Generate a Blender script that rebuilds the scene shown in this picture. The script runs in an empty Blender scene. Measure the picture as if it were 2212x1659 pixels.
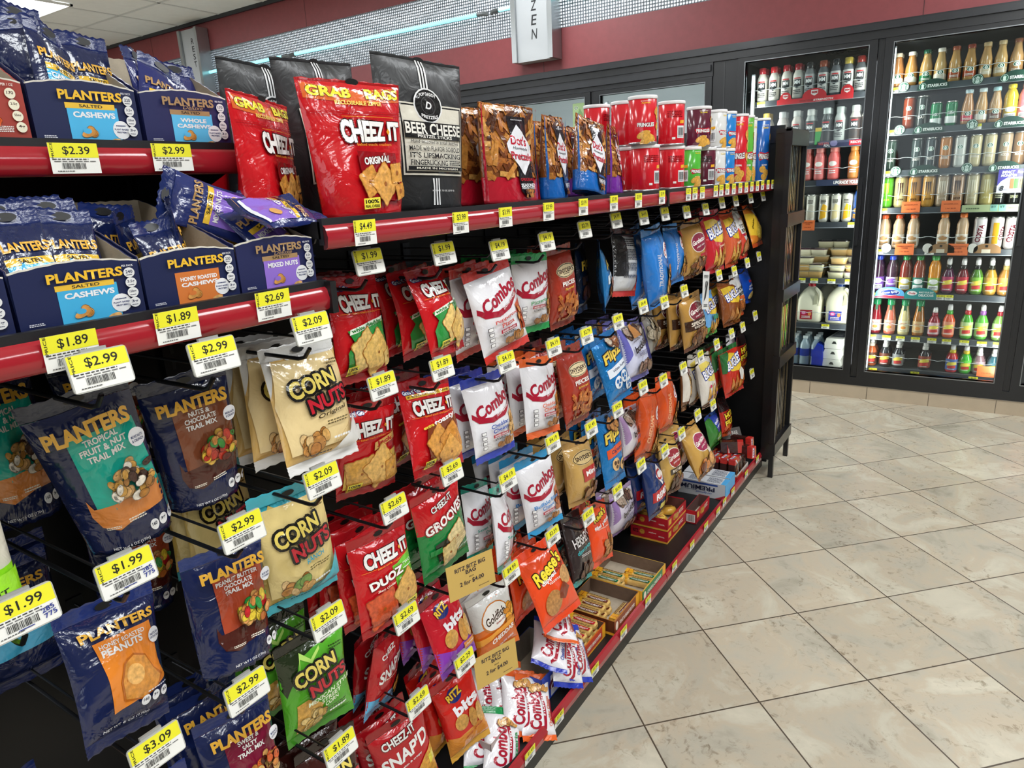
import bpy, math, random
from mathutils import Vector, Matrix
from mathutils.geometry import tessellate_polygon

# ---------------------------------------------------------------- camera, world, lights, exposure
sc = bpy.context.scene
COL = sc.collection
FPX, CX, CY, CAMZ = 1510.0, 1106.0, 829.5, 1.285          # focal length in pixels of the 2212x1659 frame
RM = Matrix(((0.83605435, 0.1099448, -0.53751769), (0.54647558, -0.25394731, 0.79804461), (-0.04876032, -0.96094896, -0.2723959)))
cam_d = bpy.data.cameras.new('camera'); cam_d.lens = FPX / 2212 * 36; cam_d.sensor_width = 36; cam_d.clip_start = 0.02
cam = bpy.data.objects.new('camera', cam_d); COL.objects.link(cam)
cam.matrix_world = Matrix(((RM[0][0], -RM[0][1], -RM[0][2], 0), (RM[1][0], -RM[1][1], -RM[1][2], 0), (RM[2][0], -RM[2][1], -RM[2][2], CAMZ), (0, 0, 0, 1)))
sc.camera = cam
sc.view_settings.view_transform = 'Standard'; sc.view_settings.look = 'None'
sc.view_settings.gamma = 1; sc.view_settings.use_curve_mapping = False
sc.view_settings.exposure = -0.32
world = bpy.data.worlds.new('world'); sc.world = world; world.use_nodes = True
world.node_tree.nodes['Background'].inputs[0].default_value = (0.93, 0.97, 1.0, 1)
world.node_tree.nodes['Background'].inputs[1].default_value = 0.6
CEIL = 2.865
TROFFERS = [(0.55, -1.9), (0.55, 0.1), (0.55, 2.1), (0.55, 3.5), (-2.5, 3.4), (2.6, -0.9), (2.6, 1.4), (-2.5, -0.6), (-2.5, 1.6), (-4.9, 0.4), (-4.9, 2.6), (-6.62, 2.72), (0.55, -4.2), (-7.3, 0.6)]
TROF_W, TROF_E = 25.0, 8.0
for k, (x, y) in enumerate(TROFFERS):
    ld = bpy.data.lights.new('troffer_light', 'AREA'); ld.shape = 'RECTANGLE'; ld.size = 0.56; ld.size_y = 1.16; ld.energy = TROF_W; ld.color = (0.96, 0.99, 1.0)
    lo = bpy.data.objects.new('troffer_light', ld); COL.objects.link(lo); lo.location = (x, y, CEIL - 0.03)

wl = bpy.data.lights.new('front_fill', 'AREA'); wl.shape = 'RECTANGLE'; wl.size = 11.5; wl.size_y = 1.7; wl.energy = 95; wl.color = (0.86, 0.94, 1.0)   # daylight added at the unseen shop front to brighten ceiling and fascia
wo = bpy.data.objects.new('front_fill', wl); COL.objects.link(wo); wo.location = (-2.5, -5.98, 1.65); wo.rotation_euler = (math.radians(94), 0, 0)

def px(x, y, ax, val):
    """world point where the line of sight through photo pixel (x, y) meets the plane axis=val"""
    d = RM @ Vector((x - CX, y - CY, FPX)); c = Vector((0, 0, CAMZ)); t = (val - c[ax]) / d[ax]
    return c + d * t

# ---------------------------------------------------------------- colours and materials
def lin(h):
    o = []
    for i in (0, 2, 4):
        c = int(h[i:i + 2], 16) / 255
        o.append(c / 12.92 if c <= 0.04045 else ((c + 0.055) / 1.055) ** 2.4)
    return (o[0], o[1], o[2], 1.0)
LC = {}
def C(h):
    if h not in LC: LC[h] = lin(h)
    return LC[h]

MATS = {}
def mat(name, rough=0.4, metal=0.0, coat=0.0, bump=0.0, bscale=40, attr=True, color=None, mottle=0.0, mscale=18, emit=None, es=0.0, spec=0.5, bdist=0.002, stretch=None, crumple=0.0):
    m = bpy.data.materials.new(name); m.use_nodes = True; nt = m.node_tree; N, L = nt.nodes, nt.links
    b = N['Principled BSDF']; b.inputs['Roughness'].default_value = rough; b.inputs['Metallic'].default_value = metal
    b.inputs['Specular IOR Level'].default_value = spec
    b.inputs['Coat Weight'].default_value = coat; b.inputs['Coat Roughness'].default_value = 0.06
    tc = N.new('ShaderNodeTexCoord'); src = None
    if attr:
        a = N.new('ShaderNodeAttribute'); a.attribute_name = 'Col'; src = a.outputs['Color']
    elif color:
        r = N.new('ShaderNodeRGB'); r.outputs[0].default_value = C(color); src = r.outputs[0]
    if mottle:
        nz = N.new('ShaderNodeTexNoise'); nz.inputs['Scale'].default_value = mscale; nz.inputs['Detail'].default_value = 5; L.new(tc.outputs['Object'], nz.inputs['Vector'])
        mr = N.new('ShaderNodeMapRange'); mr.inputs[1].default_value = 0.3; mr.inputs[2].default_value = 0.7; mr.inputs[3].default_value = 1 - mottle; mr.inputs[4].default_value = 1 + mottle * 0.5
        L.new(nz.outputs['Fac'], mr.inputs[0])
        mx = N.new('ShaderNodeVectorMath'); mx.operation = 'SCALE'; L.new(src, mx.inputs[0]); L.new(mr.outputs[0], mx.inputs['Scale']); src = mx.outputs[0]
    if src: L.new(src, b.inputs['Base Color'])
    if bump:
        mp = N.new('ShaderNodeMapping'); L.new(tc.outputs['Object'], mp.inputs[0])
        if stretch: mp.inputs['Scale'].default_value = stretch
        n2 = N.new('ShaderNodeTexNoise'); n2.inputs['Scale'].default_value = bscale; n2.inputs['Detail'].default_value = 3; n2.inputs['Distortion'].default_value = 1.2
        L.new(mp.outputs[0], n2.inputs['Vector'])
        bp = N.new('ShaderNodeBump'); bp.inputs['Strength'].default_value = bump; bp.inputs['Distance'].default_value = bdist
        L.new(n2.outputs['Fac'], bp.inputs['Height']); L.new(bp.outputs[0], b.inputs['Normal'])
        if crumple:
            vo = N.new('ShaderNodeTexVoronoi'); vo.feature = 'DISTANCE_TO_EDGE'; vo.inputs['Scale'].default_value = 20; n4 = N.new('ShaderNodeTexNoise'); n4.inputs['Scale'].default_value = 14
            ad = N.new('ShaderNodeVectorMath'); ad.operation = 'MULTIPLY_ADD'; ad.inputs[1].default_value = (.05, .05, .05); L.new(n4.outputs['Color'], ad.inputs[0]); L.new(mp.outputs[0], ad.inputs[2]); L.new(ad.outputs[0], vo.inputs['Vector'])
            b2 = N.new('ShaderNodeBump'); b2.inputs['Strength'].default_value = crumple; b2.inputs['Distance'].default_value = .004; L.new(vo.outputs['Distance'], b2.inputs['Height']); L.new(bp.outputs[0], b2.inputs['Normal']); bp = b2
            L.new(bp.outputs[0], b.inputs['Normal'])
        if coat: L.new(bp.outputs[0], b.inputs['Coat Normal'])
    if emit:
        b.inputs['Emission Color'].default_value = C(emit); b.inputs['Emission Strength'].default_value = es
    MATS[name] = m
    return m
mat('film', 0.17, 0, 0.5, 0.55, 20, bdist=0.007, crumple=0.10)
mat('print', 0.17, 0, 0.5, 0.55, 20, bdist=0.007, crumple=0.10)
mat('food', 0.26, 0, 0.5, 0.55, 20, mottle=0.35, mscale=160, bdist=0.007, crumple=0.10)
mat('foil', 0.14, 0.4, 0.5, 0.8, 20, bdist=0.008, crumple=0.25)
mat('matte_film', 0.42, 0, 0.1, 0.5, 26, bdist=0.004)
mat('paper', 0.5, 0, 0, 0.05, 60)
mat('card', 0.42, 0, 0.1, 0.06, 50, mottle=0.06)
mat('kraft', 0.8, 0, 0, 0.15, 180, mottle=0.12, mscale=60)
mat('plastic', 0.38, 0, 0, 0.03, 80)
mat('gloss', 0.16, 0, 0.3, 0.02, 50)
mat('black_metal', 0.42, 0.0, 0, 0.06, 220, mottle=0.15)
mat('frame_black', 0.3, 0.0, 0.1, 0.04, 150, mottle=0.15)
mat('wire', 0.3, 0.7, 0, 0.03, 90)
mat('metal', 0.28, 0.85, 0, 0.03, 90)
mat('liquid', 0.12, 0, 0.6, 0.0)
mat('led', attr=False, color='ffffff', emit='f4fbff', es=9.0)
mat('tube_glow', attr=False, color='c9ffff', emit='7ff2ff', es=1.5)
mat('diffuser', attr=False, color='ffffff', emit='f6fbff', es=TROF_E)
mat('fascia', 0.5, 0, 0, 0.05, 300, attr=False, color='7f383b', mottle=0.07, mscale=30)
mat('ceiling_tile', 0.9, 0, 0, 0.1, 300, attr=True, mottle=0.03)
mat('signface', 0.35, 0, 0.1, 0.0, attr=True)

def glass_mat(name, tint='f4f8f8', refl=1.0, trans=1.0):
    m = bpy.data.materials.new(name); m.use_nodes = True; N, L = m.node_tree.nodes, m.node_tree.links
    N.remove(N['Principled BSDF']); o = N['Material Output']
    t = N.new('ShaderNodeBsdfTransparent'); t.inputs[0].default_value = C(tint)
    g = N.new('ShaderNodeBsdfGlossy'); g.inputs['Roughness'].default_value = 0.03
    fr = N.new('ShaderNodeFresnel'); fr.inputs[0].default_value = 1.45
    mm = N.new('ShaderNodeMath'); mm.operation = 'MULTIPLY'; mm.inputs[1].default_value = refl; L.new(fr.outputs[0], mm.inputs[0])
    nz = N.new('ShaderNodeTexNoise'); nz.inputs['Scale'].default_value = 2.0
    bp = N.new('ShaderNodeBump'); bp.inputs['Strength'].default_value = 0.03; L.new(nz.outputs[0], bp.inputs['Height']); L.new(bp.outputs[0], g.inputs['Normal'])
    mx = N.new('ShaderNodeMixShader'); L.new(mm.outputs[0], mx.inputs[0]); L.new(t.outputs[0], mx.inputs[1]); L.new(g.outputs[0], mx.inputs[2]); L.new(mx.outputs[0], o.inputs[0])
    MATS[name] = m
glass_mat('door_glass', 'eef4f4', 0.9)
glass_mat('clear_plastic', 'e8efef', 1.6)

def floor_mat():
    m = bpy.data.materials.new('stone_tile'); m.use_nodes = True; N, L = m.node_tree.nodes, m.node_tree.links; b = N['Principled BSDF']
    tc = N.new('ShaderNodeTexCoord'); mp = N.new('ShaderNodeMapping'); mp.vector_type = 'POINT'
    L.new(tc.outputs['Object'], mp.inputs[0])
    mp.inputs['Rotation'].default_value = (0, 0, math.radians(45)); p = 0.309
    mp.inputs['Scale'].default_value = (1 / p, 1 / p, 1)
    a = math.radians(45); x0, y0 = -0.3387 / p, 1.5485 / p
    mp.inputs['Location'].default_value = (-(x0 * math.cos(a) - y0 * math.sin(a)) + 40, -(x0 * math.sin(a) + y0 * math.cos(a)) + 40, 0)
    fl = N.new('ShaderNodeVectorMath'); fl.operation = 'FLOOR'; L.new(mp.outputs[0], fl.inputs[0])
    fr = N.new('ShaderNodeVectorMath'); fr.operation = 'FRACTION'; L.new(mp.outputs[0], fr.inputs[0])
    wn = N.new('ShaderNodeTexWhiteNoise'); wn.noise_dimensions = '2D'; L.new(fl.outputs[0], wn.inputs['Vector'])
    sp = N.new('ShaderNodeSeparateXYZ'); L.new(fr.outputs[0], sp.inputs[0])
    def math_(op, *ins):
        n = N.new('ShaderNodeMath'); n.operation = op
        for i, v in enumerate(ins):
            if isinstance(v, (int, float)): n.inputs[i].default_value = v
            else: L.new(v, n.inputs[i])
        return n.outputs[0]
    def edge(s): return math_('MINIMUM', s, math_('SUBTRACT', 1.0, s))
    e = math_('MINIMUM', edge(sp.outputs[0]), edge(sp.outputs[1]))
    grout = math_('LESS_THAN', e, 0.0065)
    # each tile gets its own patch of the veining
    off = N.new('ShaderNodeVectorMath'); off.operation = 'MULTIPLY_ADD'; L.new(wn.outputs['Color'], off.inputs[0]); off.inputs[1].default_value = (37, 29, 0); L.new(mp.outputs[0], off.inputs[2])
    n1 = N.new('ShaderNodeTexNoise'); n1.inputs['Scale'].default_value = 1.3; n1.inputs['Detail'].default_value = 6; n1.inputs['Roughness'].default_value = 0.6; n1.inputs['Distortion'].default_value = 0.8; L.new(off.outputs[0], n1.inputs['Vector'])
    n2 = N.new('ShaderNodeTexNoise'); n2.inputs['Scale'].default_value = 13; n2.inputs['Detail'].default_value = 8; n2.inputs['Roughness'].default_value = 0.7; n2.inputs['Distortion'].default_value = 0.7; L.new(off.outputs[0], n2.inputs['Vector'])
    n3 = N.new('ShaderNodeTexNoise'); n3.inputs['Scale'].default_value = 2.2; n3.inputs['Detail'].default_value = 3; L.new(off.outputs[0], n3.inputs['Vector'])
    cr = N.new('ShaderNodeValToRGB'); e_ = cr.color_ramp.elements
    e_[0].position = 0.30; e_[0].color = C('a19b8a'); e_[1].position = 0.70; e_[1].color = C('d4ccb8')
    k = cr.color_ramp.elements.new(0.42); k.color = C('bab3a2'); k = cr.color_ramp.elements.new(0.52); k.color = C('c1b49e'); k = cr.color_ramp.elements.new(0.58); k.color = C('c7c0ad')
    L.new(n1.outputs['Fac'], cr.inputs[0])
    vr = N.new('ShaderNodeValToRGB'); v_ = vr.color_ramp.elements; v_[0].position = 0.34; v_[0].color = (0.5, 0.45, 0.38, 1); v_[1].position = 0.47; v_[1].color = (1, 1, 1, 1)
    L.new(n2.outputs['Fac'], vr.inputs[0])
    msk = N.new('ShaderNodeMapRange'); msk.inputs[1].default_value = 0.42; msk.inputs[2].default_value = 0.62; L.new(n3.outputs['Fac'], msk.inputs[0])
    mu = N.new('ShaderNodeMix'); mu.data_type = 'RGBA'; mu.blend_type = 'MULTIPLY'; L.new(msk.outputs[0], mu.inputs[0]); L.new(cr.outputs[0], mu.inputs[6]); L.new(vr.outputs[0], mu.inputs[7])
    tv = math_('MULTIPLY_ADD', wn.outputs['Value'], 0.16, 0.81)
    sv = N.new('ShaderNodeVectorMath'); sv.operation = 'SCALE'; L.new(mu.outputs[2], sv.inputs[0]); L.new(tv, sv.inputs['Scale'])
    gm = N.new('ShaderNodeMix'); gm.data_type = 'RGBA'; L.new(grout, gm.inputs[0]); L.new(sv.outputs[0], gm.inputs[6]); gm.inputs[7].default_value = C('4a4034')
    L.new(gm.outputs[2], b.inputs['Base Color'])
    b.inputs['Roughness'].default_value = 0.3; b.inputs['Specular IOR Level'].default_value = 0.4
    bp = N.new('ShaderNodeBump'); bp.inputs['Strength'].default_value = 0.12; bp.inputs['Distance'].default_value = 0.003; L.new(n2.outputs['Fac'], bp.inputs['Height']); L.new(bp.outputs[0], b.inputs['Normal'])
    MATS['stone_tile'] = m
floor_mat()

# ---------------------------------------------------------------- geometry collector
class G:
    def __init__(s): s.v = []; s.f = []; s.m = []; s.c = []; s.sm = []
    def add(s, vs, fs, m, c, sm=False):
        o = len(s.v); s.v += [tuple(p) for p in vs]; col = C(c) if isinstance(c, str) else c
        for f in fs: s.f.append([i + o for i in f]); s.m.append(m); s.c.append(col); s.sm.append(sm)
        return s
    def box(s, x0, y0, z0, x1, y1, z1, m='plastic', c='111111', M=None):
        vs = [Vector((x, y, z)) for x in (x0, x1) for y in (y0, y1) for z in (z0, z1)]
        if M: vs = [M @ v for v in vs]
        return s.add(vs, [(0, 1, 3, 2), (4, 6, 7, 5), (0, 4, 5, 1), (2, 3, 7, 6), (0, 2, 6, 4), (1, 5, 7, 3)], m, c)
    def tube(s, pts, r, m='wire', c='555555', n=7, cap=True):
        pts = [Vector(p) for p in pts]; vs = []; fs = []
        for i, p in enumerate(pts):
            d = (pts[min(i + 1, len(pts) - 1)] - pts[max(i - 1, 0)]).normalized()
            a = d.cross(Vector((0, 0, 1)));  a = a if a.length > 1e-3 else d.cross(Vector((1, 0, 0)))
            a.normalize(); b = d.cross(a)
            for k in range(n):
                t = 2 * math.pi * k / n; vs.append(p + (a * math.cos(t) + b * math.sin(t)) * r)
        for i in range(len(pts) - 1):
            for k in range(n):
                fs.append((i * n + k, i * n + (k + 1) % n, (i + 1) * n + (k + 1) % n, (i + 1) * n + k))
        if cap: fs += [tuple(range(n)), tuple(range((len(pts) - 1) * n, len(pts) * n))[::-1]]
        return s.add(vs, fs, m, c, True)
    def lathe(s, prof, m='plastic', c='ffffff', n=20, cx=0, cy=0, closed=True, sm=True, cols=None):
        vs = []; 
        for r, z in prof:
            for k in range(n):
                t = 2 * math.pi * k / n; vs.append((cx + r * math.cos(t), cy + r * math.sin(t), z))
        for i in range(len(prof) - 1):
            fs = [(i * n + k, i * n + (k + 1) % n, (i + 1) * n + (k + 1) % n, (i + 1) * n + k) for k in range(n)]
            if i == 0: s.add(vs, fs, m, cols[0] if cols else c, sm); base = len(s.v) - len(vs)
            else:
                col = C(cols[i] if cols else c)
                for f in fs: s.f.append([q + base for q in f]); s.m.append(m); s.c.append(col); s.sm.append(sm)
        if closed:
            for ring, rev in ((0, True), (len(prof) - 1, False)):
                f = [base + ring * n + k for k in range(n)]
                s.f.append(f[::-1] if rev else f); s.m.append(m); s.c.append(C(cols[0 if rev else -1] if cols else c)); s.sm.append(False)
        return s
    def prism(s, pts, axis, a, b, m='plastic', c='111111', M=None):
        """polygon pts (2D) extruded along axis from a to b"""
        def P(p, t):
            q = [p[0], p[1]]; q.insert(axis, t); v = Vector(q); return M @ v if M else v
        n = len(pts); vs = [P(p, a) for p in pts] + [P(p, b) for p in pts]
        tri = tessellate_polygon([[Vector((p[0], p[1], 0)) for p in pts]])
        fs = [tuple(t) for t in tri] + [tuple(i + n for i in t)[::-1] for t in tri] + [(i, (i + 1) % n, n + (i + 1) % n, n + i) for i in range(n)]
        return s.add(vs, fs, m, c)
    def mesh(s, name, ang=40):
        me = bpy.data.meshes.new(name); me.from_pydata(s.v, [], s.f)
        names = list(dict.fromkeys(s.m))
        for n in names: me.materials.append(MATS[n])
        ix = {n: i for i, n in enumerate(names)}
        me.polygons.foreach_set('material_index', [ix[n] for n in s.m])
        me.polygons.foreach_set('use_smooth', s.sm)
        at = me.color_attributes.new('Col', 'FLOAT_COLOR', 'CORNER'); buf = []
        for f, c in zip(s.f, s.c): buf += list(c) * len(f)
        at.data.foreach_set('color', buf)
        me.update()
        return me
    def build(s, name, parent=None, loc=None, rot=None):
        return obj(name, s.mesh(name), parent, loc, rot)

def obj(name, me, parent=None, loc=None, rot=None):
    o = bpy.data.objects.new(name, me); COL.objects.link(o)
    if parent: o.parent = parent
    if loc is not None: o.location = loc
    if rot is not None: o.rotation_euler = rot
    return o
def tag(o, label=None, cat=None, group=None, kind=None):
    if label: o['label'] = label
    if cat: o['category'] = cat
    if group: o['group'] = group
    if kind: o['kind'] = kind
    return o
def thing(name, label, cat, loc=(0, 0, 0), rot=None, group=None):
    return tag(obj(name, None, None, loc, rot), label, cat, group)
def copy_tree(o, parent=None):
    c = o.copy(); COL.objects.link(c)
    if parent: c.parent = parent
    for ch in list(o.children): copy_tree(ch, c)
    return c
def struct(g, name, **k): return tag(g.build(name, **k), kind='structure')
ORD = ['first', 'second', 'third', 'fourth', 'fifth', 'sixth', 'seventh', 'eighth', 'ninth', 'tenth', 'eleventh', 'twelfth', 'thirteenth', 'fourteenth', 'fifteenth', 'sixteenth', 'seventeenth', 'eighteenth', 'nineteenth', 'twentieth', 'twenty first', 'twenty second', 'twenty third', 'twenty fourth']

# ---------------------------------------------------------------- printed graphics, laid onto a surface P(u, v, lift)
TXT = {}
def text_tris(s, bold=0.0, shear=0.0):
    k = (s, bold, shear)
    if k not in TXT:
        d = bpy.data.curves.new('t', 'FONT'); d.body = s; d.offset = bold; d.shear = shear; d.resolution_u = 3; d.fill_mode = 'FRONT'
        o = bpy.data.objects.new('t', d); me = o.to_mesh()
        vs = [(v.co.x, v.co.y) for v in me.vertices]; me.calc_loop_triangles(); ts = [tuple(t.vertices) for t in me.loop_triangles]
        o.to_mesh_clear(); bpy.data.objects.remove(o); bpy.data.curves.remove(d)
        xs = [p[0] for p in vs] or [0]; ys = [p[1] for p in vs] or [0]
        x0, x1, y0, y1 = min(xs), max(xs), min(ys), max(ys); w = max(x1 - x0, 1e-4); h = max(y1 - y0, 1e-4)
        TXT[k] = ([((x - x0) / w - 0.5, (y - y0) / h - 0.5) for x, y in vs], ts)
    return TXT[k]
def split(vs, ts, w, h, lim):
    """split triangles until no edge is longer than lim metres, so that they follow a curved surface"""
    vs = list(vs); out = []; st = list(ts); mid = {}
    while st:
        a, b, c = st.pop(); best = 0
        for i, j, k in ((a, b, c), (b, c, a), (c, a, b)):
            l = ((vs[i][0] - vs[j][0]) * w) ** 2 + ((vs[i][1] - vs[j][1]) * h) ** 2
            if l > best: best = l; e = (i, j, k)
        if best <= lim * lim: out.append((a, b, c)); continue
        i, j, k = e; q = (min(i, j), max(i, j))
        if q not in mid: vs.append(((vs[i][0] + vs[j][0]) / 2, (vs[i][1] + vs[j][1]) / 2)); mid[q] = len(vs) - 1
        m = mid[q]; st += [(i, m, k), (m, j, k)]
    return vs, out
def emit(g, prints, w, h, P, m='print', lim=0.0065, lift=0.0008, step=0.00028):
    lay = [0]
    def put(vs, ts, c, mm=None):
        v2, t2 = split(vs, ts, w, h, lim); L = lift + step * lay[0]
        v2 = [(min(max(a, 0.001), 0.999), min(max(b, 0.001), 0.999)) for a, b in v2]
        g.add([P(a, b, L) for a, b in v2], t2, mm or m, c, True)
    def poly(pts, c, mm=None):
        put(pts, [tuple(t) for t in tessellate_polygon([[Vector((p[0] * w, p[1] * h, 0)) for p in pts]])], c, mm)
    def place(pts, cu, cv, rot):
        a = math.radians(rot); ca, sa = math.cos(a), math.sin(a)
        return [(cu + (x * ca - y * sa) / w, cv + (x * sa + y * ca) / h) for x, y in pts]
    def ell(c, cu, cv, ru, rv, rot=0, mm=None, n=18, jit=0, rr=None):
        pts = []
        for k in range(n):
            t = 2 * math.pi * k / n; q = 1 + (rr.uniform(-jit, jit) if rr else 0); pts.append((ru * w * math.cos(t) * q, rv * h * math.sin(t) * q))
        poly(place(pts, cu, cv, rot), c, mm)
    for e in prints:
        k = e[0]
        if k == 'r': poly([(e[2], e[3]), (e[4], e[3]), (e[4], e[5]), (e[2], e[5])], e[1])
        elif k == 'p': poly(e[2], e[1])
        elif k == 'fp': poly(e[2], e[1], 'food')
        elif k == 'e': ell(*e[1:])
        elif k == 't':
            c, s, cu, cv, wd, ht = e[1:7]; rot = e[7] if len(e) > 7 else 0; o = e[8] if len(e) > 8 else {}
            vs, ts = text_tris(s, o.get('b', 0.018), o.get('i', 0.0))
            ar = o.get('arc', 0); tp = o.get('taper', 0)
            vs = [(x * wd * w, (y * (1 + tp * x) + ar * (x * x * 4 - 1)) * ht * h) for x, y in vs]
            if 'oc' in o:
                ow = o.get('ow', 0.12) * ht * h
                for q in range(8):
                    a = q * math.pi / 4; put(place([(x + ow * math.cos(a), y + ow * math.sin(a)) for x, y in vs], cu, cv, rot), ts, o['oc'])
                lay[0] += 1
            put(place(vs, cu, cv, rot), ts, c)
        elif k == 's':                                    # square scalloped cracker
            c, cu, cv, sz, rot = e[1:6]; s2 = sz * w / 2; ed = e[6] if len(e) > 6 else 'b8742a'
            pts = []
            for sx, sy, dx, dy in ((-1, -1, 1, 0), (1, -1, 0, 1), (1, 1, -1, 0), (-1, 1, 0, -1)):
                for q in range(8):
                    b_ = 1 + (0.03 if q % 2 else -0.02); pts.append(((sx + dx * q / 4) * s2 * b_, (sy + dy * q / 4) * s2 * b_))
            poly(place([(x * 1.05, y * 1.05) for x, y in pts], cu, cv, rot), ed, 'food'); lay[0] += 1
            poly(place(pts, cu, cv, rot), c, 'food'); lay[0] += 1
            ell('9a5a20', cu, cv, 0.02, 0.02 * w / h)
        elif k == 'n':                                    # a heap of nuts, crackers or candies
            pal, cu, cv, ru, rv, n, sz, seed = e[1:9]; rr = random.Random(seed)
            for q in range(n):
                t = rr.uniform(0, 6.283); d = math.sqrt(rr.random()); x = cu + ru * d * math.cos(t); y = cv + rv * d * math.sin(t)
                a = sz * rr.uniform(0.75, 1.2); asp = rr.uniform(0.55, 0.95); ro = rr.uniform(0, 180); cc = rr.choice(pal)
                dk = tuple(v * 0.35 for v in C(cc)[:3]) + (1,)
                ell(dk, x, y, a * 1.1, a * asp * 1.16 * w / h, ro, 'food', 12); lay[0] += 0.4
                ell(cc, x, y, a, a * asp * w / h, ro, 'food', 12, 0.06, rr); lay[0] += 0.4
        elif k == 'st':                                   # a thicket of sticks
            pal, u0, v0, u1, v1, n, ln, th, seed = e[1:10]; rr = random.Random(seed)
            for q in range(n):
                a = rr.uniform(0, 180); L2 = ln * w / 2 * rr.uniform(0.7, 1.2); t2 = th * w / 2
                cu, cv = rr.uniform(u0, u1), rr.uniform(v0, v1); ca, sa = abs(math.cos(math.radians(a))), abs(math.sin(math.radians(a)))
                L2 = min(L2, max(t2, min(cu - u0, u1 - cu) * w / max(ca, 0.05) + t2), max(t2, min(cv - v0, v1 - cv) * h / max(sa, 0.05) + t2))
                poly(place([(-L2, -t2), (L2, -t2), (L2, t2), (-L2, t2)], cu, cv, a), rr.choice(pal), 'food')
                if q % 6 == 0: lay[0] += 0.5
        elif k == 'b':                                    # bar code
            cu, cv, wd, ht = e[1:5]; rr = random.Random(3); x = cu - wd / 2
            while x < cu + wd / 2:
                a = wd * rr.choice((0.012, 0.02, 0.03)); poly([(x, cv - ht / 2), (x + a, cv - ht / 2), (x + a, cv + ht / 2), (x, cv + ht / 2)], '333333'); x += a + wd * rr.choice((0.014, 0.02, 0.03))
        elif k == 'x':                                    # lines of small print
            c, cu, cv, wd, ht, n = e[1:7]; rr = random.Random(n + int(cu * 100))
            for q in range(n):
                y = cv + ht / 2 - (q + 0.5) * ht / n; x = cu - wd / 2; x1 = cu + wd / 2 * rr.uniform(0.75, 1)
                while x < x1:
                    a = wd * rr.uniform(0.06, 0.16); poly([(x, y - ht / n * 0.28), (min(x + a, x1), y - ht / n * 0.28), (min(x + a, x1), y + ht / n * 0.28), (x, y + ht / n * 0.28)], c); x += a + wd * 0.03
        lay[0] += 1
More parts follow.
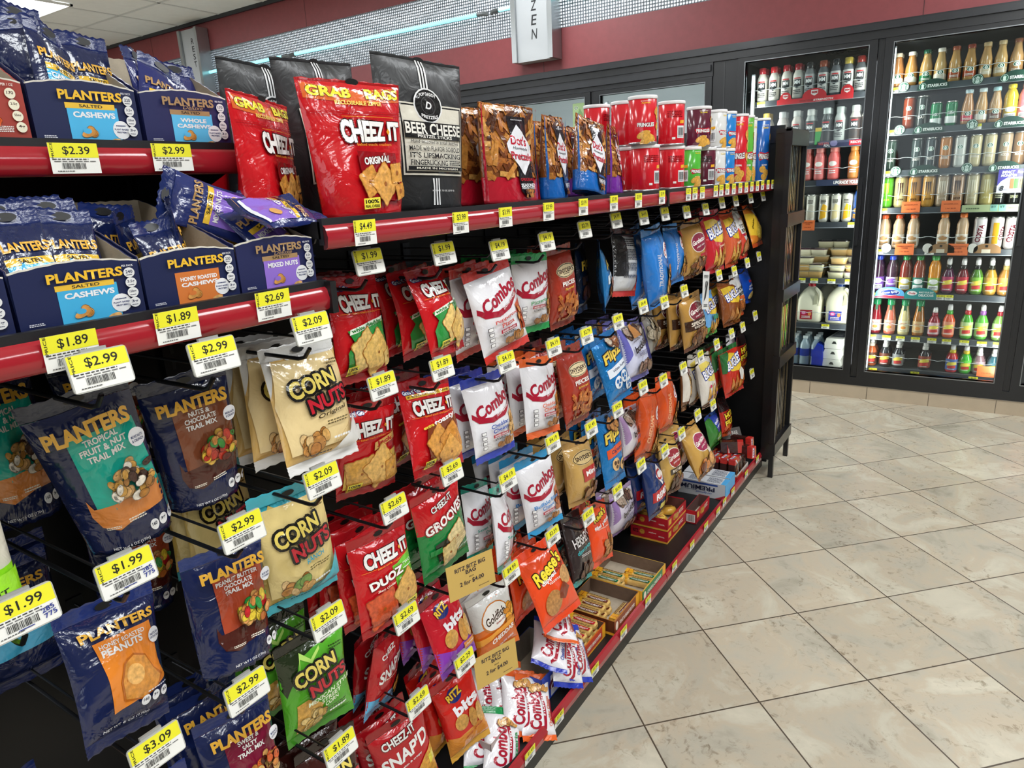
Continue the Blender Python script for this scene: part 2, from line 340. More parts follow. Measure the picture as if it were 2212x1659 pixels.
# ---------------------------------------------------------------- film bags
NU, NV = 18, 26
KINDS = dict(pillow=dict(pu=2.4, ts=.105, bs=.085, back=.75, sk=.9), pouch=dict(pu=3.0, ts=.10, bs=.0, back=1.0, sk=.5), gusset=dict(pu=5.0, ts=.10, bs=.07, back=.95, sk=.85), stick=dict(pu=2.2, ts=.13, bs=.10, back=.9, sk=1.0))
DES = {}
def bag_mesh(key, w, h, T, kind, top, body, bot, prints=(), bands=(), seed=1, m='film', rough=1.0, twist=0.0, hole=True, taper=0.0):
    """meshes of one bag: body with its print, top seal, bottom seal. origin = middle of the top edge, +X = front, z downwards"""
    K = KINDS[kind]; ts, bs = K['ts'], K['bs']; r = random.Random(seed); stand = kind in ('pouch', 'grab')
    cre = [(r.uniform(0, 1), r.uniform(.1, .9), r.uniform(-1.2, 1.2), r.uniform(.02, .05), r.uniform(-1, 1) * .0028) for _ in range(7)]
    ph = [r.uniform(0, 6.28) for _ in range(4)]; fq = r.choice((5, 6, 7))
    def prof(u, v):
        t = (v - bs) / (1 - ts - bs)
        if t <= 0 and bs > 0 or t >= 1: return 0
        t = min(max(t, 0), 1)
        if stand: pv = (1 - t ** 1.6) ** 0.6
        else: pv = math.sin(math.pi * t ** K['sk']) ** 0.55
        q = abs(2 * u - 1)
        return pv * max(0, 1 - q ** K['pu']) ** 0.6
    def dz(u, v):
        t = min(max((v - bs) / (1 - ts - bs), 0), 1); q = prof(u, v)
        if q <= 0: return 0
        d = 0
        for a, b, s, wd, am in cre:
            x = ((u - a) + s * (v - b)) / math.hypot(1, s); d += am * math.exp(-abs(x) / wd)
        pl = .0013 * math.sin(fq * 6.28 * u + ph[0]) * (math.exp(-t / .1) + math.exp(-(1 - t) / .12)) + .0016 * math.sin(5 * v + 4 * u + ph[1])
        return (d + pl) * rough * min(1, q * 2)
    us = [0.5 - 0.5 * math.cos(math.pi * i / NU) * (0.55 + 0.45 * abs(math.cos(math.pi * i / NU))) for i in range(NU + 1)]
    us = [(x - us[0]) / (us[-1] - us[0]) for x in us]
    v0, v1 = bs, 1 - ts
    vs_ = [v0 + (v1 - v0) * j / NV for j in range(NV + 1)]
    H = [[T * prof(u, v) + dz(u, v) for v in vs_] for u in us]
    def hgt(u, v):
        v = min(max(v, v0), v1); j = min(int((v - v0) / (v1 - v0) * NV), NV - 1); fv = (v - vs_[j]) / (vs_[j + 1] - vs_[j])
        i = 0
        while i < NU - 1 and us[i + 1] < u: i += 1
        fu = (u - us[i]) / (us[i + 1] - us[i])
        return (H[i][j] * (1 - fu) + H[i + 1][j] * fu) * (1 - fv) + (H[i][j + 1] * (1 - fu) + H[i + 1][j + 1] * fu) * fv
    def wid(v):
        t = min(max((v - bs) / (1 - ts - bs), 0), 1)
        return (w * (1 - .055 * math.sin(math.pi * t)) if not stand else w * (1 - .03 * (1 - t))) * (1 - taper * (1 - v))
    def sway(u, v): return .0035 * math.sin(3.1 * v + ph[2]) + .003 * math.sin(2.2 * u * 3 + ph[3]) * (v if bs == 0 else abs(2 * v - 1)) + twist * (u - .5) * (v - .5)
    def P(u, v, k): return (hgt(u, v) + k + sway(u, v), (u - .5) * wid(v), -(1 - v) * h)
    def PB(u, v, k): return (-hgt(1 - u, v) * K['back'] * .8 - k + sway(1 - u, v), -(u - .5) * wid(v), -(1 - v) * h)
    def colat(v):
        for a, c in bands:
            if v < a: return c
        return body
    g = G(); n1 = NV + 1
    fr = [P(u, v, 0) for u in us for v in vs_]; bk = [(-H[i][j] * K['back'] * .8 + sway(us[i], vs_[j]), fr[i * n1 + j][1], fr[i * n1 + j][2]) for i in range(NU + 1) for j in range(n1)]
    for j in range(NV):
        cc = colat((vs_[j] + vs_[j + 1]) / 2)
        idx = [i * n1 + q for i in range(NU + 1) for q in (j, j + 1)]
        pass
    g.v = fr + bk; o = len(fr)
    for i in range(NU):
        for j in range(NV):
            cc = C(colat((vs_[j] + vs_[j + 1]) / 2)); a, b, c_, d = i * n1 + j, (i + 1) * n1 + j, (i + 1) * n1 + j + 1, i * n1 + j + 1
            g.f += [[a, b, c_, d], [o + d, o + c_, o + b, o + a]]; g.m += [m, m]; g.c += [cc, cc]; g.sm += [True, True]
    if bs == 0:                                          # flat base of a stand-up pouch
        for i in range(NU):
            a, b = i * n1, (i + 1) * n1; g.f.append([b, a, o + a, o + b]); g.m.append(m); g.c.append(C(colat(0.01))); g.sm.append(False)
    emit(g, prints, w, h, P, 'print')
    DES[key] = dict(w=w, h=h)
    out = {'': g.mesh(key)}
    def seal(va, vb, col, nm, holed):
        q = G(); nn = 14; ridges = max(6, int((vb - va) * h / .0022))
        P2 = lambda u, v, k: (sway(u, min(max(v, v0), v1)) + k + (.0005 if int((v - va) / (vb - va) * ridges) % 2 else -.0005) + (hgt(u, v) if va < v0 < vb and False else 0), (u - .5) * wid(v), -(1 - v) * h)
        vs2 = [va + (vb - va) * j / ridges for j in range(ridges + 1)]
        pts = []
        for j, v in enumerate(vs2):
            for i in range(nn + 1):
                x, y, z = P2(i / nn, v, 0); x = sway(i / nn, v) + (.0006 if j % 2 else -.0006)
                if j == (ridges if vb > .9 else 0): z += (.0009 if i % 2 else -.0009)
                pts.append((x, y, z))
        fs = [(j * (nn + 1) + i, j * (nn + 1) + i + 1, (j + 1) * (nn + 1) + i + 1, (j + 1) * (nn + 1) + i) for j in range(ridges) for i in range(nn)]
        q.add(pts, fs, m, col, True)
        if holed:
            vc = (va + vb) / 2; ry = .0045
            q.add([(sway(.5, vc) + s * .0014, .011 * math.cos(t * math.pi / 7), -(1 - vc) * h + ry * math.sin(t * math.pi / 7)) for s in (1,) for t in range(14)], [tuple(range(14))], 'plastic', '0a0a0a')
        return q.mesh(nm)
    out['top_seal'] = seal(1 - ts, 1, top, key + '_top', hole)
    if bs > 0: out['bottom_seal'] = seal(0, bs, bot, key + '_bottom', False)
    return out
BAGM = {}
def bag(key, name, label, cat, pose, group=None, alt=None):
    """one bag in the scene: pose = X, Y, Z of its top middle, yaw, pitch, roll in degrees"""
    ms = BAGM[key]
    X, Y, Z, ya, pi_, ro = pose
    o = obj(name, ms['']); tag(o, label, cat, group)
    o.matrix_world = Matrix.Translation((X, Y, Z)) @ Matrix.Rotation(math.radians(ya), 4, 'Z') @ Matrix.Rotation(math.radians(pi_), 4, 'Y') @ Matrix.Rotation(math.radians(ro), 4, 'X')
    for nm in ('top_seal', 'bottom_seal'):
        if nm in ms: obj(nm, ms[nm], o)
    return o

# ---- graphics of each product family
NAVY = '131e48'; GOLD = 'e2ab3c'; WHT = 'ece9e6'
NUTS = ['c98a3e', 'b87430', 'dba95a', 'a8642a', 'e0b878', 'd9b06a']
def cal_box(u, v, n=3, d=.115, top='160'):
    o = []
    for i in range(n): o += [('e', 'e8e8ea', u + i * d, v, .052, .036), ('t', '1b2440', (top, '3g', '55')[i % 3], u + i * d, v + .006, .06, .022)]
    return o
def planters(lines, pan, gnd, pal, tcol=WHT, brand=GOLD):
    o = [('p', pan, [(.27, .76), (.93, .76), (1, .30), (.27, .30)]), ('p', gnd, [(.2, .40), (.24, .33), (1, .35), (1, .2), (.7, .21), (.4, .16), (.24, .2), (.19, .28)])]
    for i, s in enumerate(lines): o.append(('t', tcol, s, .58, .715 - i * .046, .043 * len(s), .036, 0, {'b': .03}))
    o += [('n', pal, .72, .44, .24, .095, 52, .06, 5 + len(lines)), ('e', 'e9e9ee', .90, .67, .085, .055), ('t', '26346a', 'MORE NUTS', .90, .675, .12, .016), ('t', '26346a', '& CRUNCH', .90, .653, .12, .016),
          ('x', 'e8e0d0', .35, .235, .16, .022, 2), ('x', 'e8e0d0', .62, .25, .2, .03, 2), ('t', 'd8d8dc', 'NET WT 6 OZ (170g)', .45, .085, .42, .026), ('t', brand, 'PLANTERS', .5, .82, .80, .09, 0, {'b': .045, 'taper': .05})]
    return o + cal_box(.76, .155)
def cornnuts(bg2, top, fl, flc, small, heap):
    o = [('p', bg2, [(.08, .88), (.92, .88), (1, .55), (.95, .15), (.05, .15), (0, .55)])] if bg2 else []
    o += [('n', heap, .36, .2, .17, .07, 14, .075, len(fl)), ('t', 'e9d267', 'CORN', .46, .66, .62, .135, 8, {'b': .035, 'oc': '141210', 'ow': .16, 'taper': -.15}), ('e', '141210', .37, .63, .03, .02),
          ('t', 'c01f30', 'NUTS', .62, .515, .60, .12, 8, {'b': .035, 'oc': '141210', 'ow': .16})]
    for i, s in enumerate(fl): o.append(('t', flc, s, .62, .405 - i * .05, .055 * len(s), .042, 6, {'i': .15, 'b': .025}))
    return o + [('x', small, .68, .40 - len(fl) * .05 - .02, .34, .04, 2), ('x', 'eeeeee', .72, .2, .3, .03, 1), ('x', '3a3020', .4, .115, .3, .018, 1), ('x', small, .8, .80, .22, .05, 2)]
def zigzag(c, x0, x1, y0, y1, n=12, th=.018):
    o = []
    for i in range(n):
        a, b = i / n, (i + .5) / n; o.append(('p', c, [(x0 + (x1 - x0) * a, y0 + (y1 - y0) * a), (x0 + (x1 - x0) * b + th, y0 + (y1 - y0) * b + th), (x0 + (x1 - x0) * (a + .85 / n), y0 + (y1 - y0) * (a + .85 / n))]))
    return o
RED = 'c3151d'; CRK = 'dd9a45'; CRL = 'ecc777'
def cheez(v=.735, sub=True, ht=.15):
    o = [('t', 'f2efec', 'CHEEZ', .42, v, .56, ht, 0, {'b': .05, 'oc': '3a0c0c', 'ow': .05, 'taper': -.22}), ('t', 'f2efec', 'IT', .855, v, .17, ht * .85, 0, {'b': .05, 'oc': '3a0c0c', 'ow': .05}), ('p', 'e09a2c', [(.725, v), (.75, v + .022), (.775, v), (.75, v - .022)])]
    if sub: o += [('r', 'e58a2a', .08, v - ht * .62, .28, v - ht * .62 + .004), ('r', 'e58a2a', .74, v - ht * .62, .94, v - ht * .62 + .004), ('t', 'e58a2a', 'baked snack crackers', .51, v - ht * .62, .44, .02)]
    return o
def real(u=.2, v=.13): return [('p', 'efe04a', [(u - .11, v - .04), (u + .1, v - .035), (u + .11, v + .045), (u - .1, v + .04)]), ('t', '1c1a10', '100%', u, v + .016, .17, .028, 0, {'b': .03}), ('t', '1c1a10', 'REAL CHEESE', u, v - .018, .18, .02)]
GNG = [('t', 'f0f0f4', "Grab n' Go", .26, .885, .36, .04, 0, {'oc': '1d2f7c', 'ow': .2, 'b': .03})]
CMR = 'a3162f'
def combos(fl, flc, food):
    o = [('t', CMR, 'Combos', .52, .665, .88, .16, 14, {'b': .035, 'taper': .12, 'i': .1}),
         ('p', CMR, [(.03, .60), (.12, .535), (.35, .505), (.62, .535), (.95, .665), (.95, .61), (.66, .475), (.36, .44), (.1, .475), (.02, .54)]), ('t', 'f2eef0', 'STUFFED SNACKS', .68, .555, .42, .03, 17, {'b': .025}),
         ('p', food[0], [(.78, .49), (.97, .55), (.99, .2), (.8, .2)]), ('n', food, .86, .33, .1, .12, 12, .05, len(fl[0])), ('n', ['b4773a', 'c98c4c', 'a5672c'], .6, .15, .2, .035, 9, .06, 3)]
    for i, s in enumerate(fl): o.append(('t', flc, s, .46, .405 - i * .058, .058 * len(s), .048, 4, {'b': .022}))
    y = .395 - len(fl) * .058
    return o + [('r', CMR, .28, y - .018, .64, y + .02), ('t', 'f2eef0', 'BAKED SNACK', .46, y, .3, .022), ('x', '444044', .46, y - .04, .3, .03, 2)] + [e for i in range(4) for e in (('r', '4a4648', .06, .33 - i * .055, .14, .37 - i * .055), ('r', 'eceaea', .068, .335 - i * .055, .132, .365 - i * .055))]
def snyder(bodyc, word, wc, foodp):
    return [('e', 'e6d3a8', .5, .70, .36, .085), ('e', '3a1c10', .5, .70, .35, .078), ('e', 'e6d3a8', .5, .70, .335, .07), ('t', '3a1c10', "SNYDER'S", .5, .705, .60, .055, 0, {'b': .025}), ('x', '3a1c10', .5, .665, .3, .014, 1), ('t', wc, word, .5, .55, .52, .055, 0, {'b': .035}),
            ('t', 'e8b43c', 'flavored', .5, .485, .4, .03, 0, {'i': .2}), ('st', foodp, .12, .1, .88, .42, 46, .28, .06, len(word))]
PZ = ['a8551f', 'c4702c', '8d4015', 'd99048']
def mk(key, w, h, T, kind, top, body, bot, prints, **k): BAGM[key] = bag_mesh(key, w, h, T, kind, top, body, bot, prints, seed=sum(map(ord, key)) % 97 + 1, **k)

pouchk = dict(m='film', rough=1.4, taper=.14)
TM = ['c98a3e', 'e2b878', 'a8642a', '5a2a18', 'd8c8a0', 'd9a050']
mk('tropical', .112, .22, .022, 'pouch', '2a2f42', NAVY, NAVY, planters(['TROPICAL', 'FRUIT & NUT', 'TRAIL MIX'], '1fb09c', 'dd8740', ['d6a04a', 'e0b878', 'b07838', 'f0e6d4', '4a3028', 'd9a868']), **pouchk)
mk('nutchoc', .112, .185, .022, 'pouch', '1a2240', NAVY, NAVY, planters(['NUTS &', 'CHOCOLATE', 'TRAIL MIX'], '83492f', '4c2018', ['d08a40', 'e0b050', '6a2a20', 'd9622c', '3f8a3a', 'c23a2a', 'e8c040']), **pouchk)
mk('pbchoc', .124, .165, .022, 'pouch', '24356c', NAVY, NAVY, planters(['PEANUT BUTTER', 'CHOCOLATE', 'TRAIL MIX'], 'a8452a', '4a1d16', ['d68a44', 'e0a860', 'c9702e', 'c8262a', '2f9a44', 'e8c83c', 'dd9a54']), **pouchk)
mk('sweetsalty', .114, .17, .022, 'pouch', '1d2a5c', NAVY, NAVY, planters(['SWEET &', 'SALTY', 'TRAIL MIX'], '7a1634', 'd9932e', ['d68a44', 'e0a860', '5a2418', 'e2b468', 'd9602c']), **pouchk)
mk('honeypeanut', .122, .162, .02, 'pillow', '1a2b66', NAVY, NAVY, [('p', 'e8872c', [(.22, .74), (.86, .74), (.9, .4), (.98, .3), (.3, .22)]), ('t', WHT, 'HONEY ROASTED', .52, .70, .5, .03, 0, {'b': .02}), ('t', WHT, 'PEANUTS', .50, .655, .46, .05, 0, {'b': .035}),
    ('p', 'b8641c', [(.40, .28), (.38, .42), (.44, .54), (.56, .585), (.70, .54), (.78, .42), (.90, .34), (.80, .27), (.60, .24)]), ('fp', 'dd9440', [(.42, .29), (.40, .42), (.455, .53), (.56, .57), (.69, .53), (.765, .42), (.86, .34), (.79, .28), (.60, .25)]), ('e', 'ecb468', .54, .44, .09, .075, 20, 'food'), ('e', 'ececf0', .88, .63, .085, .055), ('t', '26346a', 'NUTS OF', .88, .64, .12, .017), ('t', '26346a', 'DISTINCTION', .88, .617, .14, .015), ('x', 'd8d8e0', .8, .275, .3, .015, 1), ('t', GOLD, 'PLANTERS', .52, .80, .78, .065, 0, {'b': .035}), ('t', 'd8d8dc', 'NET WT 6 OZ (170g)', .42, .13, .5, .025)] + cal_box(.62, .225, 3, .12), taper=.16)
mk('cashewbag', .125, .18, .02, 'pillow', '1a2b66', NAVY, NAVY, [('r', '46b2e0', .25, .3, .9, .7), ('r', GOLD, .25, .66, .9, .72), ('t', WHT, 'CASHEWS', .55, .58, .5, .06), ('t', GOLD, 'PLANTERS', .52, .80, .78, .065, 0, {'b': .035})])
mk('lime', .12, .19, .022, 'pouch', 'd8d2c0', 'e2dccb', '9be32a', [('n', ['b9a0a8', 'd8c890', 'a88a9a', 'c4b070'], .5, .55, .4, .16, 40, .09, 2), ('r', '9be32a', 0, .0, 1, .34), ('t', '20300c', 'PLANT', .72, .24, .34, .035), ('t', '20300c', 'PROTEIN', .72, .19, .42, .035)], bands=[(.34, '9be32a')])
KER = ['d8a55c', 'c88a44', 'e6c084', 'b87838']
mk('cornorig', .13, .18, .02, 'pillow', 'dcdbd8', 'd9b067', 'e0dedb', [('p', 'dddbd8', [(0, .9), (1, .9), (.9, .85), (.48, .77), (.3, .9), (.12, .9), (0, .62)])] + zigzag('b98a4a', .46, .98, .79, .89) + cornnuts('e9cf98', 0, ['Original'], '4a3a20', '6a5a38', KER) + [('p', 'dedcd9', [(.98, .12), (1, .4), (.82, .2), (.5, .09), (.9, .085)])] + zigzag('b98a4a', .5, .97, .1, .38))
mk('cornranch', .122, .185, .02, 'pillow', '3fb0c2', 'd3b25c', '3fb0c2', [('p', '3fb0c2', [(0, .9), (1, .9), (.9, .86), (.5, .78), (.25, .9), (0, .70)])] + zigzag('6a6030', .5, .98, .79, .88) + cornnuts('e2ca86', 0, ['RANCH'], '2a9ab4', '6a5a28', KER + ['7aa04a']) + [('p', '3fb0c2', [(.98, .12), (1, .38), (.8, .18), (.4, .09), (.9, .085)])])
mk('cornstreet', .122, .17, .02, 'pillow', '14170f', '56a92c', '3c8a1c', [('p', '1c2a12', [(0, .9), (1, .9), (.7, .88), (.3, .8), (.05, .5), (0, .6)]), ('p', 'b8e070', [(.16, .55), (.2, .55), (.32, .86), (.45, .76), (.6, .84), (.6, .81), (.45, .72), (.31, .80)]), ('fp', 'd2a04a', [(.12, .12), (.36, .1), (.52, .3), (.3, .42), (.14, .4)])] + cornnuts(None, 0, ['MEXICAN STYLE', 'STREET', 'CORN'], 'dfeac8', '274a12', ['d8b060', 'c89a44', 'e8c880']))
mk('cornbbq', .122, .17, .02, 'pillow', '241412', '3c1712', '3a1510', [('p', 'e8a08a', [(.06, .4), (.1, .4), (.24, .8), (.36, .6), (.5, .82), (.62, .6), (.62, .56), (.5, .75), (.36, .53), (.24, .72)]), ('p', 'f0c0a8', [(.2, .35), (.24, .35), (.36, .62), (.48, .44), (.6, .66), (.6, .61), (.48, .38), (.36, .55)])] + cornnuts(None, 0, ['BBQ'], 'e0a080', 'c08870', KER))
WCH = GNG + cheez(.745) + [('p', '2a8c3c', [(.12, .50), (.9, .56), (.88, .44), (.96, .3), (.9, .14), (.14, .12), (.1, .3), (.2, .4)]), ('p', 'e6ecdc', [(.14, .46), (.86, .55), (.88, .60), (.16, .51)]), ('t', '2a7c38', 'white', .3, .505, .26, .035, 7, {'b': .03}), ('t', '2a7c38', 'cheddar', .65, .545, .38, .042, 7, {'b': .03})]
mk('chz_wc1', .13, .17, .019, 'pillow', 'a5141c', RED, 'a5141c', WCH + [('s', CRL, .42, .3, .42, 30), ('s', 'e8bd68', .66, .26, .44, 40), ('s', 'ecc777', .9, .2, .2, 20)] + real())
mk('chz_wc2', .128, .158, .019, 'pillow', 'a5141c', RED, 'a5141c', WCH + [('s', CRL, .5, .33, .36, 35), ('s', 'e8bd68', .7, .26, .4, 40)] + real(.3))
mk('chz_jack', .13, .165, .019, 'pillow', 'a5141c', RED, 'a5141c', GNG + cheez(.72) + [('p', 'd9a65a', [(.5, .49), (.92, .56), (.9, .63), (.52, .57)]), ('t', 'b02020', 'Jack', .71, .56, .32, .06, 6, {'b': .04}), ('p', 'd8b048', [(.06, .34), (.95, .46), (.95, .15), (.06, .12)]), ('s', 'e0a850', .3, .27, .42, 10), ('s', 'eab864', .62, .3, .46, 38), ('s', 'dfa348', .85, .24, .3, 8)] + real(.22))
mk('chz_toasty', .136, .172, .019, 'pillow', '9c131b', RED, 'a5141c', [('t', 'f0f0f4', "Grab n' Go", .24, .885, .34, .04, 0, {'oc': '1d2f7c', 'ow': .2, 'b': .03}), ('r', 'e3b53c', .1, .815, .95, .855), ('t', '3a1408', '#1 REQUESTED CHEEZ-IT FLAVOR!', .52, .835, .8, .026)] + cheez(.705) + [('p', '7d3a1c', [(.28, .50), (.9, .56), (.98, .3), (.9, .12), (.3, .12), (.22, .34)]), ('t', 'e8d44c', 'extra', .3, .505, .2, .03, 8, {'b': .03}), ('t', 'f2efec', 'toasty', .64, .54, .46, .065, 10, {'b': .035}), ('s', CRK, .46, .32, .36, 40), ('s', 'd78f38', .72, .3, .38, 30), ('s', 'e2a450', .68, .18, .36, 45)] + real(.26, .115))
mk('chz_duoz', .138, .172, .02, 'pillow', 'a5141c', RED, 'a5141c', [('p', '74c53c', [(.54, .60), (1, .67), (1, .12), (.6, .12)])] + cheez(.74, True, .15) + [('t', 'f2efec', 'DUOZ', .42, .52, .55, .085, 7, {'b': .045, 'oc': '7a0e12', 'ow': .08}), ('t', 'e8f4d8', 'TWO', .80, .58, .2, .03), ('x', 'e8f4d8', .8, .54, .22, .02, 1), ('t', 'f6e8d8', 'Sharp Cheddar', .38, .435, .3, .03, 5, {'i': .3}), ('t', 'dcf0c8', 'Parmesan', .74, .46, .3, .03, 5, {'i': .3}), ('s', 'd0542c', .3, .24, .4, 12, 'a03a1c'), ('s', 'e0ac58', .74, .3, .42, 38)] + real(.82, .13))
mk('grooves', .14, .172, .02, 'pillow', 'a5141c', '147a38', '0f6a30', [('r', RED, 0, .56, 1, .9), ('p', '147a38', [(0, .42), (1, .55), (1, .67), (0, .52)]), ('t', 'f2efec', 'CHEEZ-IT', .5, .80, .5, .065, 5, {'b': .03, 'oc': '5a0c0c', 'ow': .1}), ('t', 'f2efec', 'GROOVES', .52, .635, .86, .11, 10, {'b': .035, 'oc': '8a1018', 'ow': .12}), ('p', '20241c', [(.2, .40), (.8, .48), (.92, .3), (.6, .14), (.24, .2)]), ('s', 'e8d39a', .66, .36, .36, 25), ('s', 'e0c684', .46, .24, .28, 10), ('r', '147a38', .1, .3, .3, .36), ('t', 'f2efec', 'SHARP WHITE', .8, .2, .3, .025)] + [('r', 'c9a868', .5 + .02 * i, .30 + .03 * i, .80 + .02 * i, .306 + .03 * i) for i in range(4)])
mk('snapd_a', .12, .15, .02, 'pillow', '9c131b', 'b5161f', '58aeda', [('r', '58aeda', 0, .085, 1, .26), ('t', 'f2efec', 'CHEEZ', .4, .78, .5, .06, 10, {'b': .03}), ('t', 'f2efec', "SNAP'D", .5, .58, .84, .15, 12, {'b': .03, 'i': .15}), ('x', 'f0e0d0', .52, .47, .5, .02, 1), ('e', 'b03020', .34, .24, .13, .06), ('n', ['d99a3c', 'e8b450'], .82, .3, .12, .1, 10, .08, 2)])
mk('snapd_b', .122, .18, .02, 'pillow', '9c131b', 'b81620', 'b81620', [('t', 'f2efec', 'CHEEZ-IT', .46, .80, .6, .09, 6, {'b': .03, 'oc': '5a0c0c', 'ow': .08}), ('t', 'f2efec', "SNAP'D", .5, .62, .88, .16, 10, {'b': .03, 'i': .15, 'taper': .2}), ('t', 'f2efec', 'cheesy, thin & crispy', .45, .48, .6, .03, 8), ('fp', 'e0a038', [(.55, .3), (.8, .45), (.98, .5), (.98, .1), (.6, .1)]), ('p', 'efe04a', [(.84, .4), (.97, .42), (.97, .3), (.86, .28)])])
mk('bits_purple', .122, .155, .02, 'pillow', '8a1020', 'c4182a', '7d3aa8', [('p', '8a3fb0', [(0, .085), (1, .085), (1, .4), (.8, .3), (.4, .25), (0, .36)]), ('e', '1d2c74', .4, .78, .17, .09), ('t', 'eec63c', 'RITZ', .4, .80, .34, .085, 14, {'b': .04, 'oc': '6a1020', 'ow': .08}), ('t', 'f4eff4', 'bits', .58, .61, .56, .14, 12, {'b': .045}), ('e', 'd09a4a', .36, .42, .17, .11, 0, 'food'), ('e', 'c98f3e', .70, .42, .12, .15, 0, 'food'), ('e', 'dba85a', .86, .43, .1, .15, 0, 'food'), ('r', 'd9873a', .62, .17, .99, .26), ('t', 'f2e0c8', 'cheese', .8, .215, .3, .03)])
mk('bits_spicy', .105, .18, .02, 'pillow', 'b5161f', 'cf2018', 'd9a03c', [('p', 'd98a34', [(0, .085), (1, .085), (1, .36), (.5, .28), (0, .34)]), ('e', '1d2c74', .42, .78, .17, .08), ('t', 'eec63c', 'RITZ', .42, .795, .36, .08, 12, {'b': .04, 'oc': '6a1020', 'ow': .08}), ('t', 'f4eff4', 'bits', .6, .63, .62, .13, 10, {'b': .045}), ('e', 'd09a4a', .38, .46, .17, .09, 0, 'food'), ('e', 'c98f3e', .66, .43, .1, .13, 0, 'food'), ('e', 'dba85a', .85, .43, .1, .13, 0, 'food'), ('t', 'b54a18', 'spicy queso', .62, .27, .5, .04, 8, {'i': .2})], bands=[(.3, 'dba24a')])
mk('goldfish', .118, .165, .021, 'pillow', 'd8d6d2', 'e2701f', 'e2701f', [('r', 'dcdad6', 0, .62, 1, .9), ('p', 'dcdad6', [(0, .5), (1, .66), (1, .72), (0, .62)]), ('e', 'c8742a', .5, .62, .34, .2, 15), ('e', 'f0ece6', .5, .63, .31, .175, 15), ('t', '3a1c10', 'Goldfish', .5, .63, .5, .12, 12, {'i': .2, 'b': .02}), ('t', 'a33018', 'BAKED', .6, .54, .25, .025, 10), ('n', ['eda02c', 'f2b444', 'd98a20'], .85, .58, .12, .12, 10, .09, 3), ('p', 'f0a030', [(0, .4), (.4, .44), (1, .5), (1, .42), (.4, .38), (0, .3)]), ('t', 'f6efe4', 'CHEDDAR', .58, .34, .6, .07, 10, {'b': .035, 'i': .15}), ('t', 'f6efe4', '100% REAL CHEESE', .64, .21, .38, .035, 8)])
CF = dict(cmb_pep=('c8352c', ['Pepperoni', 'Pizza'], 'c03a2c', ['c4562c', 'd98a4a', 'a83a1c']), cmb_pizzeria=('1f9a4c', ['Pizzeria'], '2a8a4c', ['b4743a', 'c98c4c']), cmb_cheddar=('2c3fae', ['Cheddar', 'Cheese'], '2a4ca0', ['d99a48', 'e0ac60']), cmb_orange=('e2632a', ['Cheddar', 'Cheese'], 'd0582a', ['c98a3c', 'b4743a']), cmb_buffalo=('2f97cf', ['Buffalo Blue', 'Cheese'], '2a7cc0', ['b4643a', 'a5522c']), cmb_teal_a=('1f8a76', ['Seven Layer', 'Dip'], '2a8a7c', ['c98a3c']), cmb_teal_b=('2a9a86', ['Seven Layer', 'Dip'], '2a8a7c', ['c98a3c']))
for k, (w, h) in dict(cmb_pep=(.156, .178), cmb_pizzeria=(.145, .172), cmb_cheddar=(.15, .172), cmb_orange=(.143, .18), cmb_buffalo=(.132, .185), cmb_teal_a=(.118, .165), cmb_teal_b=(.112, .18)).items():
    mk(k, w, h, .021, 'pillow', CF[k][0], 'e6e4e8', CF[k][0], combos(CF[k][1], CF[k][2], CF[k][3]))
def combos_small(fl, flc, food):
    return [('t', CMR, 'Combos', .36, .46, .95, .24, 90, {'b': .035, 'taper': .12, 'i': .1}), ('p', CMR, [(.5, .12), (.6, .2), (.62, .5), (.5, .84), (.6, .86), (.72, .5), (.68, .16), (.56, .1)]), ('t', 'f2eef0', 'STUFFED', .64, .5, .5, .05, 86, {'b': .025}), ('t', flc, fl, .82, .42, .7, .07, 90, {'b': .022}), ('r', CMR, .89, .25, .95, .6), ('n', food, .62, .78, .3, .07, 14, .08, 4)]
for k, c, fl, flc in (('cmb_small', 'e2632a', 'Cheddar Cheese', 'd0582a'), ('cmb_small_blue', '2438a8', 'Cheddar Cheese', '2a4ca0'), ('cmb_small_green', '148a48', 'Pizzeria', '2a8a4c')):
    mk(k, .092, .145, .018, 'pillow', c, 'e6e4e8', c, combos_small(fl, flc, ['d99a48', 'e0ac60', 'c98c4c']), hole=False)
mk('reese_dip', .152, .188, .02, 'pillow', 'e2441c', 'e54a1e', 'e2441c', [('t', 'f0d83a', "Reese's", .5, .69, .76, .17, 14, {'b': .035, 'oc': '3a1a0c', 'ow': .09, 'i': .2}), ('t', 'f2efec', 'dipped', .42, .565, .38, .07, 10, {'b': .03}), ('t', '4a1c10', 'CRACKERS', .74, .62, .3, .035, 14), ('x', 'f2e0d0', .55, .51, .36, .03, 2), ('e', 'c9965a', .8, .5, .16, .11, 20, 'food'), ('e', 'b8824a', .34, .28, .2, .14, 30, 'food'), ('p', '7d3a24', [(.5, .36), (.68, .44), (.78, .34), (.6, .24), (.48, .28)])])
mk('reese_fill', .14, .168, .02, 'pillow', 'e2441c', 'e54a1e', 'e2441c', [('t', 'f0d83a', "Reese's", .5, .80, .7, .1, 8, {'b': .035, 'oc': '3a1a0c', 'ow': .12, 'i': .2}), ('t', 'f2efec', 'filled pretzels', .5, .66, .8, .07, 8, {'b': .03}), ('x', 'f2e0d0', .5, .6, .6, .02, 1), ('n', ['c98a4a', 'd9a468', 'b5743a'], .62, .3, .24, .14, 14, .12, 3)])
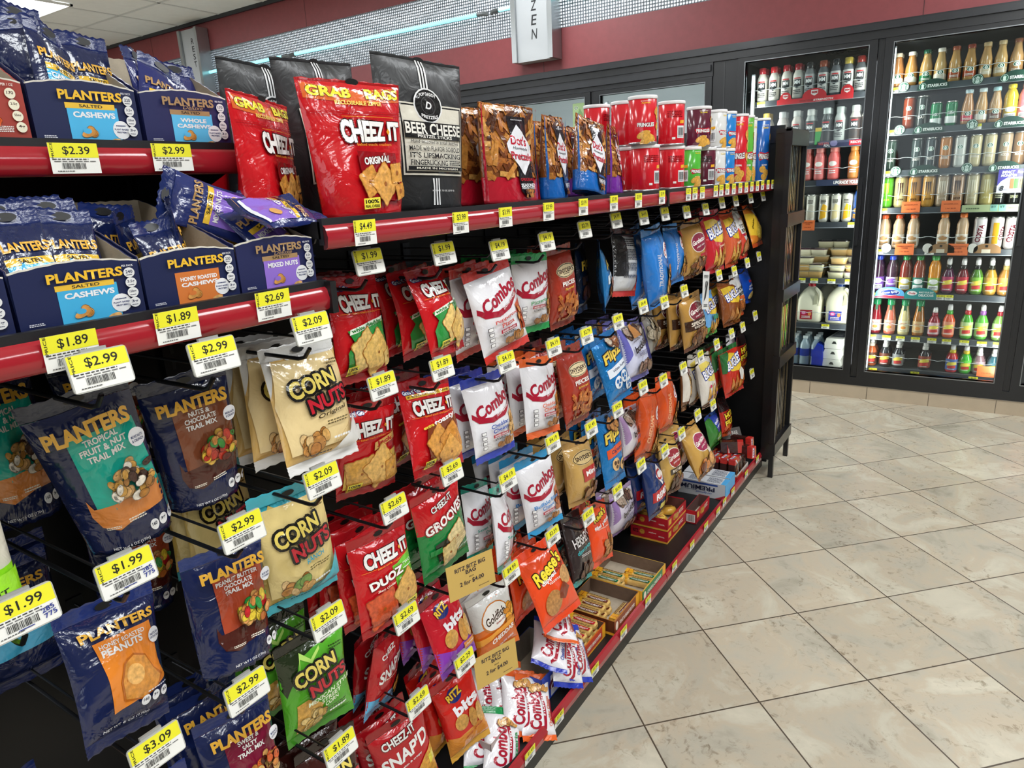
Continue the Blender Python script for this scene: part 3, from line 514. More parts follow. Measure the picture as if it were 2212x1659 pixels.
mk('goldsny', .126, .17, .026, 'gusset', 'b48a4c', 'c39b58', 'b48a4c', [('e', 'd9bd84', .5, .72, .40, .11), ('e', '3a2414', .5, .72, .385, .1), ('e', 'd9bd84', .5, .72, .37, .09), ('t', '3a2414', "SNYDER'S", .5, .725, .64, .07, 0, {'b': .025}), ('p', 'b02a24', [(.3, .56), (.95, .58), (.95, .36), (.3, .36)]), ('t', 'f2efec', 'Mini', .62, .48, .4, .08, 5, {'b': .03}), ('n', ['8a5a34', 'a87444', '6a4024'], .62, .2, .3, .1, 24, .1, 3)])
for k, (w, h) in dict(sny_a=(.126, .195), sny_b=(.14, .198)).items():
    mk(k, w, h, .024, 'gusset', '8c3324', 'a23424', '8c3324', snyder('a23424', 'PIECES', 'f2e8e0', PZ))
mk('hershey', .126, .185, .024, 'gusset', '2a2322', '342a29', '2f9a98', [('t', 'e8e4e2', "HERSHEY'S", .5, .62, .84, .14, 6, {'b': .015, 'oc': '1a1010', 'ow': .05}), ('t', '35b4b8', 'dipped pretzels', .5, .48, .76, .07, 8, {'b': .02, 'i': .2}), ('x', 'd8d0cc', .5, .40, .5, .04, 2), ('n', ['6a4030', '4a281c', '8a5a44'], .5, .2, .3, .1, 18, .12, 2), ('r', '2f9a98', 0, .07, 1, .10)])
FB = '1a78c8'
def flipz(kind, c1, foodp): return [('t', 'ecc94c', 'Flipz', .5, .68, .8, .17, 8, {'b': .035, 'oc': '1a1a2a', 'ow': .1, 'i': .25}), ('p', c1, [(.1, .52), (.95, .58), (.95, .46), (.1, .40)]), ('t', '20305a', kind, .54, .49, .6, .05, 5)] + foodp
def pretz(c, pts, bg): return [q for (u, v) in pts for q in (('e', c, u, v, .15, .09), ('e', bg, u - .05, v + .02, .045, .03), ('e', bg, u + .055, v + .02, .045, .03), ('e', bg, u, v - .035, .045, .025))]
mk('flz_milk', .12, .19, .02, 'pillow', '2a6ab0', '2f86cc', '1a7ad0', flipz('milk chocolate', 'd8e4ee', [('n', ['8a5434', 'a5683c', '6a3c20'], .55, .35, .35, .1, 20, .12, 4)]), m='foil')
mk('flz_dark', .115, .185, .02, 'pillow', '121a2c', '14233c', '1c4a80', flipz('dark chocolate', '3a2a20', [('n', ['4a2a1c', '2f1a12'], .5, .32, .35, .1, 16, .12, 4)]), m='foil')
mk('flz_white', .138, .195, .022, 'pillow', '2a7cc4', '1f84cf', '1f84cf', flipz('White Fudge', 'e0e6ee', pretz('e4eaf0', [(.35, .3), (.62, .34), (.78, .2)], '1a64a8') + [('n', ['a5683c', '7a4424', 'd8c8b0'], .7, .85, .2, .05, 10, .1, 2)]), m='foil')
mk('flz_c', .134, .205, .022, 'pillow', '2a7cc4', '1f84cf', '1f84cf', flipz('Caramel', 'd9542c', pretz('d9b078', [(.36, .3), (.7, .26)], '4a2c18') + [('n', ['c98a4a', 'a5683c'], .6, .84, .25, .06, 12, .1, 2)]), m='foil')
mk('backbag', .132, .19, .022, 'pillow', '4a2422', 'cfd0d2', 'c23428', [('r', '2a2a2c', .0, .3, .38, .9), ('x', '333338', .64, .8, .56, .12, 4), ('t', '222226', '130', .84, .75, .16, .04, 0, {'b': .03}), ('x', '333338', .62, .62, .5, .16, 7), ('x', '44444a', .5, .44, .6, .12, 6), ('x', '44444a', .5, .3, .6, .05, 2), ('p', 'c23428', [(.8, .085), (1, .085), (1, .35)])])
def buddies(c1): return [('p', c1, [(0, .3), (.16, .45), (.12, .9), (0, .9)]), ('n', ['8a6a58', '6a4a3c', 'd0c0b0', 'b09a88'], .5, .80, .36, .07, 22, .09, 5), ('t', '3a2c30', 'muddy', .42, .66, .34, .035, 8, {'i': .2}), ('t', '241a1c', 'buddies', .56, .57, .74, .12, 12, {'b': .03, 'i': .15}), ('x', '4a4a70', .56, .43, .5, .08, 4), ('n', ['6a4a3c', '8a6a58', 'a08070'], .6, .2, .3, .06, 14, .1, 8)]
mk('bud_blue', .158, .178, .026, 'gusset', '6a68b4', 'cfd0e6', '7a78c0', buddies('6a68b8') + [('p', '6a68b8', [(1, .9), (.8, .9), (.95, .5), (.9, .2), (1, .2)]), ('p', 'c88a4c', [(.3, .86), (.42, .95), (.6, .72), (.28, .70)])])
mk('bud_a', .142, .15, .026, 'gusset', 'b8a8b0', 'd8d2d8', '7a4a88', buddies('a888b0'))
mk('bud_b', .152, .145, .026, 'gusset', 'b8a0c0', 'd6cede', '8a6aa8', buddies('9a7ab4') + [('p', '9a78b4', [(1, .9), (.9, .8), (.9, .3), (.6, .1), (1, .09)])])
def chex(word, bc, foodp): return [('p', bc, [(0, .07), (.5, .07), (.62, .9), (0, .9)]), ('t', 'c8cfe0' if bc != 'd2501f' else 'f0b080', word, .34, .46, .62, .12, 78, {'b': .03}), ('e', 'f2eef0', .80, .66, .17, .09, 40), ('t', 'b01c2c', 'Chex', .80, .68, .3, .08, 50, {'b': .03, 'i': .15}), ('t', '23408c', 'mix', .84, .56, .22, .06, 50, {'b': .03}), ('n', foodp, .8, .27, .16, .16, 26, .08, 4)]
CXF = ['c98a3c', 'a5642a', 'd9b06a', '8a4a1c']
mk('chx_trad_a', .154, .235, .028, 'gusset', '2f7cc4', '2a78c8', '2a78c8', chex('TRADITIONAL', '2a78c8', CXF))
mk('chx_trad_b', .14, .188, .026, 'gusset', '2f7cc4', '2a78c8', '2a78c8', chex('TRADITIONAL', '2a78c8', CXF) + [('p', 'c23a2c', [(.72, .86), (.98, .86), (.98, .76), (.8, .74)])])
mk('chx_grey', .14, .145, .024, 'gusset', '8a8478', '98948c', '7a766c', [('n', ['a89a84', '7a6c58', 'c4b8a0'], .5, .62, .4, .2, 40, .1, 6), ('t', 'b01c2c', 'Chex', .7, .3, .5, .14, 30, {'b': .03}), ('t', '23408c', 'mix', .72, .16, .34, .1, 30, {'b': .03})])
for k, w, h in (('chx_ched_a', .146, .225), ('chx_ched_b', .14, .19)): mk(k, w, h, .028, 'gusset', 'c4481c', 'd2501f', 'c4481c', chex('CHEDDAR', 'd2501f', CXF))
mk('chx_bold', .15, .195, .026, 'gusset', '1c2a50', '1d3468', '1d3468', [('p', 'f2eef0', [(.4, .68), (.6, .86), (.8, .68), (.64, .5)]), ('t', 'b01c2c', 'C', .56, .69, .24, .18, 10, {'b': .03}), ('t', '23408c', 'X', .7, .54, .16, .12, 10, {'b': .03}), ('p', 'b51c24', [(.05, .47), (1, .52), (1, .30), (.05, .3)]), ('t', 'f2eef0', 'REMIX', .52, .40, .74, .1, 6, {'b': .04, 'i': .1}), ('n', ['d9a45a', 'c4803c', 'e0b878'], .85, .3, .12, .14, 14, .09, 4), ('r', 'd8c84a', .3, .16, .56, .25)])
def gard(v=.62, c1='9c2448', sub=()): return [('e', 'f0e6d8', .55, v, .4, .175), ('e', c1, .55, v, .375, .16), ('t', 'f4ece6', "Gardetto's", .55, v + .035, .7, .085, 6, {'b': .03, 'i': .2}), ('t', 'f4dce0', 'snack mix', .58, v - .06, .4, .035, 6)] + list(sub)
GDF = ['7a4220', 'a8642c', '5a2c14', 'c98c48', 'd9b070']
mk('gar_a', .152, .19, .026, 'gusset', 'a87a38', 'b98c46', '6a3a20', gard(.60, '8a2440', [('n', GDF, .5, .2, .42, .11, 40, .1, 3), ('r', 'b02838', .4, .36, .7, .41)]))
mk('gar_special', .15, .195, .026, 'gusset', 'a87a38', 'b98c46', '6a3a20', gard(.68, '7a2030', [('r', '3a2014', .02, .38, .98, .56), ('t', 'e8dcc8', 'SPECIAL', .5, .49, .7, .07, 0, {'b': .03}), ('t', 'e8dcc8', 'REQUEST', .5, .42, .5, .04), ('n', ['8a5a34', 'a87444', '6a4024'], .55, .22, .4, .11, 36, .11, 5)]))
mk('gar_rye', .14, .195, .026, 'gusset', 'b08844', 'c09a52', '6a3a20', gard(.62, 'a02434', [('r', '2a1c18', .15, .37, .95, .46), ('t', 'e8dcc8', 'RYE CHIPS', .55, .415, .6, .05, 0, {'b': .03}), ('n', ['6a3c20', '8a5430', '4a2814'], .55, .2, .4, .1, 30, .12, 5)]))
mk('gar_big', .152, .192, .028, 'gusset', 'a87a38', 'c89c50', '7a4a28', gard(.62, '9c2450', [('p', 'ece2d0', [(.6, .45), (.98, .48), (.98, .3), (.7, .28)]), ('n', ['d9843c', 'e0a058', '7a3c20', 'a5582c'], .55, .2, .42, .11, 36, .11, 9)]))
mk('brown_narrow', .118, .175, .022, 'pillow', '8a5a30', '7a4a28', '8a5a34', [('n', ['d9a04a', 'c8883c', 'e0b060'], .6, .5, .3, .16, 16, .16, 3), ('r', 'e0d8cc', .0, .2, .3, .8), ('e', 'a02c3c', .7, .78, .22, .08)])
def bugles(c2, pal, ol='e8c23a'): return [('p', ol, [(.06, .84), (.5, .86), (.96, .76), (.98, .58), (.7, .46), (.3, .5), (.06, .6)]), ('t', 'f2f0f4', 'BUGLES', .52, .67, .86, .17, 10, {'b': .03, 'oc': '23348c', 'ow': .1, 'taper': .15})] + [q for i, (u, v, r) in enumerate(((.3, .24, 40), (.5, .28, 10), (.7, .24, -20), (.42, .16, 70), (.64, .15, -60), (.82, .32, 20))) for q in (('fp', pal[i % len(pal)], [(u - .13, v - .09), (u + .13, v - .08), (u + .02 * (i - 2), v + .15)]), ('e', '9a5a20', u, v - .085, .1, .03))]
BGP = ['dda648', 'e8ba68', 'cf9236']
mk('bug_a', .158, .222, .026, 'gusset', 'b5202a', 'c02430', 'a81c26', bugles('c02430', BGP) + [('t', 'f6e0c0', 'Original', .6, .41, .34, .05, 5, {'i': .2})])
mk('bug_b', .15, .215, .026, 'gusset', 'c85030', 'd4603a', 'c04a2c', bugles('d4603a', BGP) + [('t', 'f6e0c0', 'Nacho', .6, .41, .34, .05, 5, {'i': .2})])
mk('bug_ranch', .14, .17, .024, 'gusset', '6aa0d0', '6aa4d8', '5a9a4a', bugles('6aa4d8', BGP) + [('r', '3a8a6a', .4, .36, .8, .46)], bands=[(.22, '5a9a4a')])
mk('bug_choc', .158, .18, .026, 'gusset', '7a4420', '8a4c24', '7a4420', bugles('8a4c24', ['b9783c', 'd9a058', '8a5028']))
mk('bug_white', .14, .2, .024, 'gusset', 'd8d2c8', 'ddd6cc', '7a5a48', bugles('ddd6cc', BGP, 'e8d060') + [('e', 'c03a5a', .3, .4, .05, .03), ('e', '6a3a9a', .75, .2, .06, .04), ('e', 'd05a3a', .55, .4, .04, .03), ('e', '3a3a8a', .35, .2, .05, .03)])
mk('bug_nacho', .162, .2, .026, 'gusset', '2a6a34', 'c0301f', 'b02a1c', bugles('c0301f', ['d98a3c', 'c9702c']) + [('p', '2a6a34', [(0, .9), (.4, .9), (.14, .72), (.06, .5), (0, .5)]), ('p', 'e6e2da', [(.6, .46), (.75, .52), (.9, .42), (.78, .24), (.64, .28)])])
mk('tater', .14, .2, .022, 'pillow', 'd0d0cc', 'd8d6d2', 'c03428', [('t', '2a2a2c', 'TATER', .55, .62, .6, .07, 0, {'b': .03}), ('t', '2a2a2c', 'KING', .55, .53, .5, .07, 0, {'b': .03}), ('r', 'b0284c', .2, .42, .9, .47), ('p', 'c8402c', [(0, .085), (1, .085), (1, .4), (.4, .3), (.1, .6), (0, .6)]), ('n', ['b8784a', 'c98c5a'], .6, .22, .3, .1, 8, .16, 4), ('t', 'b02030', 'HOT', .55, .76, .4, .05)])
mk('chip_orange', .142, .175, .022, 'pillow', 'd2582a', 'e08430', 'd2582a', [('p', 'e8bf3a', [(0, .3), (.5, .2), (.8, .1), (.6, .5), (.5, .75), (.1, .8), (0, .8)]), ('e', 'f0ece6', .62, .78, .14, .08), ('t', 'c02020', 'chips', .76, .6, .4, .08, 10, {'b': .03}), ('t', '3a2a10', 'cheddar', .2, .55, .34, .05, 60), ('e', 'e8c850', .5, .33, .22, .14, 30, 'food'), ('t', 'f2efec', 'HOT', .84, .45, .24, .06, 80)])
mk('pork', .14, .172, .022, 'pillow', 'c8c8c6', 'd2d0cd', 'd2582a', [('t', '2a2a2c', 'PORK', .6, .66, .5, .09, 10, {'b': .03}), ('t', '2a2a2c', 'SKINS', .62, .54, .54, .08, 10, {'b': .03}), ('r', 'd9683a', .3, .40, 1, .48), ('n', ['c8743a', 'd98c4a'], .6, .25, .34, .1, 12, .14, 4), ('p', '4aa8d0', [(.9, .085), (1, .085), (1, .9), (.92, .9)])])
mk('blue_mini', .132, .148, .02, 'pillow', '1d3a8c', '1a4ab0', '1a4ab0', [('t', 'c8302c', 'MINIS', .6, .62, .4, .08, 0, {'b': .03}), ('t', 'f2efec', 'crisps', .62, .5, .5, .09, 10, {'b': .03, 'i': .2}), ('x', 'cfe0f4', .6, .4, .5, .06, 2), ('e', 'e0c070', .6, .23, .18, .1, 20, 'food')])
mk('navy', .13, .163, .02, 'pillow', 'd0d0d4', 'd8d8dc', '1d2c6a', [('p', '1f2f8a', [(.7, .085), (1, .085), (1, .9), (.62, .9)]), ('t', '1f2f8a', 'POTATO', .36, .55, .5, .06, 80), ('t', '1f2f8a', 'CHIPS', .56, .55, .4, .06, 80)])
for k, w, h in (('hotfries', .14, .175), ('hotfries2', .14, .162)): mk(k, w, h, .022, 'pillow', '3a1414', 'a82418', 'b04018', [('p', '2a1414', [(0, .9), (1, .9), (1, .72), (0, .62)]), ('t', 'f0d038', 'HOT', .5, .56, .7, .15, 12, {'b': .045, 'oc': '2a1010', 'ow': .12}), ('t', 'f0d038', 'FRIES', .52, .38, .8, .14, 12, {'b': .045, 'oc': '2a1010', 'ow': .12}), ('st', ['d9702c', 'c0481c'], .1, .1, .9, .28, 18, .3, .07, 4)])
mk('andy_green', .15, .14, .022, 'pillow', '2a4a8c', '3a7a34', '2f6a2c', [('p', '2f48a8', [(.4, .9), (.95, .9), (.95, .5), (.5, .42)]), ('t', 'e8ecf4', 'onion', .68, .74, .44, .1, 12, {'b': .03}), ('t', 'e8ecf4', 'rings', .7, .6, .4, .09, 12, {'b': .03}), ('e', '8ab850', .6, .28, .26, .12), ('t', 'e8ecf4', 'sour cream', .55, .28, .44, .05)])
# pouches that stand on the top shelf
GB = [('p', 'd9642c', [(.03, .97), (.5, .92), (.97, .97), (.97, .86), (.5, .83), (.03, .86)]), ('t', 'eae03a', 'GRAB', .25, .91, .38, .075, -2, {'b': .045, 'oc': '7a2010', 'ow': .06}), ('t', 'eae03a', 'BAGS', .77, .91, .38, .075, 2, {'b': .045, 'oc': '7a2010', 'ow': .06}), ('t', 'f0d060', 'RECLOSEABLE ZIPPER', .5, .835, .46, .03, 0, {'b': .035})]
KINDS['grab'] = dict(KINDS['pouch'], ts=.02)
def zipper(c): return [('r', c, .02, .772, .98, .776), ('r', c, .02, .752, .98, .756)]
mk('grab', .175, .185, .03, 'grab', RED, 'c4161f', RED, GB + zipper('9c1018') + [('r', 'e58a2a', .3, .735, .85, .739)] + [('t', 'f2efec', 'CHEEZ', .49, .63, .46, .16, 0, {'b': .05, 'oc': '2a0808', 'ow': .05, 'taper': -.22}), ('t', 'f2efec', 'IT', .83, .635, .15, .14, 0, {'b': .05, 'oc': '2a0808', 'ow': .05}), ('p', 'e09a2c', [(.735, .63), (.755, .655), (.775, .63), (.755, .605)]), ('t', 'e58a2a', 'baked snack crackers', .58, .535, .4, .02), ('p', '8f1018', [(.36, .49), (.82, .47), (.86, .1), (.4, .15)]), ('t', 'f2efec', 'ORIGINAL', .58, .42, .3, .055, 3, {'b': .04, 'oc': '5a0c0c', 'ow': .1}), ('s', CRK, .46, .26, .2, 25), ('s', 'e3a552', .64, .24, .25, 40), ('s', 'dfa04a', .80, .32, .15, 5), ('s', 'd9963e', .84, .18, .12, 15)] + real(.42, .10), rough=1.5, taper=.2)
mk('popdaddy', .19, .235, .03, 'grab', '1b1c1e', '1e1f21', '1b1c1e', [('r', 'e6e6e6', .455 + i * .033, .74, .473 + i * .033, .985) for i in range(3)] + [('r', 'e6e6e6', .455 + i * .033, .03, .473 + i * .033, .21) for i in range(3)] + [('r', 'd9d4c6', .14, .23, .92, .70), ('r', '1b1c1e', .155, .243, .905, .69), ('r', 'd9d4c6', .17, .255, .89, .68), ('e', 'e6e6e6', .5, .69, .17, .115), ('e', '1b1c1e', .5, .69, .155, .105), ('e', '4a4a4c', .5, .69, .09, .062), ('e', '1b1c1e', .5, .69, .082, .056), ('t', 'e6e6e6', 'D', .5, .69, .075, .05, -8, {'b': .03, 'i': .2}),
    ('t', 'e6e6e6', 'POP DADDY', .5, .752, .2, .022, 0, {'b': .03, 'arc': -.6}), ('t', 'e6e6e6', 'PRETZELS', .5, .625, .2, .022, 0, {'b': .03, 'arc': .6}), ('r', '1b1c1e', .17, .47, .89, .58), ('t', 'ece9e0', 'BEER CHEESE', .53, .535, .70, .075, 0, {'b': .025}), ('t', 'ece9e0', 'PRETZEL STICKS', .53, .485, .44, .02, 0, {'b': .02}), ('t', '1b1c1e', 'Hand-seasoned in small batches', .53, .45, .62, .024, 0, {'i': .25, 'b': .008}), ('t', '1b1c1e', 'MADE with FLAVOR SO BOLD', .53, .405, .66, .032, 0, {'b': .01}), ('t', '1b1c1e', "IT'S LIPSMACKING", .53, .36, .66, .036, 0, {'b': .012}), ('t', '1b1c1e', 'FINGERLICKING', .43, .312, .46, .036, 0, {'b': .012}), ('x', '1b1c1e', .78, .315, .18, .035, 3), ('r', '1b1c1e', .17, .262, .89, .288), ('t', 'd9d4c6', 'MADE IN MICHIGAN', .53, .275, .56, .013), ('t', 'd8d8d8', 'NET WT. 7.5 OZ. (212 G)', .56, .125, .3, .014)], m='matte_film', rough=1.6, taper=.06)
DST = ['8a4a1c', 'a8642a', 'c4843c', '6a3412', 'b8742f', '4a240c', 'd09a50']
def dots(c): return [('st', DST, .03, .26, .97, .985, 120, .3, .055, 7), ('p', '18151c', [(.40, .88), (.72, .88), (.74, .1), (.66, .05), (.56, .05), (.48, .12)]), ('p', 'e2e2e8', [(.55, .80), (.80, .58), (.79, .50), (.58, .28), (.34, .52), (.33, .60)]), ('t', 'b81c34', "Dot's", .55, .635, .3, .10, -3, {'b': .028}), ('t', '3a3a40', 'Homestyle', .56, .55, .28, .04, -3, {'i': .3, 'b': .006}), ('t', 'b81c34', 'Pretzels', .57, .475, .40, .08, -3, {'b': .025}), ('t', 'c8c8cc', 'dots homestyle', .56, .845, .2, .02), ('t', c, 'ORIGINAL', .6, .235, .24, .03), ('t', 'ececf0', 'SEASONED', .61, .175, .27, .035, 0, {'b': .03}), ('t', 'ececf0', 'PRETZEL TWISTS', .61, .145, .26, .02), ('st', DST, .52, .06, .68, .12, 14, .1, .03, 3)]
for k, c, w, h in (('dot_yellow', 'd9b41c', .13, .172), ('dot_red', 'b5182c', .172, .18), ('dot_blue', '1a66b8', .12, .172), ('dot_purple', '7a2fa0', .108, .165)):
    mk(k, w, h, .026, 'grab', 'a05a24', '7a4420', c, dots(c) + [('r', c, 0, .02, .012, .98), ('r', c, .988, .02, 1, .98)], bands=[(.25, '1a66b8' if k == 'dot_yellow' else c)], rough=1.4)
mk('orange_pouch', .16, .17, .03, 'grab', 'd9481c', 'd84a1e', 'c4161f', [('r', 'e8d23a', .7, .95, .98, .985), ('r', 'c4161f', .05, .1, .95, .6), ('t', 'f0d040', 'GRAB BAGS', .4, .75, .6, .06)])
# little tubes of nuts in the trays
def tube_(col, fl, brand): return [('r', col, .14, .14, .9, .56), ('r', 'e8bb3a', .14, .52, .9, .58), ('t', '1a1a1a', 'SALTED', .52, .55, .4, .035), ('t', WHT, fl, .52, .47, .64, .055, 0, {'b': .03}), ('t', brand, 'PLANTERS', .5, .67, .84, .085, 0, {'b': .035}), ('e', 'd9a058', .7, .3, .12, .05, 20), ('r', 'e6e6ea', .14, .105, .9, .13)]
mk('tube_cash', .062, .125, .012, 'stick', '1b2a60', NAVY, NAVY, tube_('46b2e0', 'CASHEWS', GOLD), hole=True)
mk('tube_deluxe', .062, .125, .012, 'stick', '1b2a60', '232a66', NAVY, tube_('46b2e0', 'CASHEWS', 'b08a58'))
mk('tube_honey', .062, .125, .012, 'stick', '1b2a60', NAVY, NAVY, tube_('e0752c', 'HONEY', GOLD))
mk('tube_mixed', .07, .125, .013, 'stick', '1b2a60', '1f2c66', NAVY, tube_('8a68c8', 'MIXED NUTS', 'b08a58'))
# ---------------------------------------------------------------- the room
YW = 4.348
g = G(); g.box(-9.5, -6, -0.05, 4.5, YW + 1.2, 0, 'stone_tile', 'ffffff'); struct(g, 'floor')
# ceiling of lay-in tiles with a thin grid
g = G(); g.box(-9.5, -6, CEIL, 4.5, YW + 1.2, CEIL + .05, 'ceiling_tile', 'eeefec')
for i in range(24): g.box(-9.5 + i * .61, -6, CEIL - .004, -9.476 + i * .61, YW, CEIL, 'plastic', 'd4d5d2')
for j in range(18): g.box(-9.5, -6 + j * .61, CEIL - .004, 4.5, -5.976 + j * .61, CEIL, 'plastic', 'd4d5d2')
struct(g, 'ceiling')
for k, (x, y) in enumerate(TROFFERS):
    t = thing('ceiling_light', 'white ceiling light in the upper left corner beyond the shelves' if k == 9 else 'recessed fluorescent ceiling light above the aisles', 'ceiling light', (x, y, CEIL), group='ceiling lights')
    g = G(); a, b = .31, .61
    for q in ((-a, -b, a, -b + .02), (-a, b - .02, a, b), (-a, -b, -a + .02, b), (a - .02, -b, a, b)): g.box(q[0], q[1], -.02, q[2], q[3], -.005, 'plastic', 'e8e8e4')
    g.build('frame', t); g = G(); g.box(-a + .02, -b + .02, -.012, a - .02, b - .02, -.006, 'diffuser', 'ffffff'); g.build('diffuser', t)
# back wall: maroon fascia boards above the coolers, with a lit grille band
g = G(); FB_, GB0, GB1 = 1.995, 2.245, 2.606
g.box(-9.5, YW, FB_, 4.5, YW + .04, GB0, 'fascia'); g.box(-9.5, YW, GB1, 4.5, YW + .04, CEIL, 'fascia')
for x in (-4.754, -2.546, -.36, 1.85, -6.95):
    z0, z1 = (GB1, CEIL) if x in (-4.754, -6.95) else (FB_, GB0)
    g.box(x - .002, YW - .0012, z0, x + .002, YW, z1, 'plastic', '4a1e20')
struct(g, 'wall_back')
g = G(); g.box(-9.5, YW + .30, GB0 - .1, 4.5, YW + .32, GB1 + .1, 'plastic', 'e8ebec'); g.box(-9.5, YW + .04, GB1 + .08, 4.5, YW + .3, GB1 + .1, 'plastic', 'e8ebec'); g.box(-9.5, YW + .04, GB0 - .1, 4.5, YW + .3, GB0 - .08, 'plastic', 'e8ebec'); struct(g, 'wall_panel_back')
for k, x in enumerate((-6.4, -4.6, -2.8, -1.0)):                                   # fluorescent battens inside the cavity behind the grille
    ld = bpy.data.lights.new('cavity_batten', 'AREA'); ld.shape = 'RECTANGLE'; ld.size = 1.75; ld.size_y = .06; ld.energy = 17; ld.color = (.9, .97, 1)
    lo = bpy.data.objects.new('cavity_batten', ld); COL.objects.link(lo); lo.location = (x, YW + .14, GB1 + .06); lo.rotation_euler = (math.radians(20), 0, 0)
g = G(); p = .0185
for i in range(int(9 / p)): g.box(-7.6 + i * p, YW + .004, GB0, -7.6 + i * p + .005, YW + .014, GB1, 'plastic', '70767c')
for j in range(int((GB1 - GB0) / p) + 1): g.box(-7.6, YW + .004, GB0 + j * p, 1.4, YW + .012, GB0 + j * p + .0065, 'plastic', '70767c')
struct(g, 'trim_1')
g = G(); g.box(-9.5, YW - .02, CEIL - .03, 4.5, YW, CEIL, 'plastic', '22242a'); struct(g, 'trim_2')
g = G(); g.box(-9.5, YW - .03, 0, 4.5, YW + .02, .074, 'card', 'b5a58e')
for i in range(46): g.box(-9.5 + i * .3075 + .13, YW - .0312, 0, -9.5 + i * .3075 + .1325, YW - .03, .074, 'plastic', '5a5044')
g.box(-9.5, YW - .032, .073, 4.5, YW - .02, .077, 'plastic', '8a8070')
struct(g, 'baseboard_back')
for nm, x0, x1 in (('far', -9.56, -9.5), ('right', 4.5, 4.56)):
    g = G(); g.box(x0, -6, 0, x1, YW + 1.2, CEIL, 'plastic', '6a655e'); struct(g, 'wall_' + nm)
g = G(); g.box(-9.5, -6.06, 0, 4.5, -6, .75, 'plastic', '77736c'); g.box(-9.5, -6.06, 2.55, 4.5, -6, CEIL, 'plastic', '77736c'); g.box(-9.5, -6.06, .75, -8.4, -6, 2.55, 'plastic', '77736c'); g.box(3.4, -6.06, .75, 4.5, -6, 2.55, 'plastic', '77736c'); struct(g, 'wall_front')
g = G()
for x in (-8.4, -5.45, -2.5, .45, 3.35): g.box(x, -6.05, .75, x + .05, -6.01, 2.55, 'frame_black', '2a2b2e')
struct(g, 'added_window_1')  # unseen mullions, made up with the opening that lets the added light in
# neon tubes along the grille
for k, (x0, x1) in enumerate(((-7.3, -4.99), (-4.93, -2.98), (-2.9, -.4))):
    t = thing('neon_tube', ('far left', 'middle', 'right hand')[k] + ' length of glowing cyan tube along the wall grille', 'neon tube', ((x0 + x1) / 2, YW - .045, 2.415), group='neon tubes on the grille')
    L = (x1 - x0) / 2; g = G(); g.tube([(-L, 0, 0), (L, 0, 0)], .0125, 'tube_glow', 'c9ffff', 10); g.build('tube', t)
    for s in (-1, 1):
        g = G(); g.tube([(s * L - s * .05, 0, 0), (s * L, 0, 0), (s * L + s * .025, .02, -.005)], .014, 'plastic', '5a5f60', 8); g.box(s * L - .01, 0, -.012, s * L + .01, .045, .012, 'plastic', '777a7a'); g.build('end_cap', t)
# hanging department signs
def dept_sign(name, x0, x1, z0, z1, letters, zs, lx, lab, sz):
    t = thing(name, lab, 'sign', ((x0 + x1) / 2, YW - .05, (z0 + z1) / 2)); w, h = (x1 - x0) / 2, (z1 - z0) / 2
    g = G(); g.box(-w + .02, -.05, -h, w - .02, .045, h, 'signface', '9ea1a3')
    n = 0
    for ch, z in zip(letters, zs):
        q = []; ww = 2 * w; P = lambda u, v, k: ((u - .5) * ww, -.05 - k, (v - .5) * 2 * h); 
        emit(g, [('t', '1c1d20', ch, lx, (z - z0) / (z1 - z0), sz / ww * (.75 if ch != 'I' else .2), sz / (2 * h), 0, {'i': .12 if sz > .055 else 0, 'b': .01})], ww, 2 * h, P, 'signface')
    g.build('face_panel', t)
    for s in (-1, 1):
        g = G(); g.prism([(s * w, -.075), (s * (w - .035), -.075), (s * (w - .03), -.05), (s * (w - .02), .045), (s * w, .045)], 2, -h, h, 'metal', 'a8acae'); g.build('side_rail', t)
dept_sign('restroom_sign', -6.33, -6.04, 1.65, 2.785, 'REST', (2.682, 2.617, 2.553, 2.49), .62, 'narrow grey sign with vertical letters R E S T, high on the far left wall', .048)
dept_sign('frozen_sign', -2.712, -2.405, 2.062, 3.0, 'ZEN', (2.385, 2.302, 2.219), .53, 'wide grey sign with slanted letters Z E N on the maroon fascia', .06)

# ---------------------------------------------------------------- snack gondola
XF, XB = -.718, -1.13                                     # front of the shelves, face of the back panel
SEC = [-.6, .640, 1.842, 3.083]
gon = thing('gondola_shelving', 'long black metal snack gondola with red price channels', 'gondola shelf', (-.92, 1.2, 0))
def part(g, nm, par=gon): o = g.build(nm, par); o.location = -Vector(par.location); return o
for a, b in zip(SEC[:-1], SEC[1:]):
    g = G(); g.box(XB - .02, a + .012, .09, XB, b - .012, 1.38, 'black_metal', '08080a')
    n = int((b - a) / .0508)
    part(g, 'back_panel')
    g = G(); g.box(XB, a, .078, -.706, b - .001, .094, 'black_metal', '101012'); part(g, 'base_deck')
    g = G(); g.box(-.745, a, 0, -.722, b, .08, 'black_metal', '141312'); part(g, 'kick_plate')
    g = G(); g.prism([(-.708, .070), (-.699, .076), (-.697, .092), (-.703, .106), (-.709, .108)], 1, a + .002, b - .002, 'gloss', '9c1e29'); part(g, 'price_channel')
for y in SEC:
    g = G(); g.box(XB - .03, y - .016, .0, XB + .012, y + .016, 1.385, 'black_metal', '0c0c0e')
    for q in range(44): g.box(XB + .0118, y - .003, .15 + q * .027, XB + .0126, y + .003, .164 + q * .027, 'plastic', '2a2a2c')
    part(g, 'upright')
g = G(); g.box(XB - .03, SEC[0], 1.385, XB + .012, SEC[-1], 1.4, 'black_metal', '0c0c0e'); part(g, 'top_cap')
g = G(); g.box(-1.55, SEC[0], 0, XB - .03, SEC[-1], 1.385, 'black_metal', '0a0a0c'); part(g, 'far_side_body')
g = G(); g.box(-.709, SEC[-1] - .002, .066, -.694, SEC[-1] + .012, .112, 'plastic', '121214'); part(g, 'channel_end_cap')
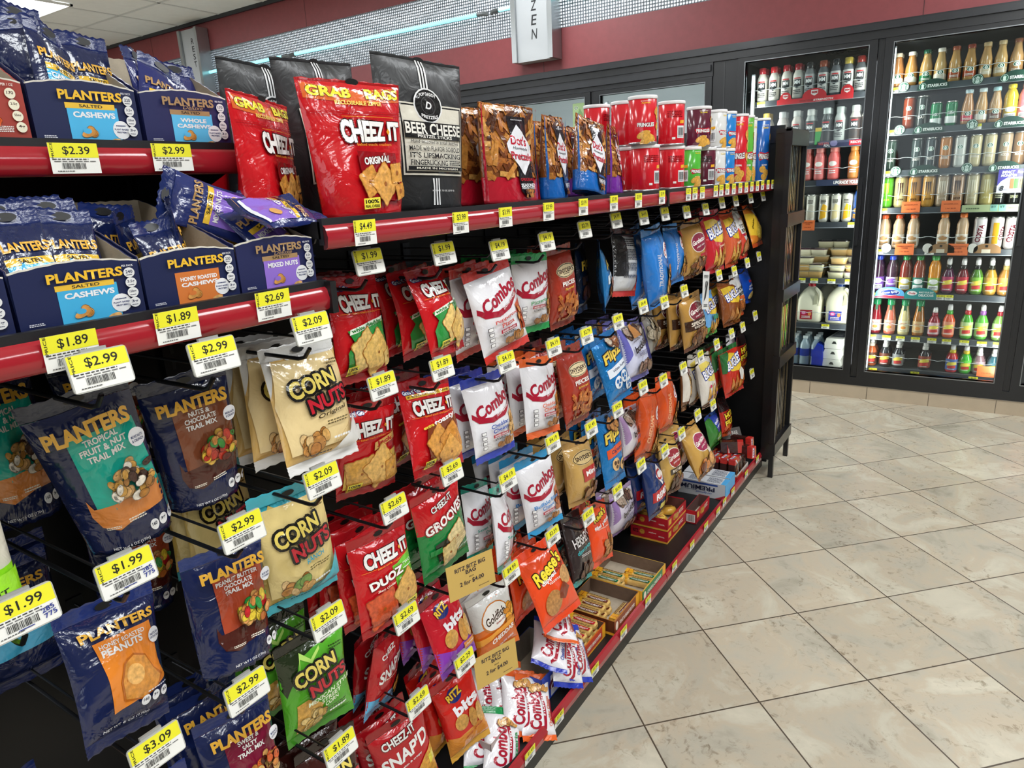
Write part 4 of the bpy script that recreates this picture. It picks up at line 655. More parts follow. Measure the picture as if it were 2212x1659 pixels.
def shelf(name, a, b, xf, ztop, lab, zst=None):
    """a steel shelf from y=a to y=b with its red price channel; ztop = top of the red strip"""
    t = thing(name, lab, 'shelf', (xf, (a + b) / 2, ztop))
    zs = ztop + .004
    g = G(); g.box(XB + .013, a + .002, zs - .022, xf - .004, b - .002, zs, 'black_metal', '131315'); g.box(xf - .008, a + .002, zs - .03, xf + .001, b - .002, zs + .004, 'black_metal', '1a1a1e')
    part(g, 'shelf_plate', t)
    g = G(); H = .032; pr = [(xf, ztop), (xf + .005, ztop - .004), (xf + .0085, ztop - H * .5), (xf + .006, ztop - H + .003), (xf + .001, ztop - H), (xf - .002, ztop - H)]
    n = len(pr); vs = [(p[0], y, p[1]) for y in (a + .003, b - .003) for p in pr]
    g.add(vs, [(i, i + 1, n + i + 1, n + i) for i in range(n - 1)], 'gloss', '9c1e29', True); g.add(vs, [tuple(range(n)), tuple(range(n, 2 * n))[::-1]], 'plastic', '4a1016')
    part(g, 'price_channel', t)
    for y, s in ((a, 1), (b, -1)):
        g = G(); g.prism([(XB + .013, zs - .001), (XB + .013, zs - .10), (XB + .08, zs - .09), (xf - .02, zs - .028), (xf - .004, zs - .001)], 1, y + s * .003, y + s * .006, 'black_metal', '0e0e10'); part(g, 'bracket', t)
    g = G(); g.box(xf - .004, b - .006, ztop - .036, xf + .012, b + .004, ztop + .006, 'plastic', '141416'); part(g, 'end_cap', t)
    return t
shelf('gondola_shelf', SEC[1], SEC[2], XF, 1.248, 'black top shelf carrying the pretzel bags and red pouches')
shelf('gondola_shelf', SEC[2], SEC[3], XF, 1.248, 'black top shelf carrying the chip canisters')
shelf('gondola_shelf', SEC[0], SEC[1], XF, 1.170, 'lower black shelf under the navy trays of nut tubes')
shelf('gondola_shelf', SEC[0], SEC[1], -.856, 1.351, 'uppermost black shelf at left carrying two navy nut trays')
# end fixture
e = thing('endcap_display', 'tall black framed end display standing at the far end of the gondola', 'display stand', (-.67, 3.1, 0))
g = G(); g.box(-1.55, 3.084, .02, -.705, 3.10, 1.4, 'black_metal', '0b0b0d'); g.box(-1.3, 3.086, 1.2, -.703, 3.106, 1.462, 'frame_black', '101012'); part(g, 'end_panel', e)
g = G(); g.box(-1.3, 3.078, 1.40, -.70, 3.09, 1.466, 'frame_black', '19191c'); part(g, 'header', e)
g = G(); g.box(-.70, 2.966, .08, -.664, 2.976, 1.44, 'frame_black', '0b0b0d'); g.box(-.705, 2.966, .08, -.700, 3.26, 1.44, 'frame_black', '0b0b0d'); g.box(-.705, 2.96, 1.43, -.645, 3.265, 1.445, 'frame_black', '101013'); part(g, 'side_panel', e)
for y in (2.968, 3.25):
    g = G(); g.box(-.668, y - .008, .0, -.648, y + .01, 1.45, 'frame_black', '121214'); part(g, 'corner_post', e)
g = G(); g.box(-.69, 2.985, .10, -.668, 3.24, 1.42, 'plastic', '16130f')
for i in range(9):
    g.box(-.668, 2.99 + i * .028, .12, -.6645, 2.99 + i * .028 + .012, 1.41, 'gloss', ('2a251c', '4a3f2c', '141210', '5a4f3a', '1c1a18')[i % 5])
part(g, 'bottle_column', e)
for z in (.13, .52, .80, 1.10, 1.41):
    g = G(); g.box(-.672, 2.958, z - .026, -.643, 3.268, z + .026, 'frame_black', '101013'); part(g, 'band', e)
g = G()
for i, (y, c) in enumerate(((3.05, '8aa82a'), (3.085, 'b0882a'), (3.12, '6ac02a'))): g.prism([(y, .74), (y + .02, .74), (y + .016, .62 + .01 * i), (y + .006, .56), (y + .004, .66)], 0, -.6645, -.663, 'gloss', c)
part(g, 'claw_mark_print', e)
# ---------------------------------------------------------------- bags on the pegs
# key: X, Y, Z of the top middle, yaw, pitch, roll, then name, short description, category
BAGS = {
 'tropical': (-.80, .338, 1.095, -16, 17, 10, 'trail_mix_pouch', 'navy pouch of tropical fruit trail mix', 'snack pouch'),
 'nutchoc': (-.82, .475, 1.08, -12, 8, 4, 'trail_mix_pouch', 'navy pouch of nuts and chocolate mix', 'snack pouch'),
 'pbchoc': (-.80, .476, .845, 2, -9, -7, 'trail_mix_pouch', 'navy pouch of peanut butter chocolate mix', 'snack pouch'),
 'honeypeanut': (-.80, .322, .852, 10, -13, -10, 'peanut_bag', 'navy bag of honey roasted peanuts', 'snack bag'),
 'sweetsalty': (-.81, .453, .60, -5, -10, -4, 'trail_mix_pouch', 'navy pouch of sweet and salty mix', 'snack pouch'),
 'cornorig': (-.798, .638, 1.086, 0, -14, -2, 'corn_nut_bag', 'white and gold bag of original corn kernels', 'snack bag'),
 'cornranch': (-.80, .590, .883, -8, 0, 1, 'corn_nut_bag', 'gold and turquoise bag of ranch corn kernels', 'snack bag'),
 'cornstreet': (-.81, .595, .635, -8, -6, -2, 'corn_nut_bag', 'bright green bag of street corn kernels', 'snack bag'),
 'cornbbq': (-.82, .607, .42, -2, -12, -8, 'corn_nut_bag', 'dark brown neon printed bag of corn kernels', 'snack bag'),
 'chz_wc1': (-.830, .787, 1.161, 8, -5, -5, 'cracker_bag', 'larger red and green white cheddar cracker bag', 'cracker bag'),
 'chz_jack': (-.831, .796, .951, -6, 3, -5, 'cracker_bag', 'red jack cheese cracker bag', 'cracker bag'),
 'chz_duoz': (-.804, .761, .737, 0, -8, -4, 'cracker_bag', 'red and lime two cheese cracker bag', 'cracker bag'),
 'snapd_a': (-.852, .800, .495, 17, 3, -18, 'cracker_bag', 'narrow red and sky blue cracker bag', 'cracker bag'),
 'snapd_b': (-.815, .761, .342, -16, -4, 6, 'cracker_bag', 'red thin cheese cracker bag', 'cracker bag'),
 'chz_wc2': (-.811, .943, 1.155, 12, -15, -1, 'cracker_bag', 'smaller red and green white cheddar cracker bag', 'cracker bag'),
 'chz_toasty': (-.817, .926, .958, -1, -11, -6, 'cracker_bag', 'red extra toasty cracker bag', 'cracker bag'),
 'grooves': (-.798, .911, .757, 1, -4, 1, 'cracker_bag', 'red and green ridged cracker bag', 'cracker bag'),
 'bits_purple': (-.824, .918, .519, 5, -17, -4, 'cracker_bag', 'red and purple cracker bites bag', 'cracker bag'),
 'bits_spicy': (-.822, .933, .316, -16, -9, 6, 'cracker_bag', 'red and yellow spicy cracker bites bag', 'cracker bag'),
 'cmb_pep': (-.800, 1.106, 1.138, -2, -13, 6, 'pretzel_snack_bag', 'white pepperoni pizza bag with red seals', 'snack bag'),
 'cmb_pizzeria': (-.824, 1.308, 1.140, -1, -4, -2, 'pretzel_snack_bag', 'white pizzeria bag with green seals', 'snack bag'),
 'cmb_cheddar': (-.819, 1.109, .918, 3, -10, -4, 'pretzel_snack_bag', 'white cheddar cheese bag with blue seals', 'snack bag'),
 'cmb_orange': (-.813, 1.316, .908, 0, -9, -8, 'pretzel_snack_bag', 'white cheddar cheese bag with orange seals', 'snack bag'),
 'cmb_teal_a': (-.870, 1.132, .662, 8, -6, -12, 'pretzel_snack_bag', 'teal sealed white bag turned at the back', 'snack bag'),
 'cmb_teal_b': (-.826, 1.140, .658, 22, -9, -17, 'pretzel_snack_bag', 'teal sealed white bag seen narrow at the front', 'snack bag'),
 'cmb_buffalo': (-.826, 1.300, .672, -8, -9, 0, 'pretzel_snack_bag', 'white buffalo blue cheese bag with sky seals', 'snack bag'),
 'reese_dip': (-.81, 1.254, .461, -5, -26, 0, 'pretzel_bag', 'orange dipped cracker bag', 'snack bag'),
 'goldfish': (-.835, 1.088, .428, -18, -8, 6, 'cracker_bag', 'orange and white cheddar cracker bag', 'cracker bag'),
 'sny_a': (-.830, 1.460, 1.145, 1, 0, 3, 'pretzel_bag', 'upper brick red pretzel pieces bag', 'pretzel bag'),
 'sny_b': (-.808, 1.456, .906, 4, -5, -1, 'pretzel_bag', 'lower brick red pretzel pieces bag', 'pretzel bag'),
 'goldsny': (-.832, 1.515, .638, -4, -12, -5, 'pretzel_bag', 'kraft gold mini pretzel bag', 'pretzel bag'),
 'hershey': (-.827, 1.473, .448, 9, -14, -14, 'pretzel_bag', 'dark brown chocolate dipped pretzel bag', 'pretzel bag'),
 'reese_fill': (-.818, 1.593, .426, 5, -12, -12, 'pretzel_bag', 'orange filled pretzel bag', 'pretzel bag'),
 'flz_dark': (-.895, 1.695, 1.129, 15, 0, -4, 'pretzel_bag', 'near black foil pretzel bag', 'pretzel bag'),
 'flz_milk': (-.846, 1.700, 1.136, 28, -3, 0, 'pretzel_bag', 'narrow shiny blue foil pretzel bag', 'pretzel bag'),
 'flz_white': (-.836, 1.686, .885, -4, -15, 5, 'pretzel_bag', 'shiny blue foil white fudge pretzel bag', 'pretzel bag'),
 'flz_c': (-.828, 1.682, .661, 1, -13, -4, 'pretzel_bag', 'shiny blue foil caramel pretzel bag', 'pretzel bag'),
 'backbag': (-.851, 1.864, 1.152, -4, -5, -7, 'snack_mix_bag', 'silver bag showing its back panel', 'snack bag'),
 'bud_blue': (-.840, 1.872, .890, 0, -12, -2, 'snack_mix_bag', 'periwinkle sugared cereal snack bag', 'snack bag'),
 'bud_a': (-.855, 1.900, .608, 2, -6, -4, 'snack_mix_bag', 'mauve and white sugared cereal snack bag', 'snack bag'),
 'bud_b': (-.857, 1.844, .363, -1, -4, -3, 'snack_mix_bag', 'lilac sugared cereal snack bag', 'snack bag'),
 'chx_trad_a': (-.804, 1.959, 1.153, 1, -5, 5, 'snack_mix_bag', 'tall bright blue snack mix bag', 'snack bag'),
 'chx_trad_b': (-.830, 2.174, 1.144, 2, -6, 0, 'snack_mix_bag', 'shorter bright blue snack mix bag', 'snack bag'),
 'chx_grey': (-.871, 2.095, .871, 9, -1, 2, 'snack_mix_bag', 'grey photo printed snack mix bag', 'snack bag'),
 'chx_ched_a': (-.825, 1.991, .647, 2, -1, -11, 'snack_mix_bag', 'taller orange cheddar snack mix bag', 'snack bag'),
 'chx_ched_b': (-.825, 2.130, .662, 1, -3, -4, 'snack_mix_bag', 'shorter orange cheddar snack mix bag', 'snack bag'),
 'chx_bold': (-.823, 2.007, .412, 4, -8, -5, 'snack_mix_bag', 'navy snack mix bag with red band', 'snack bag'),
 'gar_a': (-.826, 2.339, 1.144, -5, -6, 4, 'snack_mix_bag', 'tan rye snack bag with maroon oval', 'snack bag'),
 'gar_special': (-.814, 2.333, .899, -8, -4, 4, 'snack_mix_bag', 'tan snack bag with black special band', 'snack bag'),
 'brown_narrow': (-.843, 2.341, .653, 12, -7, -10, 'snack_mix_bag', 'narrow brown snack bag', 'snack bag'),
 'gar_rye': (-.822, 2.125, .443, -1, -13, -7, 'snack_mix_bag', 'tan rye chip bag with dark band', 'snack bag'),
 'gar_big': (-.80, 2.272, .442, -1, -24, 0, 'snack_mix_bag', 'tilted tan snack bag with crimson oval', 'snack bag'),
 'bug_a': (-.818, 2.531, 1.168, -6, -7, 1, 'corn_chip_bag', 'big red corn chip bag', 'chip bag'),
 'bug_b': (-.821, 2.737, 1.158, -2, -7, 2, 'corn_chip_bag', 'orange nacho corn chip bag', 'chip bag'),
 'bug_ranch': (-.856, 2.622, .861, 1, -9, -1, 'corn_chip_bag', 'sky blue corn chip bag', 'chip bag'),
 'bug_choc': (-.834, 2.788, .882, -8, -14, 0, 'corn_chip_bag', 'chocolate brown corn chip bag', 'chip bag'),
 'bug_white': (-.820, 2.504, .647, -2, -9, -2, 'corn_chip_bag', 'cream corn chip bag with coloured dots', 'chip bag'),
 'bug_nacho': (-.816, 2.785, .616, -10, -12, 2, 'corn_chip_bag', 'red and dark green corn chip bag', 'chip bag'),
 'tater': (-.825, 2.848, 1.160, 3, -13, 1, 'chip_bag', 'white potato snack bag with red base', 'chip bag'),
 'chip_orange': (-.812, 3.000, 1.165, -1, -15, 2, 'chip_bag', 'orange and yellow cheddar chip bag', 'chip bag'),
 'pork': (-.827, 2.877, .894, 0, -12, -3, 'chip_bag', 'silver pork skin bag with orange band', 'chip bag'),
 'blue_mini': (-.822, 3.000, .904, -1, -10, -5, 'chip_bag', 'royal blue mini crisp bag', 'chip bag'),
 'navy': (-.856, 2.985, .629, -2, -7, -3, 'chip_bag', 'white and navy potato chip bag', 'chip bag'),
 'hotfries': (-.824, 3.02, .634, 3, -3, -9, 'chip_bag', 'upper dark red hot fries bag', 'chip bag'),
 'andy_green': (-.848, 2.699, .348, 0, -11, -1, 'chip_bag', 'green and blue onion ring bag', 'chip bag'),
 'hotfries2': (-.836, 2.824, .385, 4, -11, -13, 'chip_bag', 'lower dark red hot fries bag', 'chip bag'),
}
GAP = {'tropical': .20, 'nutchoc': .2, 'pbchoc': .19, 'honeypeanut': .24, 'sweetsalty': .03, 'cornranch': .14, 'cornstreet': .05, 'chz_duoz': 0, 'chz_jack': .02, 'chz_toasty': .02, 'gar_big': .03}
QUEUE = {'tropical': 2, 'nutchoc': 1, 'pbchoc': 1, 'honeypeanut': 1, 'sweetsalty': 2, 'cornorig': 3, 'cornranch': 2, 'cornstreet': 3, 'cornbbq': 2, 'chz_wc1': 2, 'chz_jack': 2, 'chz_duoz': 3, 'snapd_a': 1, 'snapd_b': 2, 'chz_wc2': 2, 'chz_toasty': 2,
 'grooves': 1, 'bits_purple': 2, 'bits_spicy': 2, 'cmb_pep': 2, 'cmb_pizzeria': 3, 'cmb_cheddar': 2, 'cmb_orange': 2, 'cmb_buffalo': 3, 'reese_dip': 2, 'goldfish': 1, 'sny_a': 1, 'sny_b': 2, 'goldsny': 2, 'hershey': 1, 'reese_fill': 1,
 'flz_white': 3, 'flz_c': 2, 'bud_blue': 2, 'bud_a': 1, 'bud_b': 1, 'chx_trad_a': 1, 'chx_ched_a': 1, 'chx_bold': 1, 'gar_a': 1, 'gar_special': 3, 'gar_rye': 1, 'gar_big': 2, 'bug_a': 1, 'bug_choc': 1, 'bug_nacho': 2, 'chip_orange': 1, 'tater': 1, 'flz_dark': 1, 'bug_white': 1}
rq = random.Random(11)
for k, (X, Y, Z, ya, pi_, ro, nm, ds, ct) in BAGS.items():
    grp = ds + 's on one peg'
    bag(k, nm, ds + (', hanging in front on its peg' if k in QUEUE else ', alone on its peg'), ct, (X, Y, Z, ya, pi_, ro), grp if k in QUEUE else None)
    x, stp = X - GAP.get(k, 0), (.046 if BAGM[k] and k in ('chx_trad_a', 'chx_ched_a', 'gar_special', 'bug_a', 'bud_blue', 'sny_a', 'sny_b', 'goldsny', 'hershey') else .036)
    for q in range(QUEUE.get(k, 0)):
        x -= stp * rq.uniform(.95, 1.25)
        bag(k, nm, ds + ', hanging %s behind the front one' % ORD[q], ct, (x, Y + rq.uniform(-.006, .004), Z + rq.uniform(-.002, .003), ya * .4 + rq.uniform(-6, 8), pi_ * .35 + rq.uniform(-3, 2), ro * .3 + rq.uniform(-4, 4)), grp)
bag('lime', 'snack_pouch', 'cream pouch with lime green lower band at left edge', 'snack pouch', (-.80, .185, 1.06, -6, 4, 2))
bag('cashewbag', 'cashew_bag', 'navy bag of salted cashews under the lowest tags', 'snack bag', (-.82, .318, .575, -4, -8, -3))
bag('cashewbag', 'peanut_bag', 'navy salted peanut bag in the dark behind the leftmost tag', 'snack bag', (-1.0, .285, .86, 0, 0, 0))
bag('honeypeanut', 'peanut_bag', 'navy peanut bag at the very bottom left in shade', 'snack bag', (-.95, .20, .60, 4, 0, 3))

# ---------------------------------------------------------------- tags on peg hooks
TAGM = {}
def tag_mesh(price, w=.060, h=.0365, wr=None):
    k = (price, w, h, wr)
    if k not in TAGM:
        pr = [('r', 'e9e32c', .0, .52, 1, 1), ('t', '1c1c14', price, .55, .74, .56, .30, 0, {'b': .012}), ('t', '3a3a14', 'PRICE', .065, .74, .36, .08, 90), ('x', '3a3a3a', .44, .47, .8, .06, 1), ('x', '6a6a6a', .52, .40, .9, .05, 1), ('b', .45, .25, .48, .20), ('x', '555555', .3, .08, .4, .05, 1)]
        if wr: pr += [('t', '24348c', wr[0], .84, .36, .2, .13, 8), ('t', '24348c', wr[1], .86, .2, .2, .13, 8), ('r', '24348c', .36, .1, .6, .125)]
        P = lambda u, v, L: (L, (u - .5) * w, (v - .5) * h)
        lab = G(); lab.add([P(0, 0, .0003), P(1, 0, .0003), P(1, 1, .0003), P(0, 1, .0003)], [(0, 1, 2, 3)], 'paper', 'ecebe6'); emit(lab, pr, w, h, P, 'paper', 1, .0005, .00008)
        TAGM[k] = lab.mesh('price_label')
    return TAGM[k]
def round_plate(w, h, r=.004, t=.0022, c='b4b4ae'):
    g = G(); pts = []
    for cx, cy, a0 in ((w / 2 - r, h / 2 - r, 0), (-w / 2 + r, h / 2 - r, 90), (-w / 2 + r, -h / 2 + r, 180), (w / 2 - r, -h / 2 + r, 270)):
        for q in range(4): a = math.radians(a0 + q * 30); pts.append((cx + r * math.cos(a), cy + r * math.sin(a)))
    g.prism(pts, 0, -t, 0, 'plastic', c); g.box(-t - .004, -.012, h * .1, -t, .012, h * .5 + .003, 'plastic', '9a9a96')
    return g.mesh('label_holder')
HOLD = round_plate(.0585, .0375)
XT = -.742
PEG = dict(
 L=[(50, 1325, '$1.99', ('285', '775')), (275, 1236, '$1.99', ('285', '775')), (340, 1620, '$3.09'), (525, 1147, '$2.99'), (535, 1493, '$2.99'), (218, 797, '$2.99'), (464, 768, '$2.99'), (675, 709, '$2.09'), (698, 1037, '$2.09'), (711, 1341, '$2.09'), (737, 1618, '$1.89')],
 A=[(798, 565, '$1.99'), (960, 547, '$1.99'), (1080, 540, '$4.19'), (1182, 522, '$4.19'), (1264, 496, '$2.79'), (1332, 476, '$4.99'), (1391, 470, '$4.49'), (1437, 462, '$4.99'), (1484, 458, '$3.39'), (1525, 452, '$4.49'), (1560, 438, '$2.49'), (1590, 434, '$2.49'), (1622, 428, '$2.79'), (1649, 424, '$2.49')],
 B=[(828, 833, '$1.89'), (956, 795, '$1.89'), (1095, 782, '$4.19'), (1197, 750, '$4.19'), (1268, 725, '$2.79'), (1336, 695, '$4.99'), (1390, 662, '$4.49'), (1436, 653, '$4.99'), (1479, 629, '$3.39'), (1554, 595, '$2.49'), (1587, 586, '$4.79'), (1615, 568, '$2.79'), (1640, 554, '$2.49')],
 D=[(853, 1098, '$2.69'), (977, 1020, '$2.69'), (1098, 1037, '$4.19'), (1195, 957, '$4.19'), (1278, 926, '$1.49'), (1335, 885, '$4.29'), (1390, 837, '$4.53'), (1434, 822, '$4.99'), (1477, 796, '$3.39'), (1514, 770, '$4.49'), (1549, 744, '$2.79'), (1581, 721, '$2.79'), (1605, 707, '$2.79'), (1632, 682, '$2.49')],
 E=[(879, 1335, '$2.69'), (905, 1518, '$2.69'), (995, 1250, '$2.29'), (1195, 1158, '$3.59'), (1272, 1117, '$3.59'), (1335, 1062, '$6.49'), (1386, 1006, '$4.49'), (1437, 975, '$4.29'), (1473, 937, '$4.29'), (1508, 897, '$4.29'), (1541, 875, '$2.79'), (1625, 807, '$2.49'), (1005, 1430, '$2.29'), (1105, 1237, '$4.99')])
used = {}
def nearest(y, z):
    b, bd = None, 9
    for k, v in BAGS.items():
        d = abs(v[1] - y) + abs(v[2] + .035 - z) * 1.3
        if d < bd: b, bd = k, d
    return (b, bd)
for row, lst in PEG.items():
    for en in lst:
        XT = -.695 if row == 'L' else -.742; x, y, price = en[:3]; p = px(x, y, 0, XT); q_ = px(x, y, 0, -.742); k, d = nearest(q_.y, q_.z)
        ds = BAGS[k][7] if k else 'bags'; 
        if d > .12: lab = 'bare peg hook with %s tag beside the %s' % (price, ds)
        else:
            used[k] = used.get(k, 0) + 1
            lab = 'peg hook with %s tag %s the %s' % (price, ('above', 'next to', 'below', 'beyond')[used[k] - 1], ds)
        t = thing('peg_hook', lab, 'peg hook', (XT, p.y, p.z), group='peg hooks with price tags')
        xb = XB - XT
        g = G(); zb = -.043; ti = -.022
        g.tube([(xb, 0, zb), (ti - .012, 0, zb), (ti, 0, zb + .003), (ti + .012, 0, zb + .016)], .0028, 'wire', '2e2f32', 6); g.build('hook_wire', t)
        g = G(); g.tube([(xb, 0, zb + .028), (-.03, 0, zb + .030), (-.006, 0, .008)], .0018, 'wire', '2e2f32', 6); g.build('tag_wire', t)
        h = obj('label_holder', HOLD, t, (0, 0, 0), (0, math.radians(-12), 0))
        obj('price_label', tag_mesh(price, .056, .035, en[3] if len(en) > 3 else None), h)
        g = G(); g.box(xb, -.012, zb - .012, xb + .004, .012, zb + .04, 'metal', '3a3b3e'); g.build('back_plate', t)
# yellow promotion cards
for i, (c4, lab) in enumerate((([(972, 1190), (1052, 1222)], 'upper tan two for four dollars promotion card on a peg tag'), ([(1022, 1378), (1111, 1422)], 'lower tan two for four dollars promotion card on a peg tag'))):
    a = px(c4[0][0], c4[0][1], 0, -.735); b = px(c4[1][0], c4[1][1], 0, -.72); w = .105; h = .068
    g = G(); P = lambda u, v, L: (L, (u - .5) * w, (v - 1) * h); g.box(-.0006, -w / 2, -h, 0, w / 2, 0, 'paper', 'c9a75a')
    emit(g, [('t', '2a2230', 'RITZ BITZ BIG', .5, .80, .66, .12, 0, {'b': .02}), ('t', '2a2230', 'BAG', .5, .66, .22, .12, 0, {'b': .02}), ('t', '4a4030', 'EACH', .5, .50, .1, .04), ('t', '2a2230', '2 for $4.00', .5, .36, .52, .14, 0, {'b': .02}), ('x', '4a4030', .75, .12, .24, .03, 1)], w, h, P, 'paper', 1, .0004, .0001)
    m_ = (a + b) / 2
    o = g.build('promotion_card', None, m_, (0, math.radians(-6), math.radians(-18))); tag(o, lab, 'card', 'tan promotion cards')
# paper coupon on the far bags
g = G(); P = lambda u, v, L: (L, (u - .5) * .045, (v - 1) * .13); g.box(-.0006, -.0225, -.13, 0, .0225, 0, 'paper', 'd8d8d6'); emit(g, [('x', '333333', .5, .86, .7, .1, 3), ('p', '333333', [(.2, .2), (.5, .3), (.8, .7), (.7, .75), (.4, .5)]), ('p', '444444', [(.3, .5), (.5, .6), (.6, .76), (.4, .72)]), ('x', '333333', .5, .1, .6, .08, 2)], .045, .13, P, 'paper', 1, .0004, .0001)
p = px(1526, 586, 0, -.775); tag(g.build('paper_coupon', None, p, (math.radians(-8), math.radians(-4), math.radians(-10))), 'white printed paper coupon hanging between the corn chip bags', 'coupon')

# ---------------------------------------------------------------- price labels in the channels
def rail_labels(lst, X, lab, w=.034, h=.034, tilt=0):
    for i, (x, y, price) in enumerate(lst):
        p = px(x, y, 0, X); o = obj('price_label', tag_mesh(price, w, h)); o.location = p; o.rotation_euler = (0, math.radians(tilt), 0)
        tag(o, 'yellow %s label on the %s, %s from near end' % (price, lab, ORD[i]), 'price label', 'price labels on the ' + lab)
rail_labels([(162, 342, '$2.39'), (373, 340, '$2.99')], -.845, 'upper left channel', .052, .032)
rail_labels([(155, 757, '$1.89'), (384, 703, '$1.89'), (591, 658, '$2.69')], -.7085, 'lower left channel', .050, .034)
rail_labels([(789, 502, '$4.49'), (995, 481, '$3.99'), (1092, 469, '$3.99'), (1185, 457, '$3.99'), (1260, 447, '$3.99'), (1326, 439, '$3.99'), (1379, 433, '$3.99'), (1430, 426, '$3.99'), (1487, 420, '$2.79'), (1501, 418, '$2.79'), (1517, 416, '$2.19'), (1546, 413, '$2.79'), (1558, 411, '$2.79'), (1571, 409, '$2.19'), (1585, 408, '$2.49'), (1599, 406, '$2.49'), (1612, 405, '$2.49'), (1624, 403, '$2.49'), (1636, 402, '$2.49'), (1647, 400, '$2.49'), (1659, 399, '$2.49'), (1669, 398, '$2.49')], -.7085, 'top shelf channel', .042, .034)
rail_labels([(1145, 1630, '$1.49'), (1208, 1552, '$1.49'), (1285, 1448, '$1.49'), (1347, 1366, '$1.59'), (1400, 1298, '$1.59'), (1457, 1223, '$1.59'), (1495, 1178, '$3.29'), (1525, 1137, '$3.29'), (1551, 1106, '$4.19'), (1565, 1084, '$4.19'), (1583, 1062, '$4.49'), (1612, 1024, '$1.99'), (1636, 992, '$1.99')], -.6962, 'base channel', .042, .03)
# ---------------------------------------------------------------- pouches on the top shelf
ZS = 1.2525
def stand(key, name, label, X, Y, ya, pi_=0, ro=0, group=None, z=ZS):
    h = DES[key]['h']
    return bag(key, name, label, 'snack pouch', (X + math.sin(math.radians(-pi_)) * 0, Y, z + h * math.cos(math.radians(pi_)) + .001, ya, pi_, ro), group)
stand('grab', 'cracker_pouch', 'big red cracker pouch at the front of the top shelf', -.765, .770, -10, 2, 0)
o = stand('grab', 'cracker_pouch', 'smaller red cracker pouch standing beside the navy trays', -.835, .668, 22, 3, -3); o.scale = (.88,) * 3; o.location.z = ZS + .001 + .185 * .88
stand('orange_pouch', 'cracker_pouch', 'orange pouch with yellow corner behind the navy trays', -1.02, .72, 0, 2, 0, z=1.255)
stand('popdaddy', 'pretzel_pouch', 'upright black pretzel stick pouch with white stripes', -.79, .945, -8, 0, -2)
stand('popdaddy', 'pretzel_pouch', 'leaning black pouch with striped top behind the red pouch', -.90, .825, 8, 3, 4)
stand('popdaddy', 'pretzel_pouch', 'black pouch at the back beside the leaning one', -.985, .80, 6, 3, -2)
stand('popdaddy', 'pretzel_pouch', 'black pouch standing behind the upright striped one', -.90, 1.05, 0, 3, 2)
stand('dot_red', 'pretzel_pouch', 'front brown pretzel twist pouch with red base', -.78, 1.19, -4, 0, -1)
stand('dot_red', 'pretzel_pouch', 'second red based pretzel twist pouch behind the front one', -.845, 1.18, 0, 3, 0)
stand('dot_red', 'pretzel_pouch', 'third red based pretzel twist pouch at the back', -.905, 1.17, 4, 3, 0)
stand('dot_blue', 'pretzel_pouch', 'blue pouch lying high at the back behind the pretzel pouches', -1.0, 1.24, 10, 8, 4, z=1.27)
stand('dot_yellow', 'pretzel_pouch', 'yellow edged pretzel pouch turned beside the red based one', -.83, 1.318, 38, 2, 4)
stand('dot_blue', 'pretzel_pouch', 'blue based pretzel pouch peeping behind the red based one', -.90, 1.345, 24, 3, 2)
stand('dot_blue', 'pretzel_pouch', 'blue based pretzel twist pouch standing straight', -.80, 1.395, 8, 2, 0)
stand('dot_blue', 'pretzel_pouch', 'blue based pretzel pouch half hidden in the second row', -.88, 1.50, 0, 3, 0)
stand('dot_blue', 'pretzel_pouch', 'crumpled leaning blue based pretzel pouch', -.785, 1.545, -6, -4, -12)
stand('dot_purple', 'pretzel_pouch', 'purple based pretzel twist pouch next to the canisters', -.80, 1.69, 14, 2, -2)
stand('dot_purple', 'pretzel_pouch', 'purple based pretzel pouch in the second row', -.88, 1.62, 0, 2, 0)

